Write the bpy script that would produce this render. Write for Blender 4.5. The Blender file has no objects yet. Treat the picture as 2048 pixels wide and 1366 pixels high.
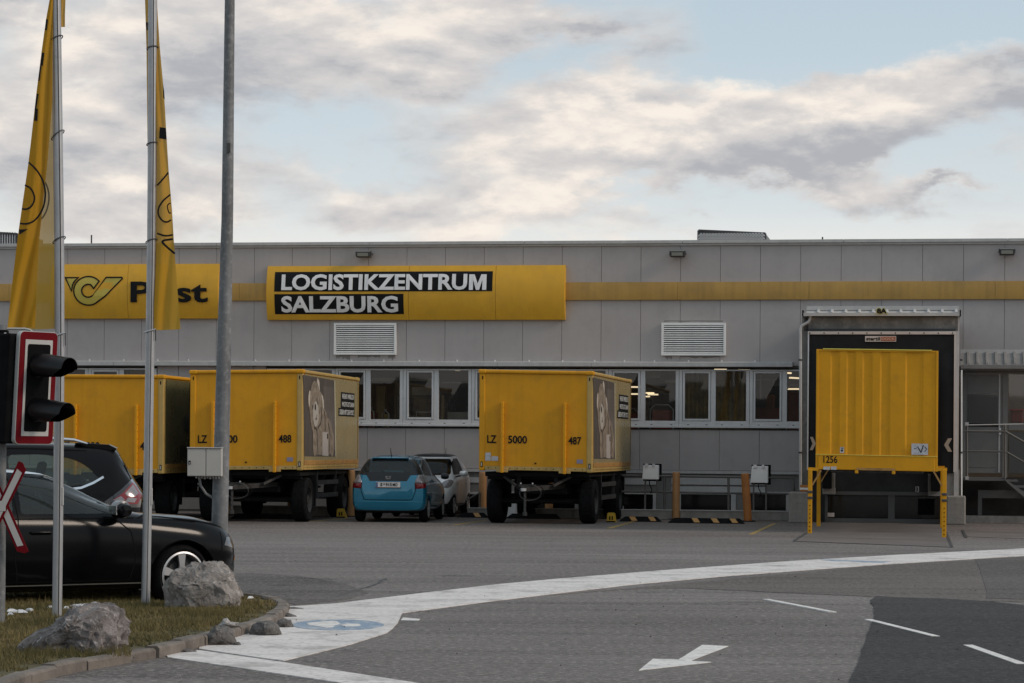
import bpy, bmesh, math, random
import numpy as np
from mathutils import Vector, Matrix, Euler, noise
from mathutils.geometry import tessellate_polygon
random.seed(7)
scene = bpy.context.scene
COL = scene.collection
PI = math.pi
# ------------------------------------------------------------------ camera
CAM_H = 1.68          # eye height
FPX = 5300.0          # focal length in units of the 2048 px wide photograph
ROLL = 0.007
V_HOR = 897.0         # row of the horizon at the picture's middle column
cr_, sr_ = math.cos(ROLL), math.sin(ROLL)
cam_data = bpy.data.cameras.new('camera')
cam = bpy.data.objects.new('camera', cam_data); COL.objects.link(cam)
cam_data.sensor_width = 36.0
cam_data.lens = 36.0 * FPX / 2048.0
cam_data.shift_y = (V_HOR - 683.0) / 2048.0
cam_data.clip_start = 0.5; cam_data.clip_end = 5000.0
cam.matrix_world = Matrix(((cr_, -sr_, 0, 0), (0, 0, -1, 0), (sr_, cr_, 0, CAM_H), (0, 0, 0, 1)))
scene.camera = cam
# ------------------------------------------------------------------ sun, sky, exposure
SUN_EL, SUN_ROT = math.radians(30), math.radians(107)   # low sun veiled by cloud, off to the right
scene.view_settings.view_transform = 'Standard'
scene.view_settings.look = 'None'
scene.view_settings.exposure = 0.18
scene.view_settings.gamma = 1.0
scene.view_settings.use_curve_mapping = False
scene.cycles.max_bounces = 8
scene.cycles.transparent_max_bounces = 16
scene.cycles.use_denoising = True; scene.cycles.sample_clamp_indirect = 3.0
sun_d = bpy.data.lights.new('sun', 'SUN'); sun = bpy.data.objects.new('sun', sun_d); COL.objects.link(sun)
sun_d.energy = 1.5; sun_d.angle = math.radians(16); sun_d.color = (1.0, 0.84, 0.70)
sd = Vector((math.cos(SUN_EL) * math.sin(SUN_ROT), math.cos(SUN_EL) * math.cos(SUN_ROT), math.sin(SUN_EL)))
sun.rotation_euler = (-sd).to_track_quat('-Z', 'Y').to_euler()
world = bpy.data.worlds.new('World'); scene.world = world; world.use_nodes = True
def build_world():
    nt = world.node_tree; N = nt.nodes; L = nt.links; N.clear()
    def nd(t, **k):
        n = N.new(t)
        for a, b in k.items(): setattr(n, a, b)
        return n
    def mth(op, a, b=None, c=None, clamp=False):
        n = nd('ShaderNodeMath', operation=op, use_clamp=clamp)
        for i, x in enumerate((a, b, c)):
            if x is None: continue
            if isinstance(x, (int, float)): n.inputs[i].default_value = x
            else: L.new(x, n.inputs[i])
        return n.outputs[0]
    def sstep(x, a, b):
        n = nd('ShaderNodeMapRange', interpolation_type='SMOOTHSTEP')
        L.new(x, n.inputs[0]); n.inputs[1].default_value = a; n.inputs[2].default_value = b
        return n.outputs[0]
    def mixc(f, a, b):
        n = nd('ShaderNodeMix', data_type='RGBA')
        if isinstance(f, (int, float)): n.inputs[0].default_value = f
        else: L.new(f, n.inputs[0])
        for i, x in ((6, a), (7, b)):
            if isinstance(x, tuple): n.inputs[i].default_value = (*x, 1)
            else: L.new(x, n.inputs[i])
        return n.outputs[2]
    sky = nd('ShaderNodeTexSky', sky_type='NISHITA', sun_disc=False, sun_elevation=SUN_EL, sun_rotation=SUN_ROT)
    sky.altitude = 400; sky.air_density = 1.0; sky.dust_density = 2.0; sky.ozone_density = 1.2
    tc = nd('ShaderNodeTexCoord'); sep = nd('ShaderNodeSeparateXYZ'); L.new(tc.outputs['Generated'], sep.inputs[0])
    X, Y, Z = sep.outputs
    az = mth('MULTIPLY', mth('ARCTAN2', X, Y), 5.3)     # kilo-pixels of the photograph
    el = mth('MULTIPLY', mth('ARCSINE', mth('MINIMUM', mth('MAXIMUM', Z, -1.0), 1.0)), 5.3)
    def fbm(off, scale, det, rough, dist=0.0, zs=2.0):
        mp = nd('ShaderNodeMapping'); mp.inputs['Location'].default_value = off
        mp.inputs['Scale'].default_value = (5.3, 5.3, 5.3 * zs)
        L.new(tc.outputs['Generated'], mp.inputs[0])
        n = nd('ShaderNodeTexNoise'); n.inputs['Scale'].default_value = scale; n.inputs['Detail'].default_value = det
        n.inputs['Roughness'].default_value = rough; n.inputs['Distortion'].default_value = dist
        L.new(mp.outputs[0], n.inputs['Vector']); return n.outputs[0]
    wx = mth('MULTIPLY', mth('SUBTRACT', fbm((3, 1, 7), 3.2, 6, 0.6), 0.5), 0.42)
    wy = mth('MULTIPLY', mth('SUBTRACT', fbm((9, 4, 2), 3.6, 6, 0.6), 0.5), 0.30)
    ax = mth('ADD', az, wx); ey = mth('ADD', el, wy)
    def blobs(lst, ax, ey):
        tot = None
        for (u, v, su, sv, amp, slope) in lst:
            cx, cy = (u - 1024) / 1000.0, (897 - v) / 1000.0
            dx = mth('SUBTRACT', ax, cx)
            dy = mth('SUBTRACT', mth('SUBTRACT', ey, cy), mth('MULTIPLY', dx, slope))
            a = mth('DIVIDE', dx, su / 1000.0); b = mth('DIVIDE', dy, sv / 1000.0)
            q = mth('ADD', mth('MULTIPLY', a, a), mth('MULTIPLY', b, b))
            g = mth('MULTIPLY', mth('EXPONENT', mth('MULTIPLY', q, -1.0)), amp)
            tot = g if tot is None else mth('ADD', tot, g)
        return tot
    # cloud masses (where the photograph has them)
    DENS = [(250, 90, 420, 170, .75, 0), (780, 60, 330, 90, .55, .05), (1130, 50, 210, 50, .5, -.1), (820, 130, 160, 50, .35, 0),
            (120, 330, 260, 110, .5, 0), (620, 370, 250, 60, .6, 0), (300, 440, 260, 45, .5, 0), (400, 250, 220, 60, .35, 0), (1250, 455, 160, 16, .35, 0), (1640, 455, 90, 14, .4, 0),
            (1180, 250, 260, 90, .6, .10), (1500, 235, 380, 70, .6, .12), (1830, 180, 200, 75, .65, .05), (2040, 200, 90, 90, .55, 0),
            (1120, 380, 250, 60, .6, .12), (1450, 355, 330, 42, .55, .03), (1700, 300, 90, 25, .45, 0), (1690, 370, 170, 30, .35, -.1),
            (1930, 395, 90, 16, .45, -.12), (1440, 440, 120, 24, .35, 0), (2030, 310, 70, 40, .4, 0), (850, 440, 350, 40, .3, 0), (2000, 10, 220, 40, .3, 0)]
    HOLE = [(1640, 90, 330, 90, .5, .05), (650, 290, 190, 70, .32, .1), (520, 230, 120, 40, .2, 0), (1880, 330, 130, 35, .3, 0), (1080, 130, 120, 40, .2, 0), (1700, 440, 500, 30, .2, 0)]
    # lit (warm) and shaded (grey) sides
    LIT = [(140, 150, 170, 70, .25, 0), (700, 35, 220, 55, .6, 0), (80, 120, 120, 60, .4, 0), (300, 60, 160, 50, .3, 0), (220, 375, 60, 45, .6, 0), (1330, 205, 230, 38, .6, .18), (1215, 275, 150, 75, .9, .1), (1650, 215, 240, 30, .35, .1), (1780, 150, 60, 30, .4, 0), (1460, 180, 60, 30, .4, 0),
           (960, 345, 70, 60, .55, 0), (1050, 400, 190, 28, .5, .12), (1920, 140, 70, 35, .3, 0), (640, 360, 170, 30, .22, 0), (1650, 385, 100, 18, .35, 0), (980, 470, 900, 40, .35, 0)]
    SHADE = [(40, 15, 100, 50, .55, 0), (420, 130, 200, 90, .3, 0), (1180, 55, 170, 35, .5, 0), (400, 230, 220, 30, .3, 0), (1130, 235, 130, 35, .4, .0), (1600, 280, 330, 32, .32, .12),
             (2020, 190, 110, 70, .45, 0), (1480, 355, 220, 32, .5, .05), (1700, 300, 90, 22, .6, 0), (1930, 395, 90, 16, .7, 0), (860, 150, 120, 35, .35, .1), (1380, 185, 120, 16, .3, -.02), (1270, 200, 90, 18, .3, 0), (2030, 20, 120, 40, .4, 0), (1440, 430, 80, 16, .3, 0)]
    n1 = fbm((0.3, 2.1, 0.7), 1.35, 9, 0.53, 0.2, 2.6)
    n2 = fbm((5.3, 0.2, 3.7), 4.5, 8, 0.6, 0.2, 2.6)
    d = mth('ADD', mth('MULTIPLY', mth('SUBTRACT', n1, 0.5), 2.1), mth('MULTIPLY', mth('SUBTRACT', n2, 0.5), 0.7))
    d = mth('ADD', d, 0.02)
    d = mth('ADD', d, blobs(DENS, ax, ey)); d = mth('SUBTRACT', d, blobs(HOLE, ax, ey))
    cover = sstep(d, -0.06, 0.58)
    n3 = fbm((0.3, 2.1, 0.64), 1.35, 9, 0.53, 0.2, 2.6)       # the same cloud seen a little lower: its slope towards the light
    n4 = fbm((5.3, 0.2, 3.62), 4.5, 8, 0.6, 0.2, 2.6)
    slope = mth('ADD', mth('MULTIPLY', mth('SUBTRACT', n3, n1), 4.2), mth('MULTIPLY', mth('SUBTRACT', n4, n2), 1.8))
    lit = mth('ADD', 0.45, slope)
    lit = mth('ADD', lit, blobs(LIT, ax, ey)); lit = mth('SUBTRACT', lit, blobs(SHADE, ax, ey))
    lit = mth('SUBTRACT', lit, mth('MULTIPLY', sstep(d, 0.5, 1.5), 0.30))
    ccol = mixc(sstep(lit, -0.28, 0.52), (3.75, 3.78, 4.05), (5.9, 5.6, 5.45))
    ccol = mixc(sstep(lit, 0.38, 1.25), ccol, (8.8, 7.9, 7.0))
    # clear sky: thin high veil over the blue, paler towards the horizon
    blue = mixc(sstep(el, 0.25, 0.95), (6.9, 7.2, 7.25), (4.7, 5.7, 6.4))
    blue = mixc(0.12, blue, sky.outputs[0])
    blue = mixc(sstep(el, 0.52, 0.30), blue, (8.0, 7.7, 7.2))
    col = mixc(mth('MULTIPLY', cover, 0.90), blue, ccol)
    bg = nd('ShaderNodeBackground'); bg.inputs['Strength'].default_value = 0.1
    L.new(col, bg.inputs[0]); out = nd('ShaderNodeOutputWorld'); L.new(bg.outputs[0], out.inputs[0])
build_world()
# ------------------------------------------------------------------ picture -> place
def ray(u, v):
    du, dv = u - 1024.0, v - V_HOR
    dx = du * cr_ + dv * sr_; dy = -du * sr_ + dv * cr_
    return Vector((dx / FPX, 1.0, -dy / FPX))
def ground(u, v, z=0.0):
    d = ray(u, v); k = (z - CAM_H) / d.z
    return Vector((d.x * k, k, z))
def at(u, v, Y):
    d = ray(u, v); return Vector((d.x * Y, Y, CAM_H + d.z * Y))
class Frame:
    """vertical working frame: origin, heading; local x along, local y away from the camera"""
    def __init__(s, ox, oy, psi, oz=0.0):
        s.o = Vector((ox, oy, oz)); s.psi = psi
        s.ex = Vector((math.cos(psi), -math.sin(psi), 0)); s.ey = Vector((math.sin(psi), math.cos(psi), 0))
    def pix(s, u, v, yo=0.0):                 # hit the plane local y = yo; returns local x, z
        d = ray(u, v); c = Vector((0, 0, CAM_H)) - s.o
        k = (yo - c.dot(s.ey)) / d.dot(s.ey); p = c + d * k
        return p.dot(s.ex), p.z
    def side(s, u, v, xo):                    # hit the plane local x = xo; returns local y, z
        d = ray(u, v); c = Vector((0, 0, CAM_H)) - s.o
        k = (xo - c.dot(s.ex)) / d.dot(s.ex); p = c + d * k
        return p.dot(s.ey), p.z
    def w(s, x, y, z): return s.o + s.ex * x + s.ey * y + Vector((0, 0, z))
WALL = Frame(0.0, 67.0, math.radians(9))
# ------------------------------------------------------------------ materials
MATS = {}
def mat(name, col, rough=0.6, metal=0.0, nz=0.0, ns=3.0, bump=0.0, bs=40.0, streak=0.0, col2=None, dirt=None, spec=None, coat=0.0, stretch=None, emis=None, spot=None):
    if name in MATS: return MATS[name]
    m = bpy.data.materials.new(name); m.use_nodes = True; nt = m.node_tree; N, L = nt.nodes, nt.links
    p = N['Principled BSDF']; p.inputs['Base Color'].default_value = (*col, 1)
    p.inputs['Roughness'].default_value = rough; p.inputs['Metallic'].default_value = metal
    if spec is not None: p.inputs['Specular IOR Level'].default_value = spec
    if coat: p.inputs['Coat Weight'].default_value = coat; p.inputs['Coat Roughness'].default_value = 0.04
    if emis: p.inputs['Emission Color'].default_value = (*emis[0], 1); p.inputs['Emission Strength'].default_value = emis[1]
    tc = N.new('ShaderNodeTexCoord')
    def noise_(scale, det=6, sc=(1, 1, 1), rough=.6):
        mp = N.new('ShaderNodeMapping'); mp.inputs['Scale'].default_value = sc
        L.new(tc.outputs['Object'], mp.inputs[0])
        n = N.new('ShaderNodeTexNoise'); n.inputs['Scale'].default_value = scale; n.inputs['Detail'].default_value = det; n.inputs['Roughness'].default_value = rough
        L.new(mp.outputs[0], n.inputs['Vector']); return n.outputs[0]
    def rng(x, a, b, c, d):
        n = N.new('ShaderNodeMapRange'); L.new(x, n.inputs[0])
        for i, q in enumerate((a, b, c, d)): n.inputs[i + 1].default_value = q
        return n.outputs[0]
    def mix(f, a, b, bt='MIX'):
        n = N.new('ShaderNodeMix'); n.data_type = 'RGBA'; n.blend_type = bt
        L.new(f, n.inputs[0]) if not isinstance(f, float) else setattr(n.inputs[0], 'default_value', f)
        for i, x in ((6, a), (7, b)):
            if isinstance(x, tuple): n.inputs[i].default_value = (*x, 1)
            else: L.new(x, n.inputs[i])
        return n.outputs[2]
    cur = tuple(col)
    if nz > 0 or col2:
        a = tuple(c * (1 - nz) for c in col) if not col2 else col
        b = tuple(min(1, c * (1 + nz)) for c in col) if not col2 else col2
        cur = mix(rng(noise_(ns, 7, stretch or (1, 1, 1)), .32, .68, 0, 1), a, b)
    if streak > 0:
        s = rng(noise_(2.2, 6, (4, 4, .16)), .45, .75, 0, streak)
        cur = mix(s, cur, tuple(c * .45 for c in col))
    if dirt:      # (colour, amount, scale)
        s = rng(noise_(dirt[2], 8, (1, 1, 1), .7), .5, .72, 0, dirt[1])
        cur = mix(s, cur, dirt[0])
    if spot:      # fine aggregate: (colour light, amount, scale)
        s = rng(noise_(spot[2], 2, (1, 1, 1), .5), .52, .7, 0, spot[1])
        cur = mix(s, cur, spot[0])
    if not isinstance(cur, tuple): L.new(cur, p.inputs['Base Color'])
    if nz > 0 and metal < .5:
        L.new(rng(noise_(ns * 2.3), .3, .7, max(0, rough - .08), min(1, rough + .1)), p.inputs['Roughness'])
    if bump > 0:
        b = N.new('ShaderNodeBump'); b.inputs['Strength'].default_value = 1.0; b.inputs['Distance'].default_value = bump
        L.new(noise_(bs, 6), b.inputs['Height']); L.new(b.outputs[0], p.inputs['Normal'])
    MATS[name] = m; return m
def glass_mat(name, tint=(.55, .6, .58), refl=0.9, rough=0.01, thru=0.85, base=(.01, .012, .012)):
    if name in MATS: return MATS[name]
    m = bpy.data.materials.new(name); m.use_nodes = True; nt = m.node_tree; N, L = nt.nodes, nt.links
    N.remove(N['Principled BSDF']); out = N['Material Output']
    tr = N.new('ShaderNodeBsdfTransparent'); tr.inputs[0].default_value = (*tint, 1)
    df = N.new('ShaderNodeBsdfDiffuse'); df.inputs[0].default_value = (*base, 1)
    gl = N.new('ShaderNodeBsdfGlossy'); gl.inputs['Roughness'].default_value = rough; gl.inputs[0].default_value = (refl, refl, refl, 1)
    fr = N.new('ShaderNodeFresnel'); fr.inputs[0].default_value = 1.5
    m1 = N.new('ShaderNodeMixShader'); m1.inputs[0].default_value = thru; L.new(df.outputs[0], m1.inputs[1]); L.new(tr.outputs[0], m1.inputs[2])
    m2 = N.new('ShaderNodeMixShader'); L.new(fr.outputs[0], m2.inputs[0]); L.new(m1.outputs[0], m2.inputs[1]); L.new(gl.outputs[0], m2.inputs[2])
    L.new(m2.outputs[0], out.inputs[0]); MATS[name] = m; return m
# ------------------------------------------------------------------ objects
def tag(o, label=None, cat=None, group=None, kind=None):
    if label: o['label'] = label
    if cat: o['category'] = cat
    if group: o['group'] = group
    if kind: o['kind'] = kind
    return o
def thing(name, label, cat, frame=None, loc=(0, 0, 0), group=None, rot=None):
    """Empty at the thing's base; loc in the frame's local coordinates"""
    o = bpy.data.objects.new(name, None); COL.objects.link(o); o.empty_display_size = .2
    if frame: o.location = frame.w(*loc); o.rotation_euler = (0, 0, -frame.psi)
    else: o.location = loc
    if rot: o.rotation_euler = rot
    o['off'] = 0; del o['off']
    return tag(o, label, cat, group)
class MB:
    def __init__(s): s.v = []; s.f = []
    def add(s, vs, fs):
        n = len(s.v); s.v += [tuple(p) for p in vs]; s.f += [tuple(i + n for i in f) for f in fs]; return s
    def box(s, x0, x1, y0, y1, z0, z1):
        vs = [(x, y, z) for z in (z0, z1) for y in (y0, y1) for x in (x0, x1)]
        return s.add(vs, [(0, 2, 3, 1), (4, 5, 7, 6), (0, 1, 5, 4), (2, 6, 7, 3), (0, 4, 6, 2), (1, 3, 7, 5)])
    def bar(s, a, b, w, h=None, up=(0, 0, 1)):
        a, b = Vector(a), Vector(b); h = h or w; d = (b - a).normalized(); up = Vector(up)
        if abs(d.dot(up)) > .98: up = Vector((0, 1, 0))
        x = d.cross(up).normalized(); z = x.cross(d).normalized()
        vs = [p + x * (i * w / 2) + z * (j * h / 2) for p in (a, b) for i, j in ((-1, -1), (1, -1), (1, 1), (-1, 1))]
        return s.add(vs, [(0, 1, 2, 3), (7, 6, 5, 4), (0, 4, 5, 1), (1, 5, 6, 2), (2, 6, 7, 3), (3, 7, 4, 0)])
    def tube(s, pts, r, n=10, cap=True):
        pts = [Vector(p) for p in pts]; rs = r if isinstance(r, (list, tuple)) else [r] * len(pts)
        rings = []; prev = None
        for i, p in enumerate(pts):
            d = (pts[min(i + 1, len(pts) - 1)] - pts[max(i - 1, 0)]).normalized()
            if prev is None:
                x = d.cross(Vector((0, 0, 1)))
                if x.length < .05: x = d.cross(Vector((0, 1, 0)))
            else: x = prev - d * prev.dot(d)
            x.normalize(); prev = x; y = d.cross(x)
            rings.append([p + (x * math.cos(2 * PI * k / n) + y * math.sin(2 * PI * k / n)) * rs[i] for k in range(n)])
        vs = [q for R in rings for q in R]; fs = []
        for i in range(len(pts) - 1):
            for k in range(n):
                fs.append((i * n + k, i * n + (k + 1) % n, (i + 1) * n + (k + 1) % n, (i + 1) * n + k))
        if cap: fs.append(tuple(range(n - 1, -1, -1))); fs.append(tuple((len(pts) - 1) * n + k for k in range(n)))
        return s.add(vs, fs)
    def lathe(s, prof, o=(0, 0, 0), axis='y', n=32, a0=0, a1=2 * PI):
        """prof: (radius, along axis)"""
        full = abs(a1 - a0 - 2 * PI) < 1e-4; m = n if full else n + 1; vs = []; fs = []; o = Vector(o)
        for (r, t) in prof:
            for k in range(m):
                a = a0 + (a1 - a0) * k / n; c, q = r * math.cos(a), r * math.sin(a)
                vs.append(o + (Vector((c, t, q)) if axis == 'y' else Vector((c, q, t)) if axis == 'z' else Vector((t, c, q))))
        for i in range(len(prof) - 1):
            for k in range(n):
                k2 = (k + 1) % m
                fs.append((i * m + k, i * m + k2, (i + 1) * m + k2, (i + 1) * m + k))
        return s.add(vs, fs)
    def prism(s, poly, fn, d0, d1):
        """poly (a,b) list, fn(a,b,d)->xyz"""
        n = len(poly); vs = [fn(a, b, d0) for a, b in poly] + [fn(a, b, d1) for a, b in poly]
        tri = tessellate_polygon([[Vector((a, b, 0)) for a, b in poly]])
        fs = [tuple(t) for t in tri] + [tuple(i + n for i in reversed(t)) for t in tri]
        fs += [(i, (i + 1) % n, n + (i + 1) % n, n + i) for i in range(n)]
        return s.add(vs, fs)
    def sheet(s, poly, fn):
        tri = tessellate_polygon([[Vector((a, b, 0)) for a, b in poly]])
        return s.add([fn(a, b) for a, b in poly], [tuple(t) for t in tri])
    def stroke(s, pts, w, fn, closed=False):
        """flat band of width w along 2-d pts"""
        n = len(pts); P = [Vector(p) for p in pts]; out = []
        for i in range(n):
            a = P[i - 1] if (closed or i > 0) else P[i]; b = P[(i + 1) % n] if (closed or i < n - 1) else P[i]
            d1 = (P[i] - a); d2 = (b - P[i])
            d1 = d1.normalized() if d1.length > 1e-9 else d2.normalized(); d2 = d2.normalized() if d2.length > 1e-9 else d1
            t = (d1 + d2); t = t.normalized() if t.length > 1e-6 else d1
            nrm = Vector((-t.y, t.x)); k = 1 / max(.45, nrm.dot(Vector((-d1.y, d1.x))))
            out.append((P[i] + nrm * w / 2 * k, P[i] - nrm * w / 2 * k))
        vs = [fn(q.x, q.y) for pr in out for q in pr]
        m = n if closed else n - 1
        return s.add(vs, [(2 * i, 2 * i + 1, 2 * ((i + 1) % n) + 1, 2 * ((i + 1) % n)) for i in range(m)])
    def text(s, txt, box, fn, bold=.0, depth=.0):
        """box (a0,a1,b0,b1) in the 2-d plane; fn(a,b,d)"""
        c = bpy.data.curves.new('t', 'FONT'); c.body = txt; c.offset = bold; c.resolution_u = 3; c.extrude = .5 if depth else 0
        o = bpy.data.objects.new('t', c); COL.objects.link(o); bpy.context.view_layer.update()
        dg = bpy.context.evaluated_depsgraph_get(); me = bpy.data.meshes.new_from_object(o.evaluated_get(dg))
        xs = [v.co.x for v in me.vertices]; ys = [v.co.y for v in me.vertices]
        x0, x1, y0, y1 = min(xs), max(xs), min(ys), max(ys); a0, a1, b0, b1 = box
        s.add([fn(a0 + (v.co.x - x0) / (x1 - x0) * (a1 - a0), b0 + (v.co.y - y0) / (y1 - y0) * (b1 - b0), (v.co.z + .5) * depth if depth else 0) for v in me.vertices],
              [tuple(p.vertices) for p in me.polygons])
        bpy.data.objects.remove(o); bpy.data.curves.remove(c); bpy.data.meshes.remove(me); return s
    def build(s, name, m, parent=None, smooth=None, bev=0, recalc=True, label=None, kind=None, cat=None, group=None, sub=0, loc=None):
        me = bpy.data.meshes.new(name); me.from_pydata(s.v, [], s.f); me.validate()
        if recalc:
            bm = bmesh.new(); bm.from_mesh(me)
            if smooth: bmesh.ops.remove_doubles(bm, verts=bm.verts, dist=1e-5)
            bmesh.ops.recalc_face_normals(bm, faces=bm.faces); bm.to_mesh(me); bm.free()
        o = bpy.data.objects.new(name, me); COL.objects.link(o); me.materials.append(m)
        if smooth:
            me.polygons.foreach_set('use_smooth', [True] * len(me.polygons)); me.set_sharp_from_angle(angle=math.radians(smooth))
        if bev:
            b = o.modifiers.new('b', 'BEVEL'); b.width = bev; b.segments = 2; b.limit_method = 'ANGLE'; b.angle_limit = math.radians(40)
        if sub:
            b = o.modifiers.new('s', 'SUBSURF'); b.levels = sub; b.render_levels = sub
        if parent: o.parent = parent
        if loc: o.location = loc
        return tag(o, label, cat, group, kind)
def sharemesh(o, parent, loc=(0, 0, 0), rot=None, scale=None):
    c = o.copy(); COL.objects.link(c); c.parent = parent; c.location = loc
    if rot: c.rotation_euler = rot
    if scale: c.scale = scale
    for ch in o.children:
        d = ch.copy(); COL.objects.link(d); d.parent = c
    return c
XZ = lambda y: (lambda a, b, d=0: (a, y - d, b))      # facing the camera, extruded towards it
# ---- shared materials
M_panel = mat('grey_cladding', (.392, .360, .350), .55, 0, nz=.05, ns=.7, streak=.07, dirt=((.22, .205, .195), .30, 1.1), spec=.3)
M_joint = mat('dark_joint', (.13, .12, .115), .7)
M_metal_lt = mat('light_metal_trim', (.44, .43, .42), .45, .0, nz=.08, ns=4, streak=.2)
M_alu = mat('white_aluminium_frame', (.60, .585, .58), .45, 0, nz=.05, ns=5, streak=.15)
M_galv = mat('galvanised_steel', (.135, .14, .145), .6, .2, nz=.35, ns=7, stretch=(1, 1, .25), dirt=((.30, .30, .30), .7, 16))
M_steel_dk = mat('dark_steel', (.06, .06, .062), .5, .3, nz=.3, ns=8)
M_black = mat('matt_black', (.005, .005, .0055), .8, nz=.3, ns=6, spec=.06)
M_rubber = mat('black_rubber', (.008, .008, .0085), .85, nz=.4, ns=14, bump=.004, bs=30, spec=.1)
M_yband = mat('weathered_yellow_band', (.42, .245, .055), .5, 0, nz=.12, ns=1.3, streak=.35, dirt=((.22, .14, .06), .3, 2.2))
M_ysign = mat('sign_yellow', (.66, .355, .03), .5, 0, nz=.06, ns=1.5, streak=.12, spec=.3, dirt=((.36, .22, .06), .25, 2.0))
M_ytruck = mat('truck_yellow', (.62, .280, .006), .45, 0, nz=.06, ns=1.2, streak=.16, dirt=((.34, .17, .03), .35, 2.6), spec=.28, bump=.006, bs=1.8)
M_ytruck_old = mat('faded_truck_yellow', (.44, .29, .085), .45, 0, nz=.12, ns=2.5, streak=.3, dirt=((.25, .17, .07), .35, 4.0))
M_yrust = mat('rusty_yellow_rail', (.36, .19, .05), .55, 0, nz=.25, ns=5, dirt=((.20, .09, .03), .6, 3.5))
M_ycont = mat('container_yellow', (.62, .285, .006), .5, 0, nz=.09, ns=.9, streak=.10, dirt=((.33, .17, .02), .35, 4.0), spec=.25, bump=.006, bs=2.2)
M_print_black = mat('black_lettering', (.008, .008, .009), .6, spec=.15)
M_white_letter = mat('white_lettering', (.72, .71, .72), .45, nz=.05, ns=3)
M_concrete = mat('concrete', (.25, .235, .215), .85, nz=.2, ns=2.5, streak=.25, dirt=((.12, .11, .10), .6, 2.8), bump=.006, bs=30)
M_white = mat('white_paint', (.80, .79, .775), .5, nz=.04, ns=3, streak=.12)
M_red = mat('signal_red', (.12, .005, .009), .8, spec=.08, nz=.08, ns=3)
M_offwhite = mat('off_white_board', (.40, .395, .38), .45, nz=.05, ns=3, streak=.1)
M_silver = mat('bare_aluminium', (.55, .55, .56), .32, .8, nz=.1, ns=6)
M_chrome = mat('chrome', (.75, .75, .76), .1, 1.0)
# ================================================================== SETTING
def asphalt(name, c, worn, dark, grain=.75):
    m = bpy.data.materials.new(name); m.use_nodes = True; nt = m.node_tree; N, L = nt.nodes, nt.links; p = N['Principled BSDF']
    p.inputs['Roughness'].default_value = .85; p.inputs['Specular IOR Level'].default_value = .28
    tc = N.new('ShaderNodeTexCoord')
    def nz(s, d=6, r=.6, sc=(1, 1, 1), rot=0, dist=0.0):
        mp = N.new('ShaderNodeMapping'); mp.inputs['Scale'].default_value = sc; mp.inputs['Rotation'].default_value = (0, 0, rot); L.new(tc.outputs['Object'], mp.inputs[0])
        n = N.new('ShaderNodeTexNoise'); n.inputs['Scale'].default_value = s; n.inputs['Detail'].default_value = d; n.inputs['Roughness'].default_value = r; n.inputs['Distortion'].default_value = dist; L.new(mp.outputs[0], n.inputs['Vector']); return n.outputs[0]
    def rg(x, a, b, lo=0.0, hi=1.0):
        n = N.new('ShaderNodeMapRange'); L.new(x, n.inputs[0])
        for i_, q in enumerate((a, b, lo, hi)): n.inputs[i_ + 1].default_value = q
        return n.outputs[0]
    def mx(f, a, b, bt='MIX'):
        n = N.new('ShaderNodeMix'); n.data_type = 'RGBA'; n.blend_type = bt; L.new(f, n.inputs[0])
        for i_, q in ((6, a), (7, b)):
            if isinstance(q, tuple): n.inputs[i_].default_value = (*q, 1)
            else: L.new(q, n.inputs[i_])
        return n.outputs[2]
    c_ = mx(rg(nz(.16, 7, .62, (.6, 1.4, 1), .1), .36, .64), dark, worn)
    c_ = mx(rg(nz(.7, 8, .68), .35, .68, 0, .6), c_, c)
    c_ = mx(rg(nz(.5, 7, .7, (.16, 2.2, 1), -.06, .6), .50, .68, 0, .75), c_, tuple(q * .60 for q in dark))     # tyre streaks along the yard
    c_ = mx(rg(nz(.42, 7, .7, (.2, 2.6, 1), .42, .8), .53, .68, 0, .6), c_, tuple(q * .58 for q in dark))       # turning tracks
    c_ = mx(rg(nz(.9, 3, .5, dist=.4), .66, .73, 0, .75), c_, tuple(q * .4 for q in dark))                      # oil spots
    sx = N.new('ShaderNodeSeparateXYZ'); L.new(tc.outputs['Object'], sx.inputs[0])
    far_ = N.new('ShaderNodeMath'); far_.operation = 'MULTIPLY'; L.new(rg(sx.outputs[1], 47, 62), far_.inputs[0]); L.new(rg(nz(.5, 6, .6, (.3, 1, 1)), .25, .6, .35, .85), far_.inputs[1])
    c_ = mx(far_.outputs[0], c_, (dark[0] * .62, dark[1] * .52, dark[2] * .46))                                    # darker and browner towards the docks
    c_ = mx(rg(nz(15, 5, .8), .50, .62, 0, grain), c_, tuple(min(1, q * 1.7) for q in worn))
    c_ = mx(rg(nz(17, 5, .8, (1, 1, 1), .7), .51, .63, 0, grain), c_, tuple(q * .45 for q in dark))
    L.new(c_, p.inputs['Base Color'])
    b = N.new('ShaderNodeBump'); b.inputs['Distance'].default_value = .022; L.new(nz(20, 5, .8), b.inputs['Height']); L.new(b.outputs[0], p.inputs['Normal']); return m
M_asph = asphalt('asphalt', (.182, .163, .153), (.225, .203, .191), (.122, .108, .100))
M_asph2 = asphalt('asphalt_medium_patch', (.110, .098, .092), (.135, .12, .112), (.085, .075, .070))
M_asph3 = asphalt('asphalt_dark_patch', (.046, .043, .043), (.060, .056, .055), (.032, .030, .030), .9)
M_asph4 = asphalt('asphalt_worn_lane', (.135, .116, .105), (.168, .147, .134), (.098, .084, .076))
M_paint = mat('worn_white_road_paint', (.64, .60, .575), .75, nz=.10, ns=1.4, stretch=(.5, 2.5, 1), dirt=((.22, .20, .185), .95, 1.7), spot=((.26, .24, .23), .6, 16), streak=0, bump=.003, bs=60)
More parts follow.
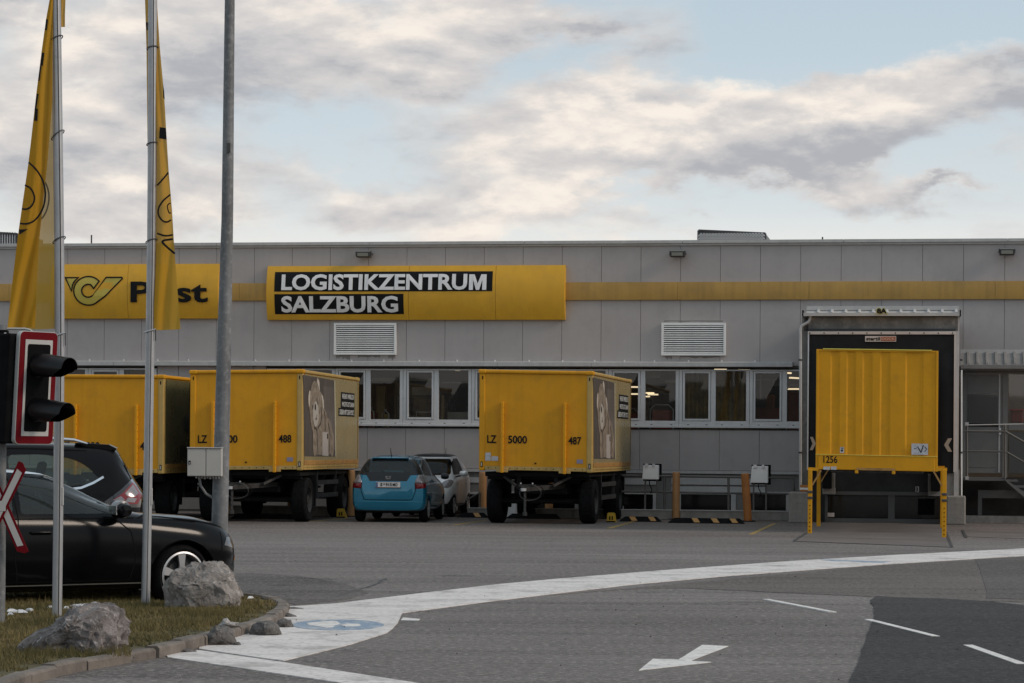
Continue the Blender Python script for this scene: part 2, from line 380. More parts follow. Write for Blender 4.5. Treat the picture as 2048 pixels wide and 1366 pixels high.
M_paint_clean = mat('white_road_paint', (.70, .67, .64), .7, nz=.06, ns=4, dirt=((.24, .22, .21), .8, 6), spot=((.3, .28, .27), .5, 20), bump=.003, bs=60)
M_ypaint = mat('worn_yellow_road_paint', (.30, .20, .045), .75, nz=.2, ns=3, dirt=((.10, .09, .08), .9, 3.5))
M_blue_paint = mat('faded_blue_road_paint', (.20, .27, .36), .75, nz=.15, ns=3, dirt=((.50, .49, .48), .95, 2.5), spot=((.5, .49, .47), .7, 12))
M_crack = mat('tar_crack', (.022, .021, .021), .6)
M_slab = mat('old_concrete_slab', (.118, .100, .090), .85, nz=.18, ns=.9, dirt=((.07, .06, .055), .6, 1.4), bump=.004, bs=30)
def flat(name, pts, z, m, label=None, kind='structure', world=False):
    P = [(p[0], p[1]) if world else tuple(ground(*p)[:2]) for p in pts]
    mb = MB(); mb.sheet(P, lambda a, b: (a, b, z)); n_ = len(P); mb.add([(a, b, z) for a, b in P] + [(a, b, .0005) for a, b in P], [(i, (i + 1) % n_, n_ + (i + 1) % n_, n_ + i) for i in range(n_)]); o = mb.build(name, m, kind=kind, recalc=False)
    return tag(o, label)
g = MB(); g.add([(-1500, -900, 0), (1500, -900, 0), (1500, 2600, 0), (-1500, 2600, 0)], [(0, 1, 2, 3)])
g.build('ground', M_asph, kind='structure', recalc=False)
def lerp_line(a, b, n, jit=0.0, seed=0):
    r = random.Random(seed)
    return [(a[0] + (b[0] - a[0]) * i / n + r.uniform(-jit, jit) * (0 < i < n), a[1] + (b[1] - a[1]) * i / n + r.uniform(-jit, jit) * .5 * (0 < i < n)) for i in range(n)]
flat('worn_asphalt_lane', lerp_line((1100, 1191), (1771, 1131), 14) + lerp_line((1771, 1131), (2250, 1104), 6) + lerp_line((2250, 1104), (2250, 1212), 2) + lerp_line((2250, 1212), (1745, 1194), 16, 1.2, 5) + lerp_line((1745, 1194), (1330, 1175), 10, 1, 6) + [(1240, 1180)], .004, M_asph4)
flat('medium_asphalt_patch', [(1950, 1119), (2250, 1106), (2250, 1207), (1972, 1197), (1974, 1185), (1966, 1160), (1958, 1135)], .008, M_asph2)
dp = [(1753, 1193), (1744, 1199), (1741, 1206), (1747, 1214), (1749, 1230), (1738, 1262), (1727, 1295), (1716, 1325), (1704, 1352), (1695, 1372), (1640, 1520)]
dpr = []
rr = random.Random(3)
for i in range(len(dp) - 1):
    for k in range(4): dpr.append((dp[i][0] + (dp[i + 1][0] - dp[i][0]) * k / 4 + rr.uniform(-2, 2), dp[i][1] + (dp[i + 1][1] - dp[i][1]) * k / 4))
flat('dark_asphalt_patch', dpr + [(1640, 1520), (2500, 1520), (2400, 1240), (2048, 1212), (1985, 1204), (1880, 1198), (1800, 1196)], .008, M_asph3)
ck = MB()
GZ = lambda z: (lambda a, b: (a, b, z))
def crack(pts, w, seed, z=.005):
    r = random.Random(seed); P = [ground(*p) for p in pts]; out = []
    for i in range(len(P) - 1):
        for k in range(8):
            q = P[i].lerp(P[i + 1], k / 8); out.append((q.x + r.uniform(-.03, .03), q.y + r.uniform(-.08, .08)))
    out.append(tuple(P[-1][:2])); ck.stroke(out, w, GZ(z))
crack([(672, 1195), (715, 1180), (745, 1171), (772, 1157)], .03, 4)
crack([(1260, 1176), (1330, 1175), (1500, 1182), (1745, 1194)], .02, 8, .0125)
crack([(470, 1168), (560, 1172), (640, 1164)], .02, 12)
ck.build('asphalt_crack', M_crack, kind='structure')
# broad white strip with its patch by the island
up = [(545, 1214), (590, 1213.5), (672, 1208), (828, 1189), (1000, 1169), (1120, 1158), (1331, 1141), (1563, 1124), (1800, 1110), (2048, 1097.6), (2260, 1090)]
lo = [(2260, 1101), (2048, 1112), (1771, 1129), (1461, 1152), (1262, 1170), (1100, 1189), (960, 1206), (804, 1227), (800, 1236), (795, 1247), (785, 1258), (773, 1267), (700, 1290), (640, 1305), (566, 1323), (480, 1311), (398, 1299), (400, 1282), (470, 1262), (540, 1240)]
flat('white_road_strip', up + lo, .008, M_paint)
flat('white_edge_strip', [(330, 1309), (398, 1302), (566, 1326), (824, 1366), (1230, 1432), (1040, 1432), (675, 1366), (450, 1333), (336, 1316)], .008, M_paint)
# small worn branch
flat('white_road_strip', [(806, 1236), (840, 1239), (836, 1242), (802, 1241)], .006, M_paint_clean)
for pts in ([(1525, 1200), (1539, 1200), (1673, 1225.5), (1658, 1225.5)], [(1729, 1240.5), (1743.5, 1240.5), (1880, 1274.5), (1864, 1274.5)], [(1926.5, 1292), (1945, 1292), (2054, 1330), (2033, 1330)]):
    flat('lane_dash', pts, .012, M_paint_clean)
flat('road_arrow', [(1278, 1341.5), (1306, 1318.5), (1357, 1320), (1404.5, 1290.5), (1457, 1293), (1380, 1322.5), (1422, 1325)], .005, M_paint_clean)
def blue_mark(cu, cv, ru, rv, shapes):
    flat('blue_road_emblem', [(cu + ru * math.cos(a * PI / 18), cv + rv * math.sin(a * PI / 18)) for a in range(36)], .012, M_blue_paint)
    for s in shapes: flat('blue_road_emblem_figure', [(cu + a, cv + b) for a, b in s], .016, M_paint_clean)
blue_mark(676, 1252, 92, 10.5, [[(-62, -3), (-40, -5), (-12, -7.5), (-2, -6.5), (4, -2), (-6, 1), (-10, 5), (-24, 6), (-44, 3), (-60, 1)], [(20, -2), (40, -1), (46, 1), (40, 3), (14, 3.5), (4, 1)]])
flat('blue_road_emblem', [(1640, 1121), (1665, 1120.2), (1700, 1122), (1735, 1123.2), (1782, 1124.6), (1768, 1126.4), (1730, 1126), (1700, 1124), (1672, 1123.6)], .012, M_blue_paint)
for a, b, c, d in (((1497, 1069), (1507, 1069), (1553, 1047), (1546, 1047)), ((1212, 1057), (1224, 1057), (1275, 1042), (1268, 1042)), ((905, 1050), (914, 1050), (975, 1041), (968, 1041)), ((620, 1043), (630, 1043), (700, 1037), (693, 1037))):
    flat('yellow_bay_line', [a, b, c, d], .006, M_ypaint)
flat('concrete_slab', [(1588, 1083), (1904, 1095), (1893, 1046), (1625, 1046)], .006, M_slab)
sj = MB()
for pts in (((1588, 1083), (1904, 1095)), ((1588, 1083), (1614, 1066)), ((1904, 1095), (1890, 1062)), ((1602, 1074), (1900, 1083))):
    sj.stroke([tuple(ground(*p)[:2]) for p in pts], .05, GZ(.011))
sj.build('slab_joint', M_crack, kind='structure')
flat('concrete_slab', [(1925, 1060), (2100, 1064), (2100, 1080), (1935, 1074)], .009, M_slab)
sj = MB()
for pts in (((1925, 1061), (1932, 1076)), ((1926, 1063), (2100, 1069)), ((1945, 1077), (2100, 1083))):
    sj.stroke([tuple(ground(*p)[:2]) for p in pts], .05, GZ(.014))
sj.build('slab_joint', M_crack, kind='structure')
# unseen dark ridge added behind the viewer to darken reflections in paint and glass
hm = MB(); n = 60; ring = []
for i in range(n + 1):
    a = math.radians(100 + 160 * i / n); R = 620
    h = 16 + 12 * noise.noise((i * .23, 1.7, 0)) + 6 * noise.noise((i * .9, 4.7, 0))
    ring.append([(math.sin(a) * R * .72, math.cos(a) * R * .72, -2), (math.sin(a) * R * .86, math.cos(a) * R * .86, h * .55), (math.sin(a) * R, math.cos(a) * R, h), (math.sin(a) * R * 1.2, math.cos(a) * R * 1.2, -2)])
hm.add([p for r in ring for p in r], [(4 * i + k, 4 * i + 4 + k, 4 * i + 5 + k, 4 * i + 1 + k) for i in range(n) for k in range(3)])
hm.build('unseen_ridge', mat('unseen_ridge_green', (.045, .052, .032), .95, nz=.4, ns=.05), kind='structure', smooth=60)
# ---------------------------------------------------------------- kerbed grass island
M_kerb = mat('kerb_stone', (.16, .135, .115), .85, nz=.3, ns=2, dirt=((.05, .04, .03), .9, 2.5), bump=.008, bs=25)
M_soil = mat('mossy_soil', (.085, .072, .030), .95, nz=.35, ns=5, dirt=((.045, .038, .02), .6, 9), bump=.02, bs=30)
KH = .09
kpx = [(-60, 1392), (-20, 1358), (35, 1340), (90, 1326), (160, 1312), (235, 1301), (300, 1290), (370, 1275), (430, 1258), (485, 1243), (525, 1229), (550, 1214), (556, 1206), (548, 1199), (520, 1192), (480, 1187), (420, 1183), (330, 1182)]
kp = [ground(u, v, KH) for u, v in kpx]
# resample the kerb line
def resample(P, step):
    out = [P[0].copy()]; acc = 0
    for i in range(len(P) - 1):
        a, b = P[i], P[i + 1]; L = (b - a).length; t = step - acc
        while t <= L: out.append(a.lerp(b, t / L)); t += step
        acc = (acc + L) % step if L + acc >= step else acc + L
    return out
def smooth_line(P, it=2):
    for _ in range(it):
        Q = [P[0]]
        for i in range(len(P) - 1): Q += [P[i].lerp(P[i + 1], .25), P[i].lerp(P[i + 1], .75)]
        P = Q + [P[-1]]
    return P
ks = resample(smooth_line(kp), .62)
isl = [Vector((p.x, p.y)) for p in ks] + [Vector(ground(150, 1191)[:2]), Vector(ground(-60, 1200)[:2]), Vector(ground(-400, 1215)[:2]), Vector(ground(-400, 1420)[:2])]
im = MB(); im.prism([tuple(p) for p in isl], lambda a, b, d: (a, b, d), 0, KH - .02)
island = im.build('grass_island', M_soil, kind='structure')
rr = random.Random(11)
for i in range(len(ks) - 1):
    a, b = ks[i], ks[i + 1]; d = (b - a).normalized(); nrm = Vector((-d.y, d.x, 0)); a2, b2 = a + d * .008, b - d * .008
    dz = rr.uniform(-.012, .012); w = .13; o1 = rr.uniform(-.012, .012)
    mb = MB(); vs = []
    for z, ins in ((0.0, 0), (KH + dz - .02, 0), (KH + dz, .02)):
        for p in (a2, b2): vs += [p + nrm * (o1 - ins + .0), p + nrm * (o1 - w + ins)]
    vs = [(q.x, q.y, z) for q, z in zip(vs, [0] * 4 + [KH + dz - .02] * 4 + [KH + dz] * 4)]
    mb.add(vs, [(0, 1, 3, 2), (0, 2, 6, 4), (1, 5, 7, 3), (4, 6, 10, 8), (5, 9, 11, 7), (8, 10, 11, 9), (0, 4, 5, 1), (2, 3, 7, 6), (4, 8, 9, 5), (6, 7, 11, 10)])
    mb.build('kerb_stone', M_kerb, parent=island)
# grass blades
M_grass = mat('winter_grass', (.075, .070, .022), .9, col2=(.165, .125, .045), ns=.9, dirt=((.26, .19, .09), .8, 3.5))
def point_in(poly, x, y):
    c = False; j = len(poly) - 1
    for i in range(len(poly)):
        if (poly[i][1] > y) != (poly[j][1] > y) and x < (poly[j][0] - poly[i][0]) * (y - poly[i][1]) / (poly[j][1] - poly[i][1]) + poly[i][0]: c = not c
        j = i
    return c
ipoly = [tuple(p) for p in isl]
def grass():
    r = np.random.RandomState(5); n = 150000
    xs = r.uniform(-6.0, -1.2, n); ys = r.uniform(16.5, 30.5, n)
    # stay inside the island, a hand's width from the kerb
    px = np.array([p[0] for p in ipoly]); py = np.array([p[1] for p in ipoly]); inside = np.zeros(n, bool); j = len(px) - 1
    cx, cy = xs, ys
    for i in range(len(px)):
        if py[i] != py[j]:
            hit = ((py[i] > cy) != (py[j] > cy)) & (cx < (px[j] - px[i]) * (cy - py[i]) / (py[j] - py[i]) + px[i]); inside ^= hit
        j = i
    keep = inside
    for i in range(len(ks) - 1): keep &= ((xs - ks[i].x) ** 2 + (ys - ks[i].y) ** 2) > .20 ** 2
    xs, ys = xs[keep], ys[keep]; n = len(xs)
    clump = np.array([noise.noise((x * 1.3, y * 1.3, .3)) for x, y in zip(xs, ys)])
    h = (.022 + .03 * r.rand(n)) * (1 + .9 * clump); h = np.where(r.rand(n) < .02, h * 2.0, h); a = r.uniform(0, 2 * PI, n); w = .0045
    lean = r.normal(0, .02, (n, 2))
    v = np.zeros((n, 3, 3)); v[:, 0, 0] = xs - w * np.cos(a); v[:, 0, 1] = ys - w * np.sin(a); v[:, 1, 0] = xs + w * np.cos(a); v[:, 1, 1] = ys + w * np.sin(a)
    v[:, :2, 2] = KH - .022; v[:, 2, 0] = xs + lean[:, 0]; v[:, 2, 1] = ys + lean[:, 1]; v[:, 2, 2] = KH - .02 + h
    me = bpy.data.meshes.new('grass'); me.vertices.add(n * 3); me.vertices.foreach_set('co', v.ravel()); me.loops.add(n * 3); me.loops.foreach_set('vertex_index', np.arange(n * 3))
    me.polygons.add(n); me.polygons.foreach_set('loop_start', np.arange(0, n * 3, 3)); me.update(); me.validate()
    o = bpy.data.objects.new('grass', me); COL.objects.link(o); me.materials.append(M_grass); tag(o, 'short olive brown grass covering the kerbed island', 'grass', kind='stuff')
grass()
# ================================================================== WAREHOUSE
wh = thing('warehouse', 'long grey metal clad warehouse with yellow band and ribbon windows', 'building', WALL)
px = WALL.pix
Z_TOP, Z_COR, Z_B1, Z_B0, Z_CAN1, Z_CAN0 = 6.92, 6.79, 5.875, 5.43, 3.885, 3.755
Z_WH, Z_SILL1, Z_SILL0, Z_RAIL = 3.69, 2.33, 2.23, 1.17
T0 = px(508.3, 600)[0]; SP = (px(2009, 600)[0] - T0) / 19.0
def row(z0, z1, k0, k1, skip=None, name='wall_panel'):
    for k in range(k0, k1):
        a, b = T0 + k * SP + .0045, T0 + (k + 1) * SP - .0045
        if skip and not skip(a, b): continue
        MB().box(a, b, 0, .055, z0, z1).build(name, M_panel, wh)
KL, KR = -9, 23
tS1 = px(313, 790)[0]; tS2 = px(533, 790)[0]; tE = px(1604, 790)[0]
row(Z_B1 - .05, Z_COR, KL, KR)
row(Z_CAN1 - .1, Z_B0 + .05, KL, KR)
row(Z_RAIL, Z_SILL0 - .06, KL, 17)
# panels between the two ribbon windows
for k in range(-4, 2):
    a, b = max(T0 + k * SP + .006, tS1 + .02), min(T0 + (k + 1) * SP - .006, tS2 - .02)
    if b - a > .15: MB().box(a, b, 0, .055, Z_SILL0 - .04, Z_CAN1 - .11).build('wall_panel', M_panel, wh, bev=.004)
x0, x1 = T0 + KL * SP, T0 + KR * SP
# load-bearing wall behind the cladding, with the openings
bk = MB()
bk.box(x0, x1, .06, .3, Z_WH + .03, Z_COR); bk.box(x0, tE + 1.5, .06, .3, 0, Z_SILL0 - .03); bk.box(tS1, tS2, .06, .3, Z_SILL0 - .03, Z_WH + .03)
bk.box(tE + .3, tE + 1.6, .06, .3, Z_SILL0 - .03, Z_WH + .03)
bk.build('inner_wall', M_joint, wh)
MB().box(x0, x1, .31, 42, Z_COR - .25, Z_COR - .05).build('roof', mat('roof_sheet', (.2, .2, .2), .7), wh)
# hall interior
M_int = mat('hall_interior', (.20, .165, .13), .9, nz=.4, ns=.6)
ib = MB(); ib.box(x0, x1, .31, 16, 1.0, 1.1); ib.box(x0, x1, 16, 16.2, 0, 6.6); ib.box(x0 - .2, x0, 0, 16, 0, Z_COR); ib.box(x1, x1 + .2, 0, 16, 0, Z_COR); ib.box(x0, x1, .31, 16, 5.6, 5.7)
ib.build('hall_shell', M_int, wh)
MB().box(x0, x1, -.05, .06, Z_COR, Z_COR + .05).build('cornice_lip', M_metal_lt, wh)
xx = x0
while xx < x1:
    MB().box(xx + .004, min(xx + 4.0, x1) - .004, -.10, .3, Z_COR + .05, Z_TOP).build('cornice', M_metal_lt, wh, bev=.006); xx += 4.0
# yellow band sections (bent sheet)
def bent(mb, a, b, z0, z1, y0, bulge, n=8):
    vs = []
    for i in range(n + 1):
        q = -1 + 2 * i / n; y = -(y0 + bulge * (1 - q * q)); z = z0 + (z1 - z0) * i / n
        vs += [(a, y, z), (b, y, z)]
    nb = len(vs); vs += [(a, -.002, z0), (b, -.002, z0), (a, -.002, z1), (b, -.002, z1)]
    fs = [(2 * i, 2 * i + 1, 2 * i + 3, 2 * i + 2) for i in range(n)]
    fs += [(nb, nb + 1, 1, 0), (nb + 2, 2 * n, 2 * n + 1, nb + 3), tuple([nb] + [2 * i for i in range(n + 1)] + [nb + 2]), tuple([nb + 1] + [2 * i + 1 for i in range(n + 1)] + [nb + 3]), (nb, nb + 2, nb + 3, nb + 1)]
    return mb.add(vs, fs)
bs = [x0] + [px(u, 600)[0] for u in (-250, 20, 480, 1130, 1356, 1618, 1990)] + [x1]
for a, b in zip(bs[:-1], bs[1:]):
    bent(MB(), a + .003, b - .003, Z_B0, Z_B1, .07, .015).build('yellow_band', M_yband, wh, smooth=40)
# flashing over the ribbon windows with its fasteners
tc_end = px(1585, 730, -.2)[0]; cuts = [px(u, 730, -.2)[0] for u in (-170, 34, 227, 418, 610, 802, 995, 1183, 1382)]
cuts = [x0] + cuts + [tc_end]
for a, b in zip(cuts[:-1], cuts[1:]):
    mb = MB(); mb.prism([(-.20, Z_CAN0), (-.20, Z_CAN0 + .10), (-.03, Z_CAN1), (0, Z_CAN1), (0, Z_CAN0 + .03), (-.18, Z_CAN0 + .02)], lambda p, q, d: (d, p, q), a + .003, b - .003)
    mb.build('window_flashing', M_metal_lt, wh)
fb = MB(); t = x0 + .2
rr = random.Random(2)
while t < tc_end:
    fb.tube([(t, -.045, Z_CAN1 - .03), (t, -.045, Z_CAN1 + .035)], .022, 8); t += rr.uniform(.75, .98)
fb.build('fastener', M_alu, wh, kind='stuff')
# ribbon windows
M_glass = glass_mat('window_glass', (.80, .79, .76), 1.0, .015, .88, (.10, .095, .09))
def window(a, b):
    w = b - a; z0, z1 = Z_SILL1, Z_WH
    A = lambda f: a + w * f
    fr = MB()
    fr.box(a + .004, A(.048), .0, .1, z0, z1); fr.box(A(.952), b - .004, .0, .1, z0, z1); fr.box(A(.452), A(.522), .005, .1, z0 + .07, z1 - .04)
    fr.box(A(.048), A(.952), .0, .1, z0, z0 + .07); fr.box(A(.048), A(.952), .0, .1, z1 - .04, z1)
    f = fr.build('window', M_alu, wh, bev=.006)
    sa = MB(); s0, s1, q0, q1 = A(.055), A(.448), z0 + .075, z1 - .045
    sa.box(s0, s0 + .05, -.015, .07, q0, q1); sa.box(s1 - .05, s1, -.015, .07, q0, q1); sa.box(s0 + .05, s1 - .05, -.015, .07, q0, q0 + .05); sa.box(s0 + .05, s1 - .05, -.015, .07, q1 - .05, q1)
    sa.build('sash', M_alu, f, bev=.006)
    rr2 = random.Random(int(a * 100)); tl = rr2.uniform(-.004, .004)
    MB().add([(s0 + .05, .03, q0 + .05), (s1 - .05, .03 + tl, q0 + .05), (s1 - .05, .03, q1 - .05), (s0 + .05, .03 + tl, q1 - .05)], [(0, 1, 2, 3)]).build('pane', M_glass, f, recalc=False)
    MB().add([(A(.522), .05, z0 + .07), (A(.952), .05 - tl, z0 + .07), (A(.952), .05, z1 - .04), (A(.522), .05, z1 - .04)], [(0, 1, 2, 3)]).build('pane', M_glass, f, recalc=False)
    sl = MB(); sl.box(a + .002, b - .002, -.07, .1, Z_SILL0, Z_SILL0 + .05); sl.box(a + .002, b - .002, -.03, .1, Z_SILL0 + .05, Z_SILL1 - .002)
    sl.build('sill', M_alu, f, bev=.004)
    dr = MB()
    for q in (.12, .38, .6, .88): dr.box(A(q), A(q) + .05, -.033, -.029, Z_SILL1 - .03, Z_SILL1 - .016)
    dr.build('drain_slot', M_black, f, kind='stuff')
us = [533, 670, 806, 943, 1080, 1217, 1358, 1499, 1643]
for a, b in zip(us[:-1], us[1:]): window(px(a, 790)[0], px(b, 790)[0])
us = [-370, -234, -98, 39, 176, 313]
for a, b in zip(us[:-1], us[1:]): window(px(a, 790)[0], px(b, 790)[0])
# rail and plinth under the cladding
M_plinth = mat('plinth_grey', (.19, .18, .172), .7, nz=.1, ns=1.5, streak=.3)
MB().box(x0, px(1600, 940)[0], -.06, .06, Z_RAIL - .085, Z_RAIL - .01).build('plinth_rail', M_metal_lt, wh)
MB().box(x0, px(1600, 940)[0], .01, .055, .06, Z_RAIL - .09).build('plinth', M_plinth, wh)
for (u0, u1, v0, v1) in ((1250, 1312, 956, 970), (1343, 1530, 954, 971), (1343, 1530, 972, 986), (720, 960, 952, 966), (1100, 1240, 960, 976)):
    a, z1 = px(u0, v0); b, z0 = px(u1, v1); MB().box(a, b, -.02, .008, z0 + .006, z1 - .006).build('plinth_panel', M_metal_lt, wh, bev=.003)
M_bglass = glass_mat('basement_glass', (.3, .3, .3), .9, .03, .5, (.006, .006, .006))
for (u0, u1) in ((700, 900), (915, 958), (1005, 1150), (1165, 1238), (1248, 1306), (1362, 1462), (1500, 1572)):
    a, z1 = px(u0, 988); b, z0 = px(u1, 1021)
    w = MB(); w.box(a - .08, a, -.04, .0, z0, z1 + .06); w.box(b, b + .12, -.04, .0, z0, z1 + .06); w.box(a, b, -.04, .0, z1, z1 + .06)
    f = w.build('basement_window', M_metal_lt, wh); MB().box(a, b, -.018, -.006, z0, z1).build('pane', mat('dark_basement_glass', (.006, .006, .007), .12), f)
# inside the hall: lit tubes and roll cages seen through the glass
M_tube = mat('lit_tube', (1, .9, .7), .5, emis=((1.0, .80, .52), 1.1))
def lamp_at(u, v, yo, ln, ang=0):
    x, z = px(u, v, yo); 
    ln *= .65; o = MB().bar((-ln / 2, 0, 0), (ln / 2, 0, 0), .055, .04).build('ceiling_tube_light', M_tube)
    o.location = WALL.w(x, yo, z); o.rotation_euler = (0, 0, -WALL.psi + ang); return o
LG = 'lit ceiling tubes inside the hall'
for i, (u, v, yo, ln, an, lb) in enumerate((
    (1269, 774, 5, .5, 0, 'warm lit tube behind glass, just above the corner of the right trailer'), (1272, 788, 6, .5, 0, 'lower warm lit tube behind glass beside the right trailer corner'),
    (1297, 786, 7, .5, .5, 'first of two overlapping lit tubes left of the red roll cage window'), (1306, 789, 7, .45, .5, 'small lit tube right of its neighbour above the red roll cages'),
    (1293, 793, 9, .3, 0, 'tiny lit tube lowest of the cluster above the roll cages'),
    (1441, 739.5, 3, .5, 0, 'lit tube at the head of the fifth pane from the dock'), (1488, 740.5, 3, .45, 0, 'lit tube at the head of the window beside the middle sash'),
    (1577, 746, 3, .35, 1.1, 'upper slanting lit tube in the last window before the dock'), (1590, 756, 3, .8, 1.1, 'long slanting lit tube in the last window before the dock'), (1589, 778, 6, .8, 0, 'level lit tube low in the last window before the dock'),
    (871, 758, 9, .2, 0, 'tiny lit lamp in the window between the two trailers'), (786, 796, 4, .16, 0, 'small lit strip low in the window right of the bear poster trailer'), (915, 740, 5, .2, 0, 'tiny lit lamp at the head of the window left of the middle trailer'),
    (2035, 781, 5, .7, 0, 'lit tube behind the right glazed entrance leaf'))):
    o = lamp_at(u, v, yo, ln, an); tag(o, lb, 'lamp', LG)
M_cage_red = mat('red_cage_cover', (.30, .035, .02), .7, nz=.3, ns=3); M_cage_y = mat('ochre_curtain', (.34, .25, .07), .8, nz=.4, ns=1.5)
M_cage_o = mat('orange_crate', (.42, .14, .03), .7, nz=.2, ns=3)
def cage(u0, u1, v0, yo, m, lb, bar=True):
    a, z1 = px(u0, v0, yo); b, _ = px(u1, v0, yo)
    t = thing('roll_cage', lb, 'roll cage', WALL, ((a + b) / 2, yo, 1.1), 'roll cages inside the hall'); w = (b - a) / 2; h = z1 - 1.1
    MB().box(-w * .85, w * .85, -.3, .3, .15, h * .92).build('load', m, t, bev=.03)
    if bar:
        MB().tube([(-w, -.32, .1), (-w, -.32, h - .12), (-w + .12, -.32, h), (w - .12, -.32, h), (w, -.32, h - .12), (w, -.32, .1)], .018, 8).build('frame', M_silver, t, smooth=60)
    MB().box(-w, w, -.33, .33, .05, .13).build('base', M_steel_dk, t)
cage(1303, 1349, 810, 1.6, M_cage_red, 'red covered roll cage with rounded bar in the second window right of the trailer')
cage(1244, 1280, 817, 2.4, M_cage_red, 'dull red roll cage just right of the right trailer corner')
cage(1366, 1392, 811, 1.5, M_cage_red, 'red roll cage left in the sash window below the ochre sheet')
cage(1397, 1400 + 14, 818, 2.2, M_cage_o, 'narrow orange roll cage beside the red one in the sash window')
cage(1575, 1610, 770, 2.5, M_cage_red, 'tall red roll cage in the last window before the dock')
cage(1532, 1551, 776, 3.5, M_cage_o, 'brown carton cage hanging high in the sash before the dock', bar=False)
cage(742, 753, 815, 1.2, M_cage_red, 'slim roll cage left in the window above the blue car')
cage(770, 783, 819, 1.2, M_cage_y, 'slim roll cage with pale load right in the window above the blue car')
cage(725, 735, 826, 1.4, M_cage_red, 'low red roll cage next to the bear poster trailer corner')
a, z1 = px(1368, 742, .9); b, z0 = px(1500, 846, .9)
t = thing('curtain', 'ochre sheet standing in for reflections behind the middle windows', 'curtain', WALL, ((a + b) / 2, 1.1, 1.1))  # wavy ochre sheet put in for the brownish reflections in the panes
cu = MB(); n = 40; w = (b - a) / 2
vs = [(-w + 2 * w * i / n, .05 * math.sin(i * 1.9), z) for z in (.2, 2.62) for i in range(n + 1)]
cu.add(vs, [(i, i + 1, n + 2 + i, n + 1 + i) for i in range(n)]).build('reflection_sheet', mat('ochre_reflection', (.30, .21, .07), .75, nz=.5, ns=2), t, smooth=60, recalc=False)
# antennas and roof things
for u, v0, lb in ((183, 470, 'thin rod aerial on the roof edge above the left sign'), (1645, 474, 'thin short rod aerial on the roof edge right of the rooftop unit')):
    x, z = px(u, v0, .6); t = MB().tube([(0, 0, 0), (0, 0, z - 6.85)], .02, 6).build('roof_aerial', M_steel_dk); t.location = WALL.w(x, .6, 6.85); tag(t, lb, 'aerial')
def roof_unit(u0, u1, v0, v1, vb, yo, lb, slats):
    a, za = px(u0, v0, yo); b, zb = px(u1, v1, yo); z0 = 6.72
    t = thing('rooftop_unit', lb, 'roof unit', WALL, (a, yo, z0)); W = b - a
    MB().prism([(0, 0), (W, 0), (W, zb - z0), (0.0, za - z0)], lambda p, q, d: (p, d, q), 0, 2.0).build('housing', mat('unit_dark_grey', (.12, .12, .125), .6, nz=.2, ns=4), t)
    fr = MB(); fr.bar((0, -.03, 0), (0, -.03, za - z0), .05); fr.bar((W, -.03, 0), (W, -.03, zb - z0), .05); fr.bar((0, -.03, za - z0), (W, -.03, zb - z0), .05); fr.build('frame', M_steel_dk, t)
    ms = MB()
    if slats == 'diamond':
        n = 22; rows_ = 8
        for i in range(n + 1):
            for j in range(rows_):
                xx = W * (i + .5 * (j % 2)) / n; zz = .16 + (zb - z0 - .16) * j / rows_
                if xx < W - .06: ms.bar((xx, -.05, zz), (xx + .03, -.05, zz + .05), .028); ms.bar((xx + .03, -.05, zz + .05), (xx + .06, -.05, zz), .028)
    else:
        for i in range(16): ms.bar((W * i / 16, -.03, .15), (W * i / 16, -.03, za - z0 - .02), .02)
    ms.build('grille', M_alu, t, kind='stuff')
roof_unit(1397, 1531, 461, 467, 484, 1.2, 'dark diamond mesh covered box rising above the right roof edge', 'diamond')
roof_unit(-45, 36, 463, 468, 486, 1.2, 'dark ribbed box on the roof edge at the far left', 'bars')
# ---------------------------------------------------------------- signs
def sign(name, label, u0, u1, v0, v1, seams, uref):
    a, z0 = px(u0, v1, -.25); b, _ = px(u1, v1, -.25); z1 = px(uref, v0, -.25)[1]; z0 = px(uref, v1, -.25)[1]
    t = thing(name, label, 'sign', WALL, (a, 0, z0)); W, Hh = b - a, z1 - z0
    cuts = [0] + [px(s, v0, -.25)[0] - a for s in seams] + [W]
    for p, q in zip(cuts[:-1], cuts[1:]): bent(MB(), p + .004, q - .004, 0, Hh, .12, .14, 14).build('sign_panel', M_ysign, t, smooth=40)
    surf = lambda z: -(.12 + .14 * (1 - (2 * z / Hh - 1) ** 2))
    mapf = lambda off: (lambda p, q, d=0: (p, surf(q) - off - d, q))
    def P(u, v):
        x, z = px(u, v, -.25); return x - a, z - z0
    return t, P, mapf, W, Hh
def letter_m():
    a, b = P(938.5, 548)[0], P(973, 548)[0]; z0, z1 = P(950, 580)[1], P(950, 548.5)[1]; f = mapf(.02)
    sh = [(0, 0), (0, 1), (.30, 1), (.5, .40), (.70, 1), (1, 1), (1, 0), (.77, 0), (.77, .66), (.59, 0), (.41, 0), (.23, .66), (.23, 0)]
    return MB().prism([(a + (b - a) * x, z0 + (z1 - z0) * y) for x, y in sh], f, 0, .02).build('lettering', M_white_letter, t)
t, P, mapf, W, Hh = sign('warehouse_sign', 'yellow sign with two lines of light capitals on black bars', 532, 1129, 530.5, 639, (817, 991), 830)
def plate(u0, u1, v0, v1, vref_u):
    p, _ = P(u0, v0); q, _ = P(u1, v0); zt = P(vref_u, v0)[1]; zb = P(vref_u, v1)[1]; mb = MB(); n = 6
    m = mapf(.006); m2 = mapf(-.03)
    vs = []
    for i in range(n + 1):
        z = zb + (zt - zb) * i / n; vs += [m(p, z), m(q, z), m2(p, z), m2(q, z)]
    fs = []
    for i in range(n):
        k = 4 * i; fs += [(k, k + 1, k + 5, k + 4), (k, k + 4, k + 6, k + 2), (k + 1, k + 3, k + 7, k + 5)]
    mb.add(vs, fs); return mb.build('letter_bar', M_print_black, t, smooth=40)
plate(549, 985, 543, 583, 700); plate(549, 807, 588, 628, 700)
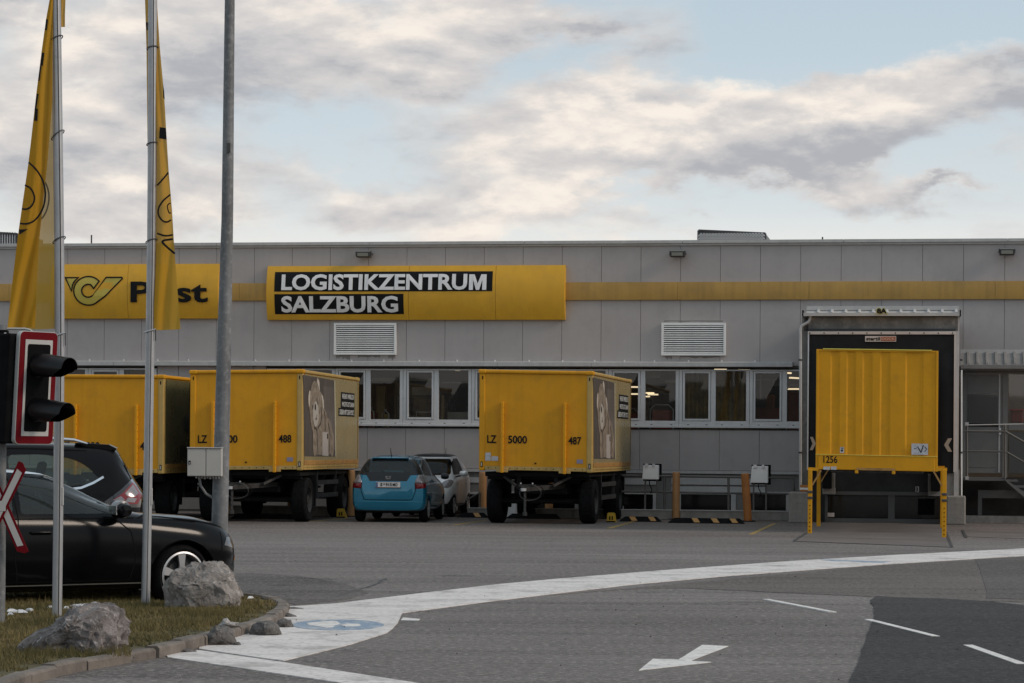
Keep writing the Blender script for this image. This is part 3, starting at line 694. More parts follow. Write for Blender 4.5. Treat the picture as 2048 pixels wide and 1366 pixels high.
def line_text(txt, u0, u1, v0, v1, uref, m, par, bold, name='lettering', off=.02, dp=.02):
    p, _ = P(u0, v0); q, _ = P(u1, v0)
    return MB().text(txt, (p, q, P(uref, v1)[1], P(uref, v0)[1]), mapf(off), bold, dp).build(name, m, par)
line_text('LOGISTIKZENTRU', 563.5, 934.5, 548, 580.5, 700, M_white_letter, t, .030); letter_m()
line_text('SALZBURG', 563, 796, 592, 625, 700, M_white_letter, t, .030)
t, P, mapf, W, Hh = sign('warehouse_sign', 'yellow sign with black outlined horn emblem and one bold black word', 100, 436, 527.5, 636.5, (255,), 250)
line_text('Post', 262, 416, 563, 605, 340, M_print_black, t, .022, dp=.03)
def L4(x, y): return P(100 + x / 3.94, 480 + y / 3.94)
R1, R2 = 113, 51
cxo, cyo = 303, 400
outer = [(388, 325)] + [(cxo + R1 * math.cos(a), cyo - R1 * math.sin(a)) for a in [math.radians(42 + 6 * i) for i in range(1, 46)]]
horn = outer + [(440, 440), (569, 305), (566, 294), (441, 294), (338, 437)]
inner = [(cxo + R2 * math.cos(a), cyo - R2 * math.sin(a)) for a in [math.radians(-45 - 10 * i) for i in range(0, 26)]]
horn = horn + inner + [(346, 383)]
tri_ = [(120, 296), (222, 296), (196, 322), (180, 352), (171, 402)]
hf, ho = MB(), MB()
for shp in (horn, tri_):
    pts = [L4(*p) for p in shp]
    hf.sheet(pts, mapf(.012)); ho.stroke(pts, .036, mapf(.02), closed=True)
hf.build('horn_fill', mat('horn_yellow_green', (.50, .39, .06), .5, nz=.05, ns=3), t); ho.build('horn_outline', M_print_black, t)
# ---------------------------------------------------------------- louvre vents and floodlights
def vent(u0, u1, v0, v1, label):
    a, z1 = px(u0, v0, -.08); b, z0 = px(u1, v1, -.08); t = thing('louvre_vent', label, 'vent', WALL, (a, 0, z0), 'louvre vents under the yellow band'); W, Hh = b - a, z1 - z0
    fr = MB(); e = .055
    fr.box(0, e, -.1, 0, 0, Hh); fr.box(W - e, W, -.1, 0, 0, Hh); fr.box(e, W - e, -.1, 0, 0, e); fr.box(e, W - e, -.1, 0, Hh - e, Hh); fr.build('frame', M_white, t, bev=.004)
    MB().box(e, W - e, -.012, -.002, e, Hh - e).build('backing', M_black, t)
    n = 13; first = None
    for i in range(n):
        z = e + (Hh - 2 * e) * (i + .5) / n
        if not first:
            first = MB().prism([(-.095, -.014), (-.092, .008), (-.03, .020), (-.03, .012), (-.088, -.018)], lambda p, q, d: (d, p, q), e + .003, W - e - .003).build('slat', M_white, t, loc=(0, 0, z))
        else: sharemesh(first, t, (0, 0, z))
vent(668, 792, 646, 709.5, 'white louvre vent below the black lettered sign')
vent(1323, 1451, 646, 711, 'white louvre vent on bare cladding between sign and dock')
M_flood = mat('flood_housing', (.035, .036, .036), .55); M_lens = mat('flood_lens', (.25, .25, .22), .2, spec=.6)
def flood(u, v, label):
    x, z = px(u, v, -.25); t = thing('floodlight', label, 'floodlight', WALL, (x, 0, z), 'floodlights along the roof edge')
    hb = MB(); hb.prism([(-.36, .03), (-.34, -.09), (-.12, -.10), (-.10, .07)], lambda p, q, d: (d, p, q), -.18, .18); hb.build('housing', M_flood, t, bev=.01)
    MB().prism([(-.362, .034), (-.36, .045), (-.10, .088), (-.10, .073)], lambda p, q, d: (d, p, q), -.165, .165).build('heat_sink', mat('flood_top_grey', (.16, .16, .155), .5), t)
    MB().prism([(-.3605, .01), (-.3625, .01), (-.346, -.075), (-.344, -.075)], lambda p, q, d: (d, p, q), -.14, .14).build('lens', M_lens, t)
    bk = MB(); bk.box(.183, .20, -.28, -.2, -.05, .05); bk.box(-.20, -.183, -.28, -.2, -.05, .05); bk.bar((.19, -.24, 0), (.19, 0, -.0), .02, .03); bk.bar((-.19, -.24, 0), (-.19, 0, 0), .02, .03)
    bk.build('bracket', M_flood, t)
flood(727, 507, 'small dark floodlight above the black lettered sign'); flood(1355, 506, 'small dark floodlight below the mesh covered rooftop box'); flood(2014, 502, 'small dark floodlight at the right edge above the entrance')

# machines, shelves and columns standing in the hall behind the panes
rr = random.Random(44)
HM = [mat('hall_grey_%s' % n_, c_, .7, nz=.25, ns=1.5) for n_, c_ in (('pale', (.42, .38, .33)), ('brown', (.22, .15, .09)), ('ochre', (.34, .25, .10)), ('dark', (.05, .045, .04)), ('red', (.30, .05, .03)))]
def hall_piece(nm, u0, u1, v0, v1, yo, m):
    a, z1 = px(u0, v0, yo); b, z0 = px(u1, v1, yo); MB().box(a, b, yo, yo + .12, max(1.11, z0), z1).build(nm, m, wh)
for u0, u1, v0, v1, yo, k_ in ((742, 795, 756, 762, 1.4, 0), (753, 770, 772, 850, 2.2, 2), (774, 797, 790, 850, 3.0, 3), (816, 866, 757, 762, 1.2, 0), (824, 864, 774, 790, 2.0, 0), (826, 860, 796, 850, 2.6, 1), (832, 868, 823, 826, 1.0, 0), (832, 834, 826, 850, 1.0, 0),
    (882, 936, 764, 767, 1.0, 0), (883, 888, 790, 850, 1.3, 2), (895, 936, 824, 850, 1.1, 0), (896, 910, 780, 820, 3.0, 3), (1290, 1320, 742, 756, 2.0, 0), (1330, 1351, 760, 766, 1.6, 0), (1505, 1540, 758, 761, 1.2, 0), (1520, 1523, 742, 800, 1.0, 0), (1545, 1562, 758, 772, 1.8, 0), (1226, 1250, 748, 800, 3.0, 1),
    (1434, 1492, 790, 793, 1.3, 3), (1434, 1492, 806, 809, 1.3, 3), (1434, 1492, 822, 825, 1.3, 3), (1450, 1454, 786, 850, 1.25, 3), (1478, 1481, 786, 850, 1.25, 3), (1290, 1300, 800, 850, 3, 1), (1510, 1560, 815, 850, 2.0, 4), (1440, 1448, 795, 822, 1.5, 1), (1458, 1475, 810, 822, 1.5, 4), (690, 712, 760, 850, 2.0, 1), (140, 175, 742, 752, 1.5, 3), (260, 300, 738, 760, 1.5, 2)):
    hall_piece('hall_fitting', u0, u1, v0, v1, yo, HM[k_])
M_stain = mat('water_stain', (.20, .185, .175), .6, nz=.2, ns=3, streak=.4)
for (u0, u1, v0, v1) in ((672, 700, 710.5, 720), (716, 760, 710.5, 717), (776, 790, 710.5, 721), (1330, 1344, 712, 720), (1360, 1440, 712, 717), (1328, 1446, 641, 645)):
    a, z1 = px(u0, v0); b, z0 = px(u1, v1); r_ = random.Random(u0); n_ = 10
    MB().sheet([(a, z1), (b, z1)] + [(b + (a - b) * i / n_, z0 + (z1 - z0) * r_.uniform(0, .7)) for i in range(n_ + 1)], lambda p, q: (p, -.003, q)).build('stain', M_stain, wh, recalc=False)

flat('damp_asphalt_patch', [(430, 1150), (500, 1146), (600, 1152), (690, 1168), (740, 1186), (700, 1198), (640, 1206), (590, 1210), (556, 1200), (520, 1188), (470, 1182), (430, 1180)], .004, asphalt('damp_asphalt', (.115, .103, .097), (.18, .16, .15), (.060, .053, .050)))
# ================================================================== DOCK AND ENTRANCE
DY = -3.8
dpx = lambda u, v, y=DY: px(u, v, y)
M_weath = mat('weathered_dock_sheet', (.14, .14, .135), .6, nz=.25, ns=1.6, dirt=((.34, .325, .305), .9, 1.8), streak=.2)
M_curt = mat('black_dock_curtain', (.008, .008, .009), .6, nz=.4, ns=2, spec=.25)
M_beige = mat('beige_reflector', (.42, .34, .27), .6)
M_pinkw = mat('pale_trim', (.60, .52, .48), .45, nz=.05, ns=3, streak=.1)
xl, _ = dpx(1604, 800); xr, _ = dpx(1919, 800); zt = dpx(1760, 632)[1]
dock = thing('dock_shelter', 'loading dock shelter 8A with black curtains and grey weathered surround', 'loading dock', WALL, (xl, DY, 0)); DW = xr - xl
def D(u, v, y=DY):
    a, b = px(u, v, y); return a - xl, b
def dbox(name, u0, u1, v0, v1, y0, y1, m, par=dock, uref=None, bev=0, **k):
    a = D(u0, v0)[0]; b = D(u1, v0)[0]; z1 = D(uref or (u0 + u1) / 2, v0)[1]; z0 = D(uref or (u0 + u1) / 2, v1)[1]
    return MB().box(a, b, y0, y1, z0, z1).build(name, m, par, bev=bev, **k)
dbox('header_panel', 1608, 1916, 634, 662, 0, .1, M_weath)
MB().box(.02, .12, .1, 3.75, D(1604, 960)[1], zt).build('side_wall', M_weath, dock); MB().box(DW - .12, DW - .02, .1, 3.75, D(1919, 960)[1], zt).build('side_wall', M_weath, dock)
dbox('frame_post', 1604, 1617, 634, 972, .0, .12, M_weath); dbox('frame_post', 1910, 1919, 634, 992, .0, .12, M_metal_lt)
MB().box(.0, DW, .12, 3.78, zt - .02, zt + .03).build('roof', M_weath, dock)
dbox('wall_flashing', 1613, 1918, 612, 620, .1, .16, M_metal_lt, bev=.004)
# trapezoid roof sheet over the dock
cs = MB(); a0 = D(1613, 622)[0]; a1 = D(1916, 622)[0]; n = 11; pr = []
for i in range(n):
    s = a0 + (a1 - a0) * i / n; w = (a1 - a0) / n
    pr += [(s, 0), (s + w * .72, 0), (s + w * .80, .05), (s + w * .92, .05)]
pr.append((a1, 0)); z = D(1760, 629)[1]
vs = [(p, -.12, z + q) for p, q in pr] + [(p, .14, z + q + .1) for p, q in pr]; m = len(pr)
cs.add(vs, [(i, i + 1, m + i + 1, m + i) for i in range(m - 1)]); vs2 = [(p, -.12, z + q - .012) for p, q in pr]
cs.build('corrugated_sheet', M_metal_lt, dock, recalc=False)
MB().box(a0, a1, -.05, .1, z - .02, z + .0).build('roof_closure', M_black, dock)
gt = MB(); g0, g1 = D(1607, 629)[0], D(1920, 629)[0]; zg = D(1760, 626.5)[1]
gt.prism([(-.26, zg - .075), (-.26, zg), (-.25, zg), (-.245, zg - .06), (-.12, zg - .06), (-.12, zg), (-.11, zg), (-.11, zg - .075)], lambda p, q, d: (d, p, q), g0, g1).build('gutter', M_metal_lt, dock)
MB().box(g0 - .02, g0 + .01, -.27, .0, zg - .08, zg + .06).build('gutter_end', M_black, dock); MB().box(g1 - .01, g1 + .02, -.27, .0, zg - .08, zg + .06).build('gutter_end', M_black, dock)
# curtains and trims
dbox('top_seal', 1616, 1911, 657.5, 663, -.06, .1, mat('dark_seal', (.02, .025, .03), .5))
tr = dbox('trim_strip', 1616, 1911, 663, 669, -.09, .02, M_pinkw, bev=.003)
rv = MB()
for i in range(11):
    x, z = D(1620 + i * 28.5, 666.5); rv.tube([(x, -.098, z), (x, -.088, z)], .016, 8)
rv.build('rivet', M_black, tr, kind='stuff')
dbox('side_trim', 1616, 1618.5, 669, 940, -.08, .03, M_silver); dbox('side_trim', 1908.5, 1911, 669, 944, -.08, .03, M_pinkw)
a, z1 = D(1618.5, 669); b, _ = D(1908.5, 669); zc = D(1760, 706)[1]; zl = D(1625, 944)[1]
def flap(x0, x1, z0, z1, nm):
    n = 8; vs = []; 
    for i in range(n + 1):
        for j in range(5):
            vs.append((x0 + (x1 - x0) * i / n, -.03 - .035 * math.sin(PI * i / n) - .012 * noise.noise((i * .9, j * 1.1, x0)), z0 + (z1 - z0) * j / 4))
    MB().add(vs, [(5 * i + j, 5 * i + 5 + j, 5 * i + 6 + j, 5 * i + 1 + j) for i in range(n) for j in range(4)]).build(nm, M_curt, dock, smooth=60, recalc=False)
flap(a, b, zc, z1, 'top_curtain'); c0 = D(1645, 800)[0]; c1 = D(1866, 800)[0]
flap(a, c0, zl, zc, 'side_curtain'); flap(c1, b, zl, zc, 'side_curtain')
MB().box(a, b, .5, .6, zl, z1).build('dark_opening_sheet', mat('dock_void', (.012, .012, .012), .8), dock)  # near-black sheet stands for the shade inside the dock opening
for (ua, ub, sgn, cxp, cyp) in ((1619, 1631, 1, 1626, 887), (1888, 1904, -1, 1896, 890)):
    w = (D(ub, 890)[0] - D(ua, 890)[0]); x, z = D(cxp, cyp); pts = [(-.5, .5), (.0, .5), (.5, 0), (.0, -.5), (-.5, -.5), (-.05, 0)]
    MB().prism([(x + sgn * p * w, z + q * .31) for p, q in pts], lambda p, q, d: (p, -.075 - d, q), 0, .006).build('chevron', M_beige, dock)
lb = dbox('maker_label', 1730.5, 1792.5, 672.5, 683.5, -.105, -.09, mat('label_white', (.58, .50, .45), .5), uref=1760)
dbox('label_field', 1761.5, 1791.3, 673.7, 682.4, -.108, -.104, mat('label_red', (.33, .09, .04), .5), lb, uref=1760)
MB().text('stertil', (D(1732.5, 680)[0], D(1760, 680)[0], D(1760, 681.6)[1], D(1760, 674)[1]), XZ(-.107), .03, .003).build('lettering', M_print_black, lb)
MB().text('DOCK', (D(1763.5, 680)[0], D(1789.5, 680)[0], D(1760, 680.3)[1], D(1760, 675.3)[1]), XZ(-.109), .01, .003).build('lettering', mat('label_text_pale', (.6, .4, .3), .5), lb)
np_ = thing('number_plate', 'black 8A dock number with pale yellow edge on the gutter', 'number', WALL, (xl + D(1768, 623)[0], DY - .30, D(1768, 623)[1]))
q = lambda u, v: (D(u, v, DY - .3)[0] - D(1768, 623, DY - .3)[0], D(u, v, DY - .3)[1] - D(1768, 623, DY - .3)[1])
MB().text('8A', (q(1756.5, 0)[0], q(1780.5, 0)[0], q(1768, 630)[1], q(1768, 616.5)[1]), XZ(.0), .11, .01).build('edge', mat('pale_yellow', (.50, .45, .16), .5), np_)
MB().text('8A', (q(1758.5, 0)[0], q(1778.5, 0)[0], q(1768, 628.5)[1], q(1768, 618)[1]), XZ(-.012), .05, .01).build('lettering', M_print_black, np_)
# rain pipes
def pipe(name, label, pts, r, y, m=M_metal_lt, group=None):
    P3 = [Vector((*px(u, v, y), 0)) for u, v in pts]; o0 = P3[-1]
    t = thing(name, label, 'pipe', WALL, (o0.x, y, max(0, o0.y)), group)
    MB().tube([(p.x - o0.x, 0, p.y - max(0, o0.y)) for p in P3], r, 12).build('tube', m, t, smooth=50)
    z = P3[len(P3) // 2].y
    for v in (720, 905):
        x, z = px(pts[-1][0], v, y)
        if z > P3[-1].y: MB().lathe([(r + .002, -.02), (r + .014, -.02), (r + .014, .02), (r + .002, .02)], (x - o0.x, 0, z - max(0, o0.y)), 'z', 12).build('clip', M_steel_dk, t)
pipe('downpipe', 'grey rain pipe with double bend left of the dock', [(1621, 632), (1620, 639), (1617, 644), (1610, 648), (1603, 652), (1601, 658), (1601, 664), (1601, 700), (1601, 980)], .034, DY - .15, M_metal_lt)
pipe('downpipe', 'thin pale pipe right of the dock beside the glazed entrance', [(1923, 740), (1923, 800), (1923, 992)], .018, -3.3, M_white)
# below the dock leveller
du = thing('dock_leveller_pit', 'dark dock base with glazed lower opening and rubber buffers under the dock', 'dock pit', WALL, (xl, DY, 0))
MB().box(.1, DW - .1, .45, .6, 0, D(1760, 944)[1]).build('back_wall', mat('dock_base_dark', (.035, .034, .033), .8, nz=.3, ns=2), du)
for (u0, u1, v0, v1, y0, y1, m, nm) in ((1650, 1655, 990, 1047, .0, .2, M_steel_dk, 'frame_bar'), (1776, 1789, 990, 1047, .38, .44, mat('door_grey', (.11, .108, .105), .6), 'frame_bar'), (1650, 1885, 1038, 1046, .30, .44, mat('door_grey', (.11, .108, .105), .6), 'lower_rail'),
    (1652, 1884, 984, 991, .34, .44, mat('door_grey', (.11, .108, .105), .6), 'upper_rail'), (1664, 1670, 946, 976, -.05, .1, M_concrete, 'bracket'), (1645, 1670, 976, 988, -.05, .3, M_concrete, 'bracket'), (1856, 1862, 948, 980, -.05, .1, M_concrete, 'bracket'), (1856, 1882, 980, 992, -.05, .3, M_concrete, 'bracket'),
    (1646, 1664, 944, 977, -.22, -.05, M_rubber, 'buffer'), (1862, 1880, 946, 982, -.22, -.05, M_rubber, 'buffer'), (1836, 1869, 998, 1030, .15, .25, M_black, 'vent_box'), (1654, 1668, 1026, 1034, .2, .24, M_pinkw, 'reflector')):
    dbox(nm, u0, u1, v0, v1, y0, y1, m, du, bev=.006 if nm in ('buffer',) else 0)
a, z1 = D(1655, 992); b, z0 = D(1884, 1038); MB().box(a, b, .40, .41, z0, z1).build('pane', mat('dark_lower_glass', (.012, .012, .012), .08, nz=.3, ns=.5), du)
MB().text('13', (D(1831, 976)[0], D(1838, 976)[0], D(1834, 985)[1], D(1834, 973)[1]), XZ(.445), .02, .004).build('lettering', M_white, du)
dw = thing('dock_wall', 'grey weathered wall stub right of the dock curtain', 'wall', WALL, (D(1892, 960)[0] + xl, DY, 0))
w = D(1919, 960)[0] - D(1892, 960)[0]; zz = D(1905, 940)[1]
MB().box(0, w, .02, .6, 0, zz).build('pillar', M_concrete, dw)
def block(u0, u1, v0, v1, yo, label):
    a, z1 = px(u0, v0, yo); b, _ = px(u1, v1, yo); t = MB(); w = b - a; t.box(0, w, 0, .7, 0, z1)
    o = t.build('concrete_block', M_concrete, bev=.03); o.location = WALL.w(a, yo, 0); o.rotation_euler = (0, 0, -WALL.psi); tag(o, label, 'concrete block')
block(1577, 1618, 984, 1048, -4.5, 'stained concrete block left of the yellow container legs'); block(1893, 1931, 992, 1050, -4.5, 'worn concrete block right of the yellow container legs')
t = thing('barrier_bracket', 'orange and white striped bracket resting on the left concrete block', 'bracket', WALL, (px(1601, 980, -4.3)[0], -4.3, px(1601, 984, -4.3)[1]))
for v0, v1, m in ((970, 975, mat('orange_paint', (.42, .15, .03), .6, nz=.2, ns=5)), (975, 979.5, M_white), (979.5, 983, mat('orange_paint', (.42, .15, .03), .6))):
    a, z1 = px(1600, v0, -4.3); b, z0 = px(1616, v1, -4.3); a0 = px(1601, 980, -4.3)[0]; zb = px(1601, 984, -4.3)[1]
    MB().box(a - a0, b - a0, 0, .25, max(z0 - zb, 0.002), z1 - zb - .002).build('stripe', m, t)
# ---------------------------------------------------------------- glazed entrance at the right
EY = -1.6
ex0 = px(1921, 800, EY)[0]; ent = thing('entrance_porch', 'glazed entrance porch with corrugated canopy right of the dock', 'entrance', WALL, (ex0, EY, 0))
def E(u, v, y=EY):
    a, b = px(u, v, y); return a - ex0, b
def ebox(name, u0, u1, v0, v1, y0, y1, m, par=ent, uref=1980, **k):
    return MB().box(E(u0, v0)[0], E(u1, v0)[0], y0, y1, E(uref, v1)[1], E(uref, v0)[1]).build(name, m, par, **k)
M_door = mat('grey_door', (.15, .146, .14), .5, nz=.1, ns=2); M_door2 = mat('grey_door_panel', (.125, .125, .12), .4, nz=.1, ns=2)
RU = 2200
ebox('canopy_flashing', 1921, RU, 699, 707, .0, .1, M_metal_lt)
EYC = EY - .9
cs = MB(); c0 = E(1921, 710)[0]; c1 = E(RU, 710)[0]; zt_, zb_ = E(1980, 707)[1], E(1980, 731)[1]; n = 15; pr = []; w = (c1 - c0) / n
for i in range(n): pr += [(c0 + i * w, 0), (c0 + i * w + w * .62, 0), (c0 + i * w + w * .7, .05), (c0 + i * w + w * .92, .05)]
pr.append((c1, 0)); m = len(pr)
cs.add([(p, .0, zt_ + q) for p, q in pr] + [(p, -.55, zb_ + q) for p, q in pr], [(i, i + 1, m + i + 1, m + i) for i in range(m - 1)]).build('corrugated_canopy', M_plinth, ent, recalc=False)
ebox('canopy_gutter', 1921, RU, 732, 739, -.66, -.52, M_plinth)
ebox('soffit', 1921, RU, 739, 742, -.52, .0, M_door)
ebox('porch_frame', 1924, 1932, 742, 955, .0, .12, M_door); ebox('transom', 1932, RU, 742, 747, .01, .12, M_door)
M_eglass = glass_mat('entrance_glass', (.9, .9, .9), 1.0, .02, .80, (.16, .155, .15))
ebox('porch_frame', 2006, 2016, 747, 955, .005, .12, M_door)
dl = ebox('door_leaf', 1932.5, 2005.5, 748, 946, .04, .07, M_door)
ebox('pane', 1935, 1996, 788, 846, .02, .03, M_eglass, dl); ebox('lower_panel', 1937, 1996, 864, 935, .03, .045, M_door2, dl); ebox('kick_rail', 1934, 1998, 847, 853, .02, .05, M_black, dl)
ebox('upper_panel', 1935, 1996, 752, 784, .032, .045, M_door2, dl)
ebox('frame_strip', 1998, 2001, 748, 945, .02, .05, M_metal_lt, dl)
hd = None
for v in (858, 867): 
    x, z = E(2000, v); MB().tube([(x, -.03, z), (x, .03, z)], .03, 12).build('door_handle', M_silver, dl)

ebox('side_panel', 2018, RU, 864, 946, .03, .06, mat('dark_panel', (.055, .057, .056), .5), ent); ebox('pane', 2018, RU, 749, 845, .03, .04, M_eglass, ent); ebox('panel_rail', 2017, RU, 846, 860, .02, .07, M_door, ent)
# red things behind the entrance glass
for (u0, u1, v0, v1, m, lb) in ((1938, 1968, 792, 815, M_cage_o, 'blurred orange crate behind the entrance door pane'), (1960, 1994, 815, 845, M_cage_red, 'dark red crate low behind the entrance door pane'), (2022, 2046, 818, 845, M_cage_red, 'dark red crate behind the pane at the right edge')):
    a, z1 = px(u0, v0, -.9); b, z0 = px(u1, v1, -.9); c = MB().box(0, b - a, 0, .35, 0, z1 - z0); c.box(-.02, b - a + .02, -.02, .37, z1 - z0 - .06, z1 - z0)
    o = c.build('crate', m, bev=.02); o.location = WALL.w(a, -.9, z0); o.rotation_euler = (0, 0, -WALL.psi); tag(o, lb, 'crate')
ebox('porch_back', 1921, RU, 742, 955, 1.3, 1.34, M_int, ent)
# landing, stair and rails
SY = -2.9
sx0 = px(1928, 955, SY)[0]; st = thing('landing_stair', 'steel landing with handrails and steps going down right of the dock', 'stairs', WALL, (sx0, SY, 0))
def S(u, v): a, b = px(u, v, SY); return a - sx0, b
def sb(u0, v0, u1, v1, w, nm, m, y=0):
    a, z0 = S(u0, v0); b, z1 = S(u1, v1); return MB().tube([(a, y, z0), (b, y, z1)], w, 8).build(nm, m, st, smooth=50)
M_rail = mat('grey_handrail', (.115, .108, .10), .55, .1)
sb(1927, 862, 2011, 863, .028, 'rail', M_rail); sb(1927, 902, 2011, 903, .022, 'rail', M_rail); sb(1931, 850, 2048, 848, .015, 'rail', M_metal_lt, .3)
sb(1934, 845, 1934, 957, .026, 'post', M_rail); sb(2010, 850, 2010, 957, .026, 'post', M_rail)
sb(2011, 863, 2090, 908, .028, 'rail', M_rail); sb(2011, 903, 2090, 948, .022, 'rail', M_rail)
x0_, z = S(1926, 955); x1_, _ = S(2012, 955)
MB().box(x0_, x1_, 0, 1.25, z - .07, z).build('landing_plate', mat('landing_grey', (.10, .10, .10), .6), st)
for k in range(5):
    a, zz = S(2012 + k * 17, 960 + k * 12); MB().box(a, a + .28, .05, 1.2, zz - .04, zz).build('step', mat('landing_grey', (.1, .1, .1)), st)
a, zz = S(2006, 955); b, z2 = S(2090, 1012); MB().prism([(a, zz), (b, z2), (b, z2 - .22), (a + .1, zz - .12)], lambda p, q, d: (p, d, q), -.02, .02).build('stringer', mat('stringer_grey', (.12, .12, .12), .6), st)
a, z1 = S(1934, 848); 
for v in (848, 956):
    a, z1 = S(1934, v); MB().box(a - .04, a + .04, -.05, .03, z1 - .04, z1 + .04).build('clamp', M_metal_lt, st)
eb = thing('concrete_plinth', 'low concrete base with steel beam under the entrance landing', 'plinth', WALL, (sx0, -2.5, 0))
def EB(u, v): a, b = px(u, v, -2.5); return a - sx0, b
for (u0, u1, v0, v1, y0, y1, m, nm) in ((1956, RU, 980, 996, 0, .3, mat('beam_grey', (.09, .09, .09), .7), 'beam'), (1956, 1964, 996, 1031, .02, .3, mat('beam_grey', (.09, .09, .09), .7), 'post'), (1930, RU, 1031, 1060, -.1, .4, M_concrete, 'concrete_base'), (1924, RU, 957, 1031, .9, .95, mat('dock_base_dark', (.03, .03, .03)), 'back_wall')):
    a, z1 = EB(u0, v0); b, _ = EB(u1, v0); z0 = max(0, EB(u0, v1)[1]); MB().box(a, b, y0, y1, z0, z1).build(nm, m, eb)
# ================================================================== YARD FURNITURE BY THE WALL
CY = -2.6
cw = thing('low_kerb_wall', 'low concrete kerb wall carrying the grey railing below the windows', 'low wall', WALL, (px(430, 1030, CY)[0], CY, 0)); c0 = px(430, 1030, CY)[0]
c1 = px(1577, 1030, CY)[0]; zc = px(1400, 1021.5, CY)[1]; gap0, gap1 = px(700, 1030, CY)[0], px(934, 1030, CY)[0]
t = c0
while t < c1 - .1:
    if gap0 - .1 < t < gap1 - .1: t = gap1
    b = min(t + 2.6, c1) if t >= gap1 else min(t + 2.6, gap0); MB().box(t - c0 + .004, b - c0 - .004, 0, .3, 0, zc).build('wall_block', M_concrete, cw, bev=.01); MB().box(t - c0, b - c0, -.02, .04, zc, zc + .02).build('edge_strip', M_metal_lt, cw); t = b
rl = thing('railing', 'grey tubular railing on the low kerb wall right of the middle trailer', 'railing', WALL, (px(1236, 1021, CY)[0], CY + .1, zc)); r0 = px(1236, 1021, CY)[0]
def RP(u, v): a, b = px(u, v, CY + .1); return a - r0, b - zc
def rt(pts, r, nm): return MB().tube([(RP(*p)[0], 0, RP(*p)[1]) for p in pts], r, 8).build(nm, M_rail, rl, smooth=50)
M_rail2 = M_rail
rt([(1236, 951), (1329, 952), (1588, 956), (1588, 984)], .030, 'top_rail'); rt([(1240, 983), (1588, 988)], .026, 'mid_rail')
for u in (1329, 1457): rt([(u, 953), (u, 1021)], .03, 'post')
rl2 = thing('railing', 'short grey railing half hidden behind the silver car and trailer', 'railing', WALL, (px(930, 1018, CY)[0], CY + .1, zc)); r0b = px(930, 1018, CY)[0]
for (p, q) in (((930, 1002), (960, 985)), ((960, 985), (960, 1016))):
    a, za = px(*p, CY + .1); b, zb = px(*q, CY + .1); MB().tube([(a - r0b, 0, za - zc), (b - r0b, 0, zb - zc)], .018, 8).build('rail', M_rail, rl2, smooth=50)
def cabinet(u0, u1, v0, v1, vb, label, du=0):
    y = CY - .1; a, z1 = px(u0, v0, y); b, z0 = px(u1, v1, y); w = (b - a) / 2; cx = (a + b) / 2
    t = thing('control_cabinet', label, 'electrical box', WALL, (cx, y, 0), 'white control boxes on the railing')
    tl = .06
    MB().prism([(-w, z0), (w, z0), (w + .0, z1), (-w + .03, z1)], lambda p, q, d: (p, d - (q - z0) * -tl, q), 0, .22).build('box', mat('cabinet_white', (.82, .80, .78), .45, nz=.07, ns=3, streak=.15), t, bev=.012)
    MB().box(-w + .01, w + .05, .18, .26, z0 - .04, z1 + .03).build('back_plate', M_black, t)
    h = MB(); h.box(-w + .07, -w + .15, -.012, .02, z1 - .04, z1 + .035); h.box(w - .15, w - .09, -.012, .02, z1 - .04, z1 + .035); h.build('hinge', M_silver, t)
    for s in (-w + .07, w - .05): MB().box(s - .02, s + .02, .1, .14, zc, z0).build('leg', M_rail, t)
    MB().tube([(-.03, .08, z0), (-.02, .06, z0 - .12), (.04, .06, z0 - .25), (0, .06, z0 - .34)], .012, 6).build('cable', M_black, t, smooth=50)
cabinet(1284, 1317, 930, 959, 1020, 'white control box with black back plate nearer the trailers')
cabinet(1501, 1536, 932, 966, 1020, 'white control box behind the leaning orange bollard')
M_boll = mat('orange_bollard', (.42, .215, .085), .6, nz=.1, ns=3, streak=.25, dirt=((.25, .12, .05), .4, 4))
M_boll2 = mat('rust_orange_bollard', (.36, .135, .03), .6, nz=.15, ns=3, streak=.3, dirt=((.18, .07, .02), .5, 4))
def bollard(ut, vt, ub, vb, r, label, m=M_boll):
    g_ = ground(ub, vb); top = at(ut, vt, g_.y); d = top - g_
    t = thing('bollard', label, 'bollard', None, g_, 'bollards along the kerb wall')
    pts = [Vector((0, 0, 0)), d * .97, d * .985, d]
    MB().tube(pts, [r, r, r * .97, r * .85], 24).build('post', m, t, smooth=40)
    MB().tube([(0, 0, 0), (0, 0, .02)], r * 1.9, 16).build('foot', M_rubber, t)
bollard(1352.5, 944, 1352, 1039, .092, 'pale orange bollard between the two white control boxes'); bollard(1490, 947, 1496, 1043, .095, 'rust orange bollard leaning beside the right control box', M_boll2)
bollard(966, 944, 965, 1030, .095, 'tall orange bollard right behind the left wheel of the middle trailer'); bollard(1098, 960, 1098, 1031, .10, 'orange bollard seen under the middle trailer')
bollard(458, 960, 461, 1030, .06, 'orange bollard under the left part of the bear trailer next to the lamp post', M_boll); bollard(578, 960, 579, 1030, .05, 'thin orange bollard under the bear trailer beside its right front wheel'); bollard(702, 940, 702, 1033, .095, 'orange bollard between bear trailer and blue car')
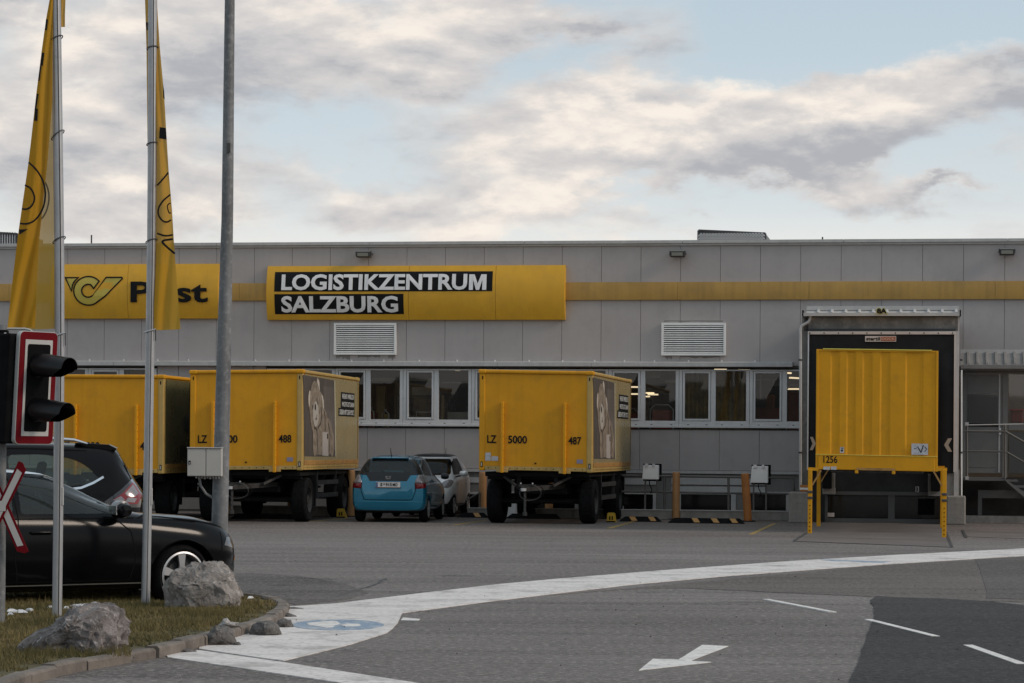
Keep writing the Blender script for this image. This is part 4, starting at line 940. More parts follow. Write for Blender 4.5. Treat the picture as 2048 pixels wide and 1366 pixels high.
# wheel stops
M_stopy = mat('reflective_amber', (.42, .22, .06), .5, nz=.1, ns=5)
def wstop(u0, u1, v, label, fr):
    a = ground(u0, v); b = ground(u1, v + (u1 - u0) * .012); d = b - a; L = d.length; ang = math.atan2(d.y, d.x)
    t = thing('wheel_stop', label, 'wheel stop', None, a, 'black and amber wheel stops', rot=(0, 0, ang))
    MB().prism([(0, 0), (L, 0), (L - .12, .12), (.16, .12)], lambda p, q, dd: (p, dd + (.06 if q > .05 else 0) * (1 if dd < .1 else -1), q), 0, .22).build('body', M_rubber, t, bev=.01)
    for f_ in fr:
        x = L * f_; MB().add([(x - .03, .012, .022), (x + .105, .012, .022), (x + .03, .058, .118), (x - .105, .058, .118)], [(0, 1, 2, 3)]).build('reflector', M_stopy, t, loc=(0, -.006, 0), recalc=False)
wstop(1236, 1322, 1043, 'black wheel stop with two amber marks beside the yellow chock', (.35, .79)); wstop(1334, 1489, 1046, 'long black wheel stop with three amber marks between the bollards', (.37, .62, .86))
wstop(912, 975, 1035, 'black wheel stop with an amber mark beside the silver car', (.66,)); wstop(1010, 1120, 1037, 'black wheel stop under the middle trailer', ()); wstop(460, 600, 1037, 'black wheel stop under the bear trailer', ())
# yellow wheel chocks
def chock(u, v, label):
    g_ = ground(u, v); t = thing('wheel_chock', label, 'wheel chock', None, g_, 'yellow wheel chocks', rot=(0, 0, -.15))
    MB().prism([(-.10, 0), (.10, 0), (.095, .20), (.06, .22), (-.06, .22), (-.09, .20)], lambda p, q, d: (p, d, q), 0, .035).build('end_face', mat('chock_yellow', (.55, .33, .02), .5, nz=.1, ns=4, dirt=((.2, .12, .03), .5, 5)), t)
    MB().prism([(.035, 0), (.40, 0), (.035, .20)], lambda p, q, d: (d, p, q), -.09, .09).build('wedge', mat('chock_yellow', (.55, .33, .02)), t)
    for s in (-.045, .012): MB().box(s, s + .032, -.004, .0, .05, .14).build('slot', M_black, t)
    MB().box(-.10, .10, -.003, .0, .0, .03).build('foot', M_black, t)
chock(681, 1035.5, 'yellow wheel chock at the rear wheel of the bear trailer'); chock(1222, 1044.5, 'yellow wheel chock at the rear wheel of the middle trailer')
# white box seen beneath the middle trailer
a, z1 = px(1013, 1006, -3.2); b, _ = px(1034, 1006, -3.2)
t = thing('cable_cabinet', 'small white upright cabinet seen between the middle trailer wheels', 'cabinet', WALL, (a, -3.2, 0)); w = b - a
MB().box(0, w, 0, .2, 0, z1).build('body', M_white, t, bev=.01)
for i in range(3): MB().box(w * (.2 + .3 * i) - .015, w * (.2 + .3 * i) + .015, -.008, .0, .04, z1 - .04).build('rib', M_white, t)
MB().box(-.02, w + .02, -.02, .22, z1, z1 + .03).build('lid', M_white, t)
# ================================================================== SWAP BODY CONTAINER AT THE DOCK
CYO = None
cfr_o = at(1754, 900, 54.0)
CF = Frame(cfr_o.x, 54.0, math.radians(9))
kx = CF.pix
c = thing('swap_container', 'ribbed yellow swap body container 1256 standing on legs at the dock', 'container', CF, (0, 0, 0))
KS = .013
def K(u, v, y=0.0):
    x, z = kx(u, v, y); return x, z + KS * x
xL = K(1632, 820)[0]; xR = K(1876, 820)[0]; zT = K(1754, 700)[1]; zB0 = K(1754, 941)[1]; zBm = K(1754, 911)[1]
LC = 7.15
MB().box(xL + .03, xR - .03, .06, LC, zB0 + .12, zT - .01).build('body', M_ycont, c)
# corrugated front
rib = MB(); pr = []; W = xR - xL; e = .05
ribs = [.055, .12, .20, .255, .325, .385, .465, .53, .61, .665, .745, .80, .87, .93]
us_ = [1634, 1641, 1658, 1663, 1678, 1694, 1709, 1725, 1742, 1760, 1778, 1794, 1812, 1844, 1850, 1862, 1874]
xs = [xL + .03]; dep = [0]
cur = 0
edges = [1662, 1678, 1694, 1710, 1726, 1743, 1761, 1779, 1812, 1845]
pts = [(xL + .03, 0.0)]
for i, u in enumerate(edges):
    x = K(u, 820)[0]; lo_, hi_ = (0.0, .020) if i % 2 == 0 else (.020, 0.0)
    pts += [(x - .018, lo_), (x + .018, hi_)]
pts.append((xR - .03, 0.0)); zz0, zz1 = zBm, zT - .03
vs = [(x, y, z) for z in (zz0, zz1) for x, y in pts]; m = len(pts)
rib.add(vs, [(i, i + 1, m + i + 1, m + i) for i in range(m - 1)]).build('corrugated_front', M_ycont, c, recalc=False)
MB().box(xL, xL + .05, -.02, .1, zB0, zT).build('corner_post', M_ycont, c, bev=.008); MB().box(xR - .05, xR, -.02, .1, zB0, zT).build('corner_post', M_ycont, c, bev=.008)
MB().box(xL + .05, xR - .05, -.012, .1, zT - .04, zT).build('top_rail', M_ycont, c, bev=.006)
MB().box(K(1646, 697)[0], K(1864, 697)[0], -.03, .0, zT + .0, zT + .018).build('drip_strip', mat('bright_yellow_strip', (.75, .62, .10), .4), c)
MB().box(xL + .05, xR - .05, -.035, .12, zB0, zBm).build('bottom_beam', M_ycont, c, bev=.012)
MB().box(xL, xR, -.045, -.03, zBm - .004, zBm + .008).build('beam_edge', mat('bright_yellow_strip', (.75, .62, .10), .4), c)
for u in (1713, 1787): x, z = K(u, 946); MB().box(x - .035, x + .035, -.04, .2, zB0 - .07, zB0).build('lug', M_ycont, c, bev=.015)
MB().box(K(1713, 940)[0], K(1790, 940)[0], -.04, -.036, zB0 - .0, zB0 + .05).build('dented_plate', M_yrust, c)
MB().text('1256', (K(1647, 917)[0], K(1675, 917)[0], K(1661, 926)[1], K(1661, 911.5)[1]), XZ(-.037), .015, .003).build('lettering', M_print_black, c)
st_ = mat('sticker_grey', (.45, .45, .47), .4, nz=.3, ns=40)
for u0, u1, v0, v1, y in ((1647, 1660, 933, 939.5, -.037), (1662, 1673, 933, 939.5, -.037), (1680, 1688, 894, 906, -.004), (1823, 1856, 887, 910, -.03)):
    a, z1 = K(u0, v0); b, z0 = K(u1, v1)
    s_ = MB().box(a, b, y - .012 if u0 > 1800 else y - .004, y, max(z0, z1 - .3), z1).build('document_box' if u0 > 1800 else 'sticker', st_, c)
a, z1 = K(1823, 887); b, z0 = K(1856, 910)
vv = MB(); 
for p, q, w_ in (((1835, 893), (1842, 905), .02), ((1842, 905), (1847, 890), .02), ((1828, 897), (1834, 896), .012), ((1849, 893), (1854, 899), .015), ((1854, 899), (1849, 903), .012)):
    vv.stroke([K(*p), K(*q)], w_, lambda x, y: (x, -.044, y))
vv.build('scrawled_mark', M_print_black, s_)
x, z = K(1684, 900); mk = MB(); mk.box(x - .03, x + .03, -.0095, -.0085, z + .03, z + .045); mk.box(x - .02, x + .02, -.0095, -.0085, z - .03, z + .01); mk.build('printed_mark', M_print_black, c)
# legs: posts on the ground, arms to the beam
def leg(ut, ub, vb, y_extra, w, sgn, behind=0):
    g_ = ground(ub, vb); loc = Vector((g_ - CF.o)); lx, ly = loc.dot(CF.ex), loc.dot(CF.ey)
    zt2 = K(ut, 938)[1] - .0
    def toL(x, y, z): return (x, y, z + KS * x)
    p0 = toL(lx, ly, 0.0); x = p0[0]; zb_ = p0[2]
    L_ = MB().bar((x, ly, zb_), (x, ly, zt2 + (.0)), .085, .085, up=(0, 1, 0)).build('leg', M_ycont, c, bev=.008)
    if not behind:
        hl = MB()
        for i in range(7): hl.tube([(x, ly - .046, zb_ + .06 + i * .085), (x, ly - .042, zb_ + .06 + i * .085)], .013, 8)
        hl.build('pin_hole', M_black, L_, kind='stuff')
        for z_ in (.70, .82): MB().box(x - .055, x + .055, ly - .07, ly - .05, zb_ + z_, zb_ + z_ + .05).build('lock_pin', M_steel_dk, L_, bev=.01)
    ax = x - sgn * .32 if sgn else x
    MB().bar((x - .05 * (-sgn), ly, zt2 + .01), (x - sgn * .16, ly, zt2 - .0), .06, .06).build('leg_arm', M_ycont, c)
    MB().bar((x - sgn * .045, ly - .02, zt2 - .32), (x - sgn * .22, ly - .02, zt2 - .02), .03, .03).build('leg_brace', M_yrust, c)
leg(1619, 1619.5, 1067, 0, .1, -1); leg(1889, 1888, 1075, 0, .1, 1); leg(1637, 1637, 1053, 0, .1, -1, 1); leg(1884, 1884, 1056, 0, .1, 1, 1)
MB().box(xL + .3, xR - .3, .2, LC - .1, zB0 - .05, zB0 + .11).build('underframe', M_steel_dk, c)

# the whole body hangs a little towards its right side
def shear_children(o):
    for ch in o.children:
        if not ch.get('_s'):
            for v in ch.data.vertices: v.co.z -= KS * v.co.x
        shear_children(ch)
shear_children(c)
# ================================================================== TRAILERS
TW = 2.55
M_sidepan = mat('side_panel_khaki', (.27, .215, .10), .3, nz=.08, ns=1.2, streak=.15)
M_poster = mat('poster_taupe', (.075, .060, .050), .35, nz=.15, ns=.8); M_poster2 = mat('poster_taupe_light', (.11, .09, .077), .35, nz=.1, ns=1)
M_fur = mat('printed_bear_fur', (.11, .082, .058), .5, col2=(.31, .255, .20), ns=7); M_fur_l = mat('printed_bear_ear', (.46, .41, .35), .5, nz=.1, ns=8)
M_muz = mat('printed_muzzle', (.38, .35, .31), .5, nz=.06, ns=6); M_env = mat('printed_parcel', (.36, .33, .31), .5, nz=.05, ns=3)
M_postyel = mat('side_divider', (.44, .42, .30), .5)
M_chassis = mat('trailer_chassis', (.009, .009, .0095), .75, nz=.4, ns=6, dirt=((.03, .027, .025), .4, 5), spec=.15); M_chassis_g = mat('greasy_drawbar', (.026, .025, .024), .6, .0, nz=.4, ns=9)
SIDEART = {}
def tyre_wheel(parent, x, y, R, w, rr, axis='x', out=1, name='wheel', truck=True, spokes=5, spoke_m=None, rot=0.0):
    """wheel centred at (x,y,R); axis = axle direction; out = outer side sign"""
    A = axis
    prof = [(rr, -w / 2 + .02), (R - .05, -w / 2), (R - .012, -w / 2 + .03), (R, -w / 2 + .06), (R, w / 2 - .06), (R - .012, w / 2 - .03), (R - .05, w / 2), (rr, w / 2 - .02)]
    t = MB().lathe(prof, axis=A, n=36)
    if truck:
        for q in (-.28, -.09, .09, .28): t.lathe([(R + .004, q * w - .02), (R + .004, q * w + .02)], axis=A, n=36)
    o = t.build(name, M_rubber, parent, smooth=35, loc=(x, y, R))
    ax = (lambda r, a, d: (d, r * math.cos(a), r * math.sin(a))) if A == 'x' else (lambda r, a, d: (r * math.cos(a), d, r * math.sin(a)))
    e = out * w / 2
    if truck:
        rim = MB().lathe([(rr, e * .96), (rr - .02, e * .9), (rr - .05, e * .35), (.12, e * .2), (.10, e * .75), (.02, e * .8)], axis=A, n=28)
        rim.build('rim', mat('truck_rim', (.035, .035, .035), .6, .3, nz=.4, ns=9), o, smooth=35)
        hb = MB()
        for k in range(8): hb.tube([ax(.15, k * PI / 4, e * .25), ax(.15, k * PI / 4, e * .5)], .018, 6)
        hb.build('wheel_nut', M_steel_dk, o, kind='stuff')
    else:
        m = spoke_m or M_silver
        MB().lathe([(rr + .006, e * .96), (rr - .012, e * 1.0), (rr - .022, e * .9), (rr - .03, -e * .7)], axis=A, n=40).build('rim', m, o, smooth=35)
        MB().lathe([(rr - .03, e * .1), (.16, e * .1), (.16, e * .3), (.02, e * .3)], axis=A, n=24).build('brake_disc', mat('brake_dark', (.03, .03, .032), .5, .4), o, smooth=35)
        sp = MB()
        for k in range(spokes):
            a = rot + 2 * PI * k / spokes; P = []
            for (r, hw, d) in ((.05, .30 / spokes * 5 * .55, .80), (.5 * rr, .055, .86), (rr - .02, .040, .92)):
                pass
            for sgn, dd in ((1, 0), (-1, 0)): pass
            pts = []
            for (r, h, d) in ((.045, .040, .78), (rr * .5, .030, .86), (rr - .012, .046, .93)):
                da = h / max(r, .045); pts.append((ax(r, a - da, e * d), ax(r, a + da, e * d), ax(r, a - da, e * (d - .25)), ax(r, a + da, e * (d - .25))))
            vs = [q for p in pts for q in p]; fs = []
            for i in (0, 1):
                k4 = 4 * i; fs += [(k4, k4 + 1, k4 + 5, k4 + 4), (k4 + 2, k4 + 6, k4 + 7, k4 + 3), (k4, k4 + 4, k4 + 6, k4 + 2), (k4 + 1, k4 + 3, k4 + 7, k4 + 5)]
            sp.add(vs, fs)
        sp.build('spoke_set', m, o, recalc=True)
        MB().lathe([(.001, e * .88), (.05, e * .86), (.065, e * .6)], axis=A, n=20).build('hub_cap', m, o, smooth=40)
    return o
def trailer(label, uR, vtR, vbR, Y, yaw, uL, vtL, num, art, dz=0.0, old=0):
    o3 = at(uR, 900, Y); F0 = Frame(o3.x, Y, math.radians(yaw)); F0.o = Vector((o3.x, Y, 0)) - F0.ex * (TW / 2)
    pxl = F0.pix
    xr, ztR = pxl(uR, vtR); _, zbR = pxl(uR, vbR); xl_, ztL = pxl(uL, vtL)
    k = (ztL - ztR) / (xr - xl_)               # how much the box hangs towards its right side
    zt = ztR + k * TW / 2; zb = zbR + k * TW / 2
    t = thing('box_trailer', label, 'trailer', F0, (0, 0, 0), 'yellow two axle box trailers')
    L = 6.9; h = TW / 2
    sh = lambda mb: (setattr(mb, 'v', [(x, y, z - k * x) for x, y, z in mb.v]), mb)[1]
    B = lambda mb, nm, m, par=t, **kw: sh(mb).build(nm, m, par, **kw)
    B(MB().box(-h + .03, h - .03, .035, L - .02, zb + .05, zt - .05), 'box_body', M_ytruck)
    B(MB().box(-h + .13, h - .13, .02, .034, zb + .09, zt - .09), 'front_panel', M_ytruck)
    for s in (-1, 1):
        B(MB().box(s * h if s < 0 else h - .135, s * h + .135 if s < 0 else h, 0, .16, zb - .02, zt - .085), 'corner_post', M_ytruck_old if (s > 0 or old) else M_ytruck, bev=.025)
        B(MB().box(s * h if s < 0 else h - .10, s * h + .10 if s < 0 else h, L - .12, L, zb - .02, zt - .085), 'corner_post', M_ytruck_old, bev=.02)
        B(MB().box(s * (h - .075) - .014, s * (h - .075) + .014, -.004, .03, zt - .22, zt - .14), 'slot', M_black, bev=.006)
        B(MB().box(s * (h - .065) - .022, s * (h - .065) + .022, -.012, .03, zb + .06, zb + .18), 'latch', M_black, bev=.006)
        B(MB().box(s * (h - .065) - .008, s * (h - .065) + .008, -.02, -.012, zb + .08, zb + .16), 'latch_handle', M_silver)
    # roof rails, slightly proud and rounded
    B(MB().box(-h - .012, h + .012, -.02, .12, zt - .085, zt), 'top_rail', M_ytruck, bev=.03)
    B(MB().box(h - .10, h + .014, .12, L - .0, zt - .08, zt - .005), 'top_rail', M_ytruck_old if not old else M_ytruck, bev=.025)
    B(MB().box(-h - .014, -h + .10, .12, L - .0, zt - .08, zt - .005), 'top_rail', M_ytruck, bev=.025)
    B(MB().box(h - .16, h + .022, -.03, .16, zt - .09, zt + .004), 'rail_cap', M_ytruck, bev=.028); B(MB().box(-h - .022, -h + .16, -.03, .16, zt - .09, zt + .004), 'rail_cap', M_ytruck, bev=.028)
    B(MB().box(h - .12, h + .022, L - .3, L + .01, zt - .09, zt + .004), 'rail_cap', M_ytruck_old, bev=.028)
    B(MB().box(-h + .1, h - .1, .1, L - .05, zt - .06, zt - .02), 'roof', M_ytruck_old)
    B(MB().box(-h + .135, h - .135, -.006, .05, zb, zb + .085), 'bottom_rail', M_ytruck_old, bev=.01)
    bl = MB()
    for i in range(14): x = -h + .22 + i * (TW - .44) / 13; bl.tube([(x, -.014, zb + .045), (x, -.006, zb + .045)], .012, 6)
    B(bl, 'bolt_row', M_black, kind='stuff')
    for x in (-.745, .655):
        B(MB().box(x - .032, x + .032, -.085, .02, zb - .06, zb + 1.51), 'guide_bar', M_ytruck, bev=.012)
        g2 = MB(); g2.box(x - .13, x + .13, -.03, .05, zb - .05, zb + .05); B(g2, 'bar_foot', M_ytruck_old, bev=.01)
        hb = MB()
        for i in range(9): z = zb + .1 + i * .16; hb.box(x + .0322, x + .0335, -.055, -.03, z, z + .025)
        B(hb, 'bar_hole', M_black, kind='stuff')
    for s_, a, b in (('LZ', .072, .154), ('5000', .257, .424), (num, .788, .90)):
        B(MB().text(s_, (-h + a * TW, -h + b * TW, zb + .595 - .09 * old, zb + .77 - .09 * old), XZ(.012), .022, .004), 'lettering', M_print_black)
    B(MB().box(-.02, .02, .008, .02, zb + .15, zb + .18), 'plug', M_black)
    sg = mat('sticker_grey', (.45, .45, .47), .4)
    for a, b, c, d in (((.056, .105, .20, .38), (.112, .17, .20, .30), (.862, .915, .18, .27)) if art != 'ball' else ((.86, .9, .3, .4),)):
        B(MB().box(-h + a * TW, -h + b * TW, .012, .0195, zb + c, zb + d), 'sticker', sg if a < .5 else mat('sticker_violet', (.22, .20, .30), .4))
    # right side: panels, rusty lower rail, printed picture
    xs = h + .003
    B(MB().box(h - .03, xs, .2, L - .14, zb + .14, zt - .10), 'side_panel', M_sidepan if art != 'ball' else mat('side_panel_olive', (.085, .075, .035), .3, nz=.2, ns=.8))
    B(MB().box(h - .03, xs + .012, .16, L - .12, zb + .10, zb + .20), 'side_rail', M_yrust, bev=.006)
    B(MB().box(h - .03, xs + .004, .16, L - .12, zb - .01, zb + .10), 'lower_side_rail', M_ytruck_old, bev=.006)
    rb = MB()
    for i in range(30): y = .35 + i * .21; rb.tube([(xs + .004, y, zb + .04), (xs + .01, y, zb + .04)], .016, 6)
    B(rb, 'rivet_row', M_black, kind='stuff')
    B(MB().box(-h - .003, -h + .03, .2, L - .14, zb + .14, zt - .10), 'side_panel', M_sidepan)
    B(MB().box(h - .03, xs + .006, L - .16, L - .135, zb + .2, zt - .1), 'door_seal', M_black)
    SP_ = lambda off: (lambda a, b, d=0: (xs + off + d, a, zb + b))
    if not SIDEART and art == 'bear':
        def Q(x, y):
            a, b = F0.side(600 + x / 5.938, 730 + y / 5.938, h); return a, b + k * h - zb
        SIDEART['poster'] = [Q(35, 118), Q(405, 182), Q(418, 1088), Q(52, 1085)]
        SIDEART['light'] = [Q(272, 252), Q(405, 268), Q(414, 1020), Q(285, 1010)]
        SIDEART['bear'] = [Q(*p) for p in [(198, 152), (212, 160), (225, 190), (230, 312), (258, 345), (270, 385), (278, 430), (280, 520), (300, 545), (318, 625), (350, 650), (375, 740), (392, 830), (399, 920), (397, 1000), (385, 1078), (372, 1080), (345, 1050), (325, 1080), (250, 1070), (210, 1060), (185, 1072), (165, 1078), (152, 1050), (148, 900), (145, 780), (128, 730), (118, 640), (110, 560), (96, 500), (88, 430), (92, 345), (100, 305), (108, 295), (122, 312), (130, 250), (142, 212), (160, 190), (172, 190), (186, 212), (190, 175)]]
        SIDEART['ear1'] = [Q(*p) for p in [(99, 330), (106, 300), (116, 320), (112, 380), (110, 440), (106, 500), (96, 460), (92, 400)]]
        SIDEART['ear2'] = [Q(*p) for p in [(199, 156), (215, 180), (224, 215), (227, 320), (212, 260), (196, 200)]]
        SIDEART['ear3'] = [Q(*p) for p in [(245, 352), (262, 365), (275, 430), (277, 515), (266, 520), (258, 440)]]
        SIDEART['muz'] = [Q(180 + 34 * math.cos(a * PI / 12), 583 + 152 * math.sin(a * PI / 12)) for a in range(24)]
        SIDEART['nose'] = [Q(172 + 8 * math.cos(a * PI / 8), 500 + 40 * math.sin(a * PI / 8)) for a in range(16)]
        SIDEART['env'] = [Q(258, 796), (Q(326, 800)), Q(328, 1082), Q(257, 1076)]
        SIDEART['stamp'] = [Q(314, 815), Q(325, 817), Q(325, 878), Q(314, 876)]
        SIDEART['strokes'] = [[Q(*p) for p in l] for l in ([(192, 590), (190, 640), (176, 640)], [(192, 405), (200, 470)], [(243, 500), (252, 600), (240, 690), (205, 745)], [(283, 545), (290, 660), (296, 790)], [(330, 690), (345, 780), (350, 880), (338, 1040)], [(160, 740), (195, 765), (200, 900), (205, 1050)], [(140, 480), (145, 520)])]
        SIDEART['div'] = [Q(403, 182), Q(413, 183), Q(425, 1090), Q(416, 1090)]
        SIDEART['txt'] = []
        for (xa, xb, a0, a1, b0, b1) in ((484, 642, 325, 343, 415, 424), (482, 643, 426, 434, 507, 514), (455, 643, 517, 525, 602, 607)):
            SIDEART['txt'].append(((Q(xa, a0)[0], (Q(xa, a0)[1] + Q(xb, a1)[1]) / 2), (Q(xb, b1)[0], (Q(xa, b0)[1] + Q(xb, b1)[1]) / 2)))
    if art == 'bear':
        po = B(MB().sheet(SIDEART['poster'], SP_(.003)), 'poster', M_poster, recalc=False)
        for nm, key, off, m in (('poster_light_field', 'light', .006, M_poster2), ('printed_bear', 'bear', .009, M_fur), ('printed_ear', 'ear1', .012, M_fur_l), ('printed_ear', 'ear2', .012, M_fur_l), ('printed_ear', 'ear3', .012, M_fur_l), ('printed_muzzle', 'muz', .013, M_muz), ('printed_nose', 'nose', .016, M_print_black), ('printed_parcel', 'env', .013, M_env), ('printed_stamp', 'stamp', .016, M_print_black), ('divider', 'div', .007, M_postyel)):
            B(MB().sheet(SIDEART[key], SP_(off)), nm, m, po if nm != 'divider' else t, recalc=False)
        sk = MB()
        for l in SIDEART['strokes']: sk.stroke(l, .045, SP_(.015))
        B(sk, 'printed_lines', mat('printed_dark_brown', (.06, .045, .035), .5), po, recalc=False)
        for (p, q), s_ in zip(SIDEART['txt'], ("WENN'S WIRKLICH", 'WICHTIG IST DANN', 'LIEBER MIT DER POST.')):
            y0, y1, z1, z0 = p[0], q[0], p[1] + .01, q[1] - .01
            pl = B(MB().prism([(y0, z0), (y1, z0), (y1, z1), (y0, z1)], SP_(.002), 0, .004), 'text_bar', M_print_black)
            B(MB().text(s_, (y0 + .1, y1 - .08, z0 + .035, z1 - .035), SP_(.009), .018, .002), 'lettering', mat('print_grey_white', (.52, .52, .50), .5), pl)
    else:
        cy, cz = F0.side(356, 836, h); cz = cz + k * h - zb
        bl_ = B(MB().sheet([(2.9 + 1.35 * math.cos(a * PI / 16), 1.12 + .32 * math.sin(a * PI / 16)) for a in range(32)], SP_(.004)), 'printed_ball', mat('printed_grey', (.085, .08, .075), .5, nz=.2, ns=2), recalc=False)
        sk = MB()
        for i in range(7): sk.stroke([(1.75 + .14 * i + .06 * math.sin(j * 1.1), .92 + .07 * j) for j in range(6)], .035, SP_(.008))
        for i in range(4): sk.stroke([(2.9, 1.34 - i * .12), (3.7, 1.34 - i * .12)], .05, SP_(.008))
        B(sk, 'printed_stripes', M_print_black, bl_, recalc=False)
        B(MB().box(xs, xs + .01, 1.3, 3.4, zb + .32, zb + .62), 'recessed_plate', mat('side_plate_dark', (.04, .036, .02), .5))
        for y in (2.2, 4.4): B(MB().box(xs, xs + .012, y, y + .03, zb + .2, zt - .12), 'panel_seam', M_black)
    # rear doors
    B(MB().box(-h + .1, -.01, L - .02, L + .01, zb + .05, zt - .09), 'rear_door', M_ytruck); B(MB().box(.01, h - .1, L - .02, L + .01, zb + .05, zt - .09), 'rear_door', M_ytruck)
    # ---- running gear
    C = lambda mb, nm, m=M_chassis, **kw: mb.build(nm, m, t, **kw)
    for x in (-.42, .42): C(MB().box(x - .05, x + .05, .3, L - .1, .86, zb - .005 - abs(k * .5)), 'chassis_beam')
    C(MB().box(-h + .1, h - .1, .25, L - .1, zb - .13, zb - .03), 'added_dark_plate')  # black plate added to keep the space under the box dark
    for y in (.5, 1.8, 3.2, 4.4, 6.4): C(MB().box(-h + .12, h - .12, y, y + .08, zb - .2, zb - .13), 'cross_member')
    R = .50; yr = F0.side(692, 1000, 1.2)[0] if SIDEART else 5.3
    yr = 5.35
    for y in (1.15, yr):
        C(MB().tube([(-1.0, y, R), (1.0, y, R)], .065, 10), 'axle', smooth=50)
        for s in (-1, 1):
            tyre_wheel(t, s * 1.045, y, R, .37 if y > 2 else .35, .29, 'x', s)
            C(MB().bar((s * .5, y - .5, .72), (s * .5, y + .5, .72), .08, .05), 'leaf_spring')
    C(MB().lathe([(.5, 0), (.62, 0), (.62, .07), (.5, .07), (.5, 0)], (0, 1.15, .82), 'z', 28), 'turntable_ring')
    C(MB().tube([(-.62, 2.6, .72), (.62, 2.6, .72)], .15, 16), 'air_tank', smooth=50)
    C(MB().box(-.95, -.5, 2.9, 4.2, .52, .98), 'stowage_box', bev=.02); C(MB().box(-.35, .35, 5.9, 6.5, .55, 1.0), 'valve_block', bev=.02)
    C(MB().box(-.6, .6, .75, 1.55, .66, .82), 'turntable_frame', bev=.02)
    for s in (-1, 1):
        # mudguard arc over the rear wheel and flap behind it
        C(MB().lathe([(R + .06, -.22), (R + .06, .22)], (s * 1.03, yr, R), 'x', 16, math.radians(8), math.radians(172)), 'mudguard', smooth=60, recalc=False)
        C(MB().box(s * 1.03 - .2, s * 1.03 + .2, yr + .62, yr + .64, .30, 1.05), 'mud_flap')
        C(MB().box(s * 1.03 - .2, s * 1.03 + .2, 1.76, 1.78, .34, 1.05), 'mud_flap')
        for z in (.52, .82): C(MB().box(s * 1.2 - .02, s * 1.2 + .02, 2.0, 4.55, z, z + .10), 'side_guard_rail', mat('guard_rail_dark', (.028, .028, .029), .6, nz=.2, ns=4))
        for y in (2.15, 4.4): C(MB().box(s * 1.16 - .03, s * 1.16 + .03, y, y + .06, .5, zb - .03), 'guard_post', mat('guard_rail_dark', (.05, .05, .052), .5))
    C(MB().box(-1.1, 1.1, L - .2, L - .12, .45, .57), 'underrun_bar')
    # drawbar
    C(MB().bar((-.52, .8, .84), (-.06, -1.25, .80), .09, .10), 'drawbar_arm', M_chassis_g); C(MB().bar((.52, .8, .84), (-.02, -1.25, .80), .09, .10), 'drawbar_arm', M_chassis_g)
    C(MB().bar((-.75, .3, 1.06), (-.42, -.1, .86), .05), 'strut', M_chassis_g); C(MB().bar((.75, .3, 1.06), (.42, -.1, .86), .05), 'strut', M_chassis_g)
    C(MB().box(-.18, .12, -1.0, -.6, .86, .89), 'coupling_plate', M_chassis_g)
    C(MB().lathe([(.035, -.03), (.065, -.03), (.065, .03), (.035, .03), (.035, -.03)], (-.04, -1.34, .79), 'z', 18), 'towing_eye', M_silver)
    C(MB().tube([(-.04, -1.15, .76), (-.04, -1.15, .30)], .028, 8), 'jack_leg', M_chassis_g); C(MB().tube([(-.04, -1.15, .30), (-.04, -1.15, .22)], .05, 8), 'jack_foot', M_chassis_g)
    ch = MB()
    for i in range(9): ch.tube([(-.04 + .012 * (-1) ** i, -1.2, .72 - i * .05), (-.04 - .012 * (-1) ** i, -1.2, .68 - i * .05)], .010, 6)
    C(ch, 'chain', mat('chain_metal', (.06, .06, .06), .4, .6), kind='stuff')
    hs = [(.02 + .27 * math.sin(a) * (1 if a < PI else .75), -1.0 - .05 * math.sin(a * 2), .72 + .17 * math.cos(a)) for a in [math.radians(x) for x in range(0, 300, 20)]]
    C(MB().tube(hs, .013, 6), 'hose', M_chassis_g, smooth=60)
    C(MB().tube([(x + .05, y + .1, z + .02) for x, y, z in hs[2:12]], .011, 6), 'hose', M_chassis, smooth=60)
    C(MB().tube([(-.12, -1.1, .85), (-.25, -.9, .8), (-.3, -.4, .82), (-.2, .3, .9)], .012, 6), 'hose', M_chassis, smooth=60)
    for x in (-.16, .10): C(MB().tube([(x, -.95, .92), (x, -1.0, .92)], .018, 8), 'coupling_head', M_silver)
    return t
trailer('yellow box trailer 488 with bear poster side, left of the blue car', 605, 738.5, 939, 58.5, 7.0, 372, 740.5, '488', 'bear')
trailer('yellow box trailer 487 with faded bear poster, right of the silver car', 1185, 742.4, 944, 58.5, 9.6, 955.5, 738.8, '487', 'bear')
trailer('yellow box trailer with dark olive side, behind the flagpoles at the left', 327, 749.5, 946, 58.9, 8.0, 98, 748.5, '473', 'ball', old=1)
# ================================================================== CARS
def interp(tab, x):
    i = 0
    while i < len(tab) - 2 and x > tab[i + 1][0]: i += 1
    a, b = tab[i], tab[i + 1]; f = min(1, max(0, (x - a[0]) / (b[0] - a[0])))
    p0, p3 = tab[max(0, i - 1)], tab[min(len(tab) - 1, i + 2)]
    out = []
    for k in range(1, len(a)):      # monotone cubic
        d = (b[k] - a[k]) / (b[0] - a[0])
        dl = (a[k] - p0[k]) / (a[0] - p0[0]) if p0 is not a else d; dr = (p3[k] - b[k]) / (p3[0] - b[0]) if p3 is not b else d
        m0 = 0 if d * dl <= 0 else 2 * d * dl / (d + dl); m1 = 0 if d * dr <= 0 else 2 * d * dr / (d + dr)
        h = b[0] - a[0]; f2, f3 = f * f, f ** 3
        out.append((2 * f3 - 3 * f2 + 1) * a[k] + (f3 - 2 * f2 + f) * h * m0 + (-2 * f3 + 3 * f2) * b[k] + (f3 - f2) * h * m1)
    return out
def chaikin(P, it=2):
    for _ in range(it):
        Q = [P[0]]
        for a, b in zip(P[:-1], P[1:]): Q += [(a[0] * .75 + b[0] * .25, a[1] * .75 + b[1] * .25), (a[0] * .25 + b[0] * .75, a[1] * .25 + b[1] * .75)]
        P = Q + [P[-1]]
    return P
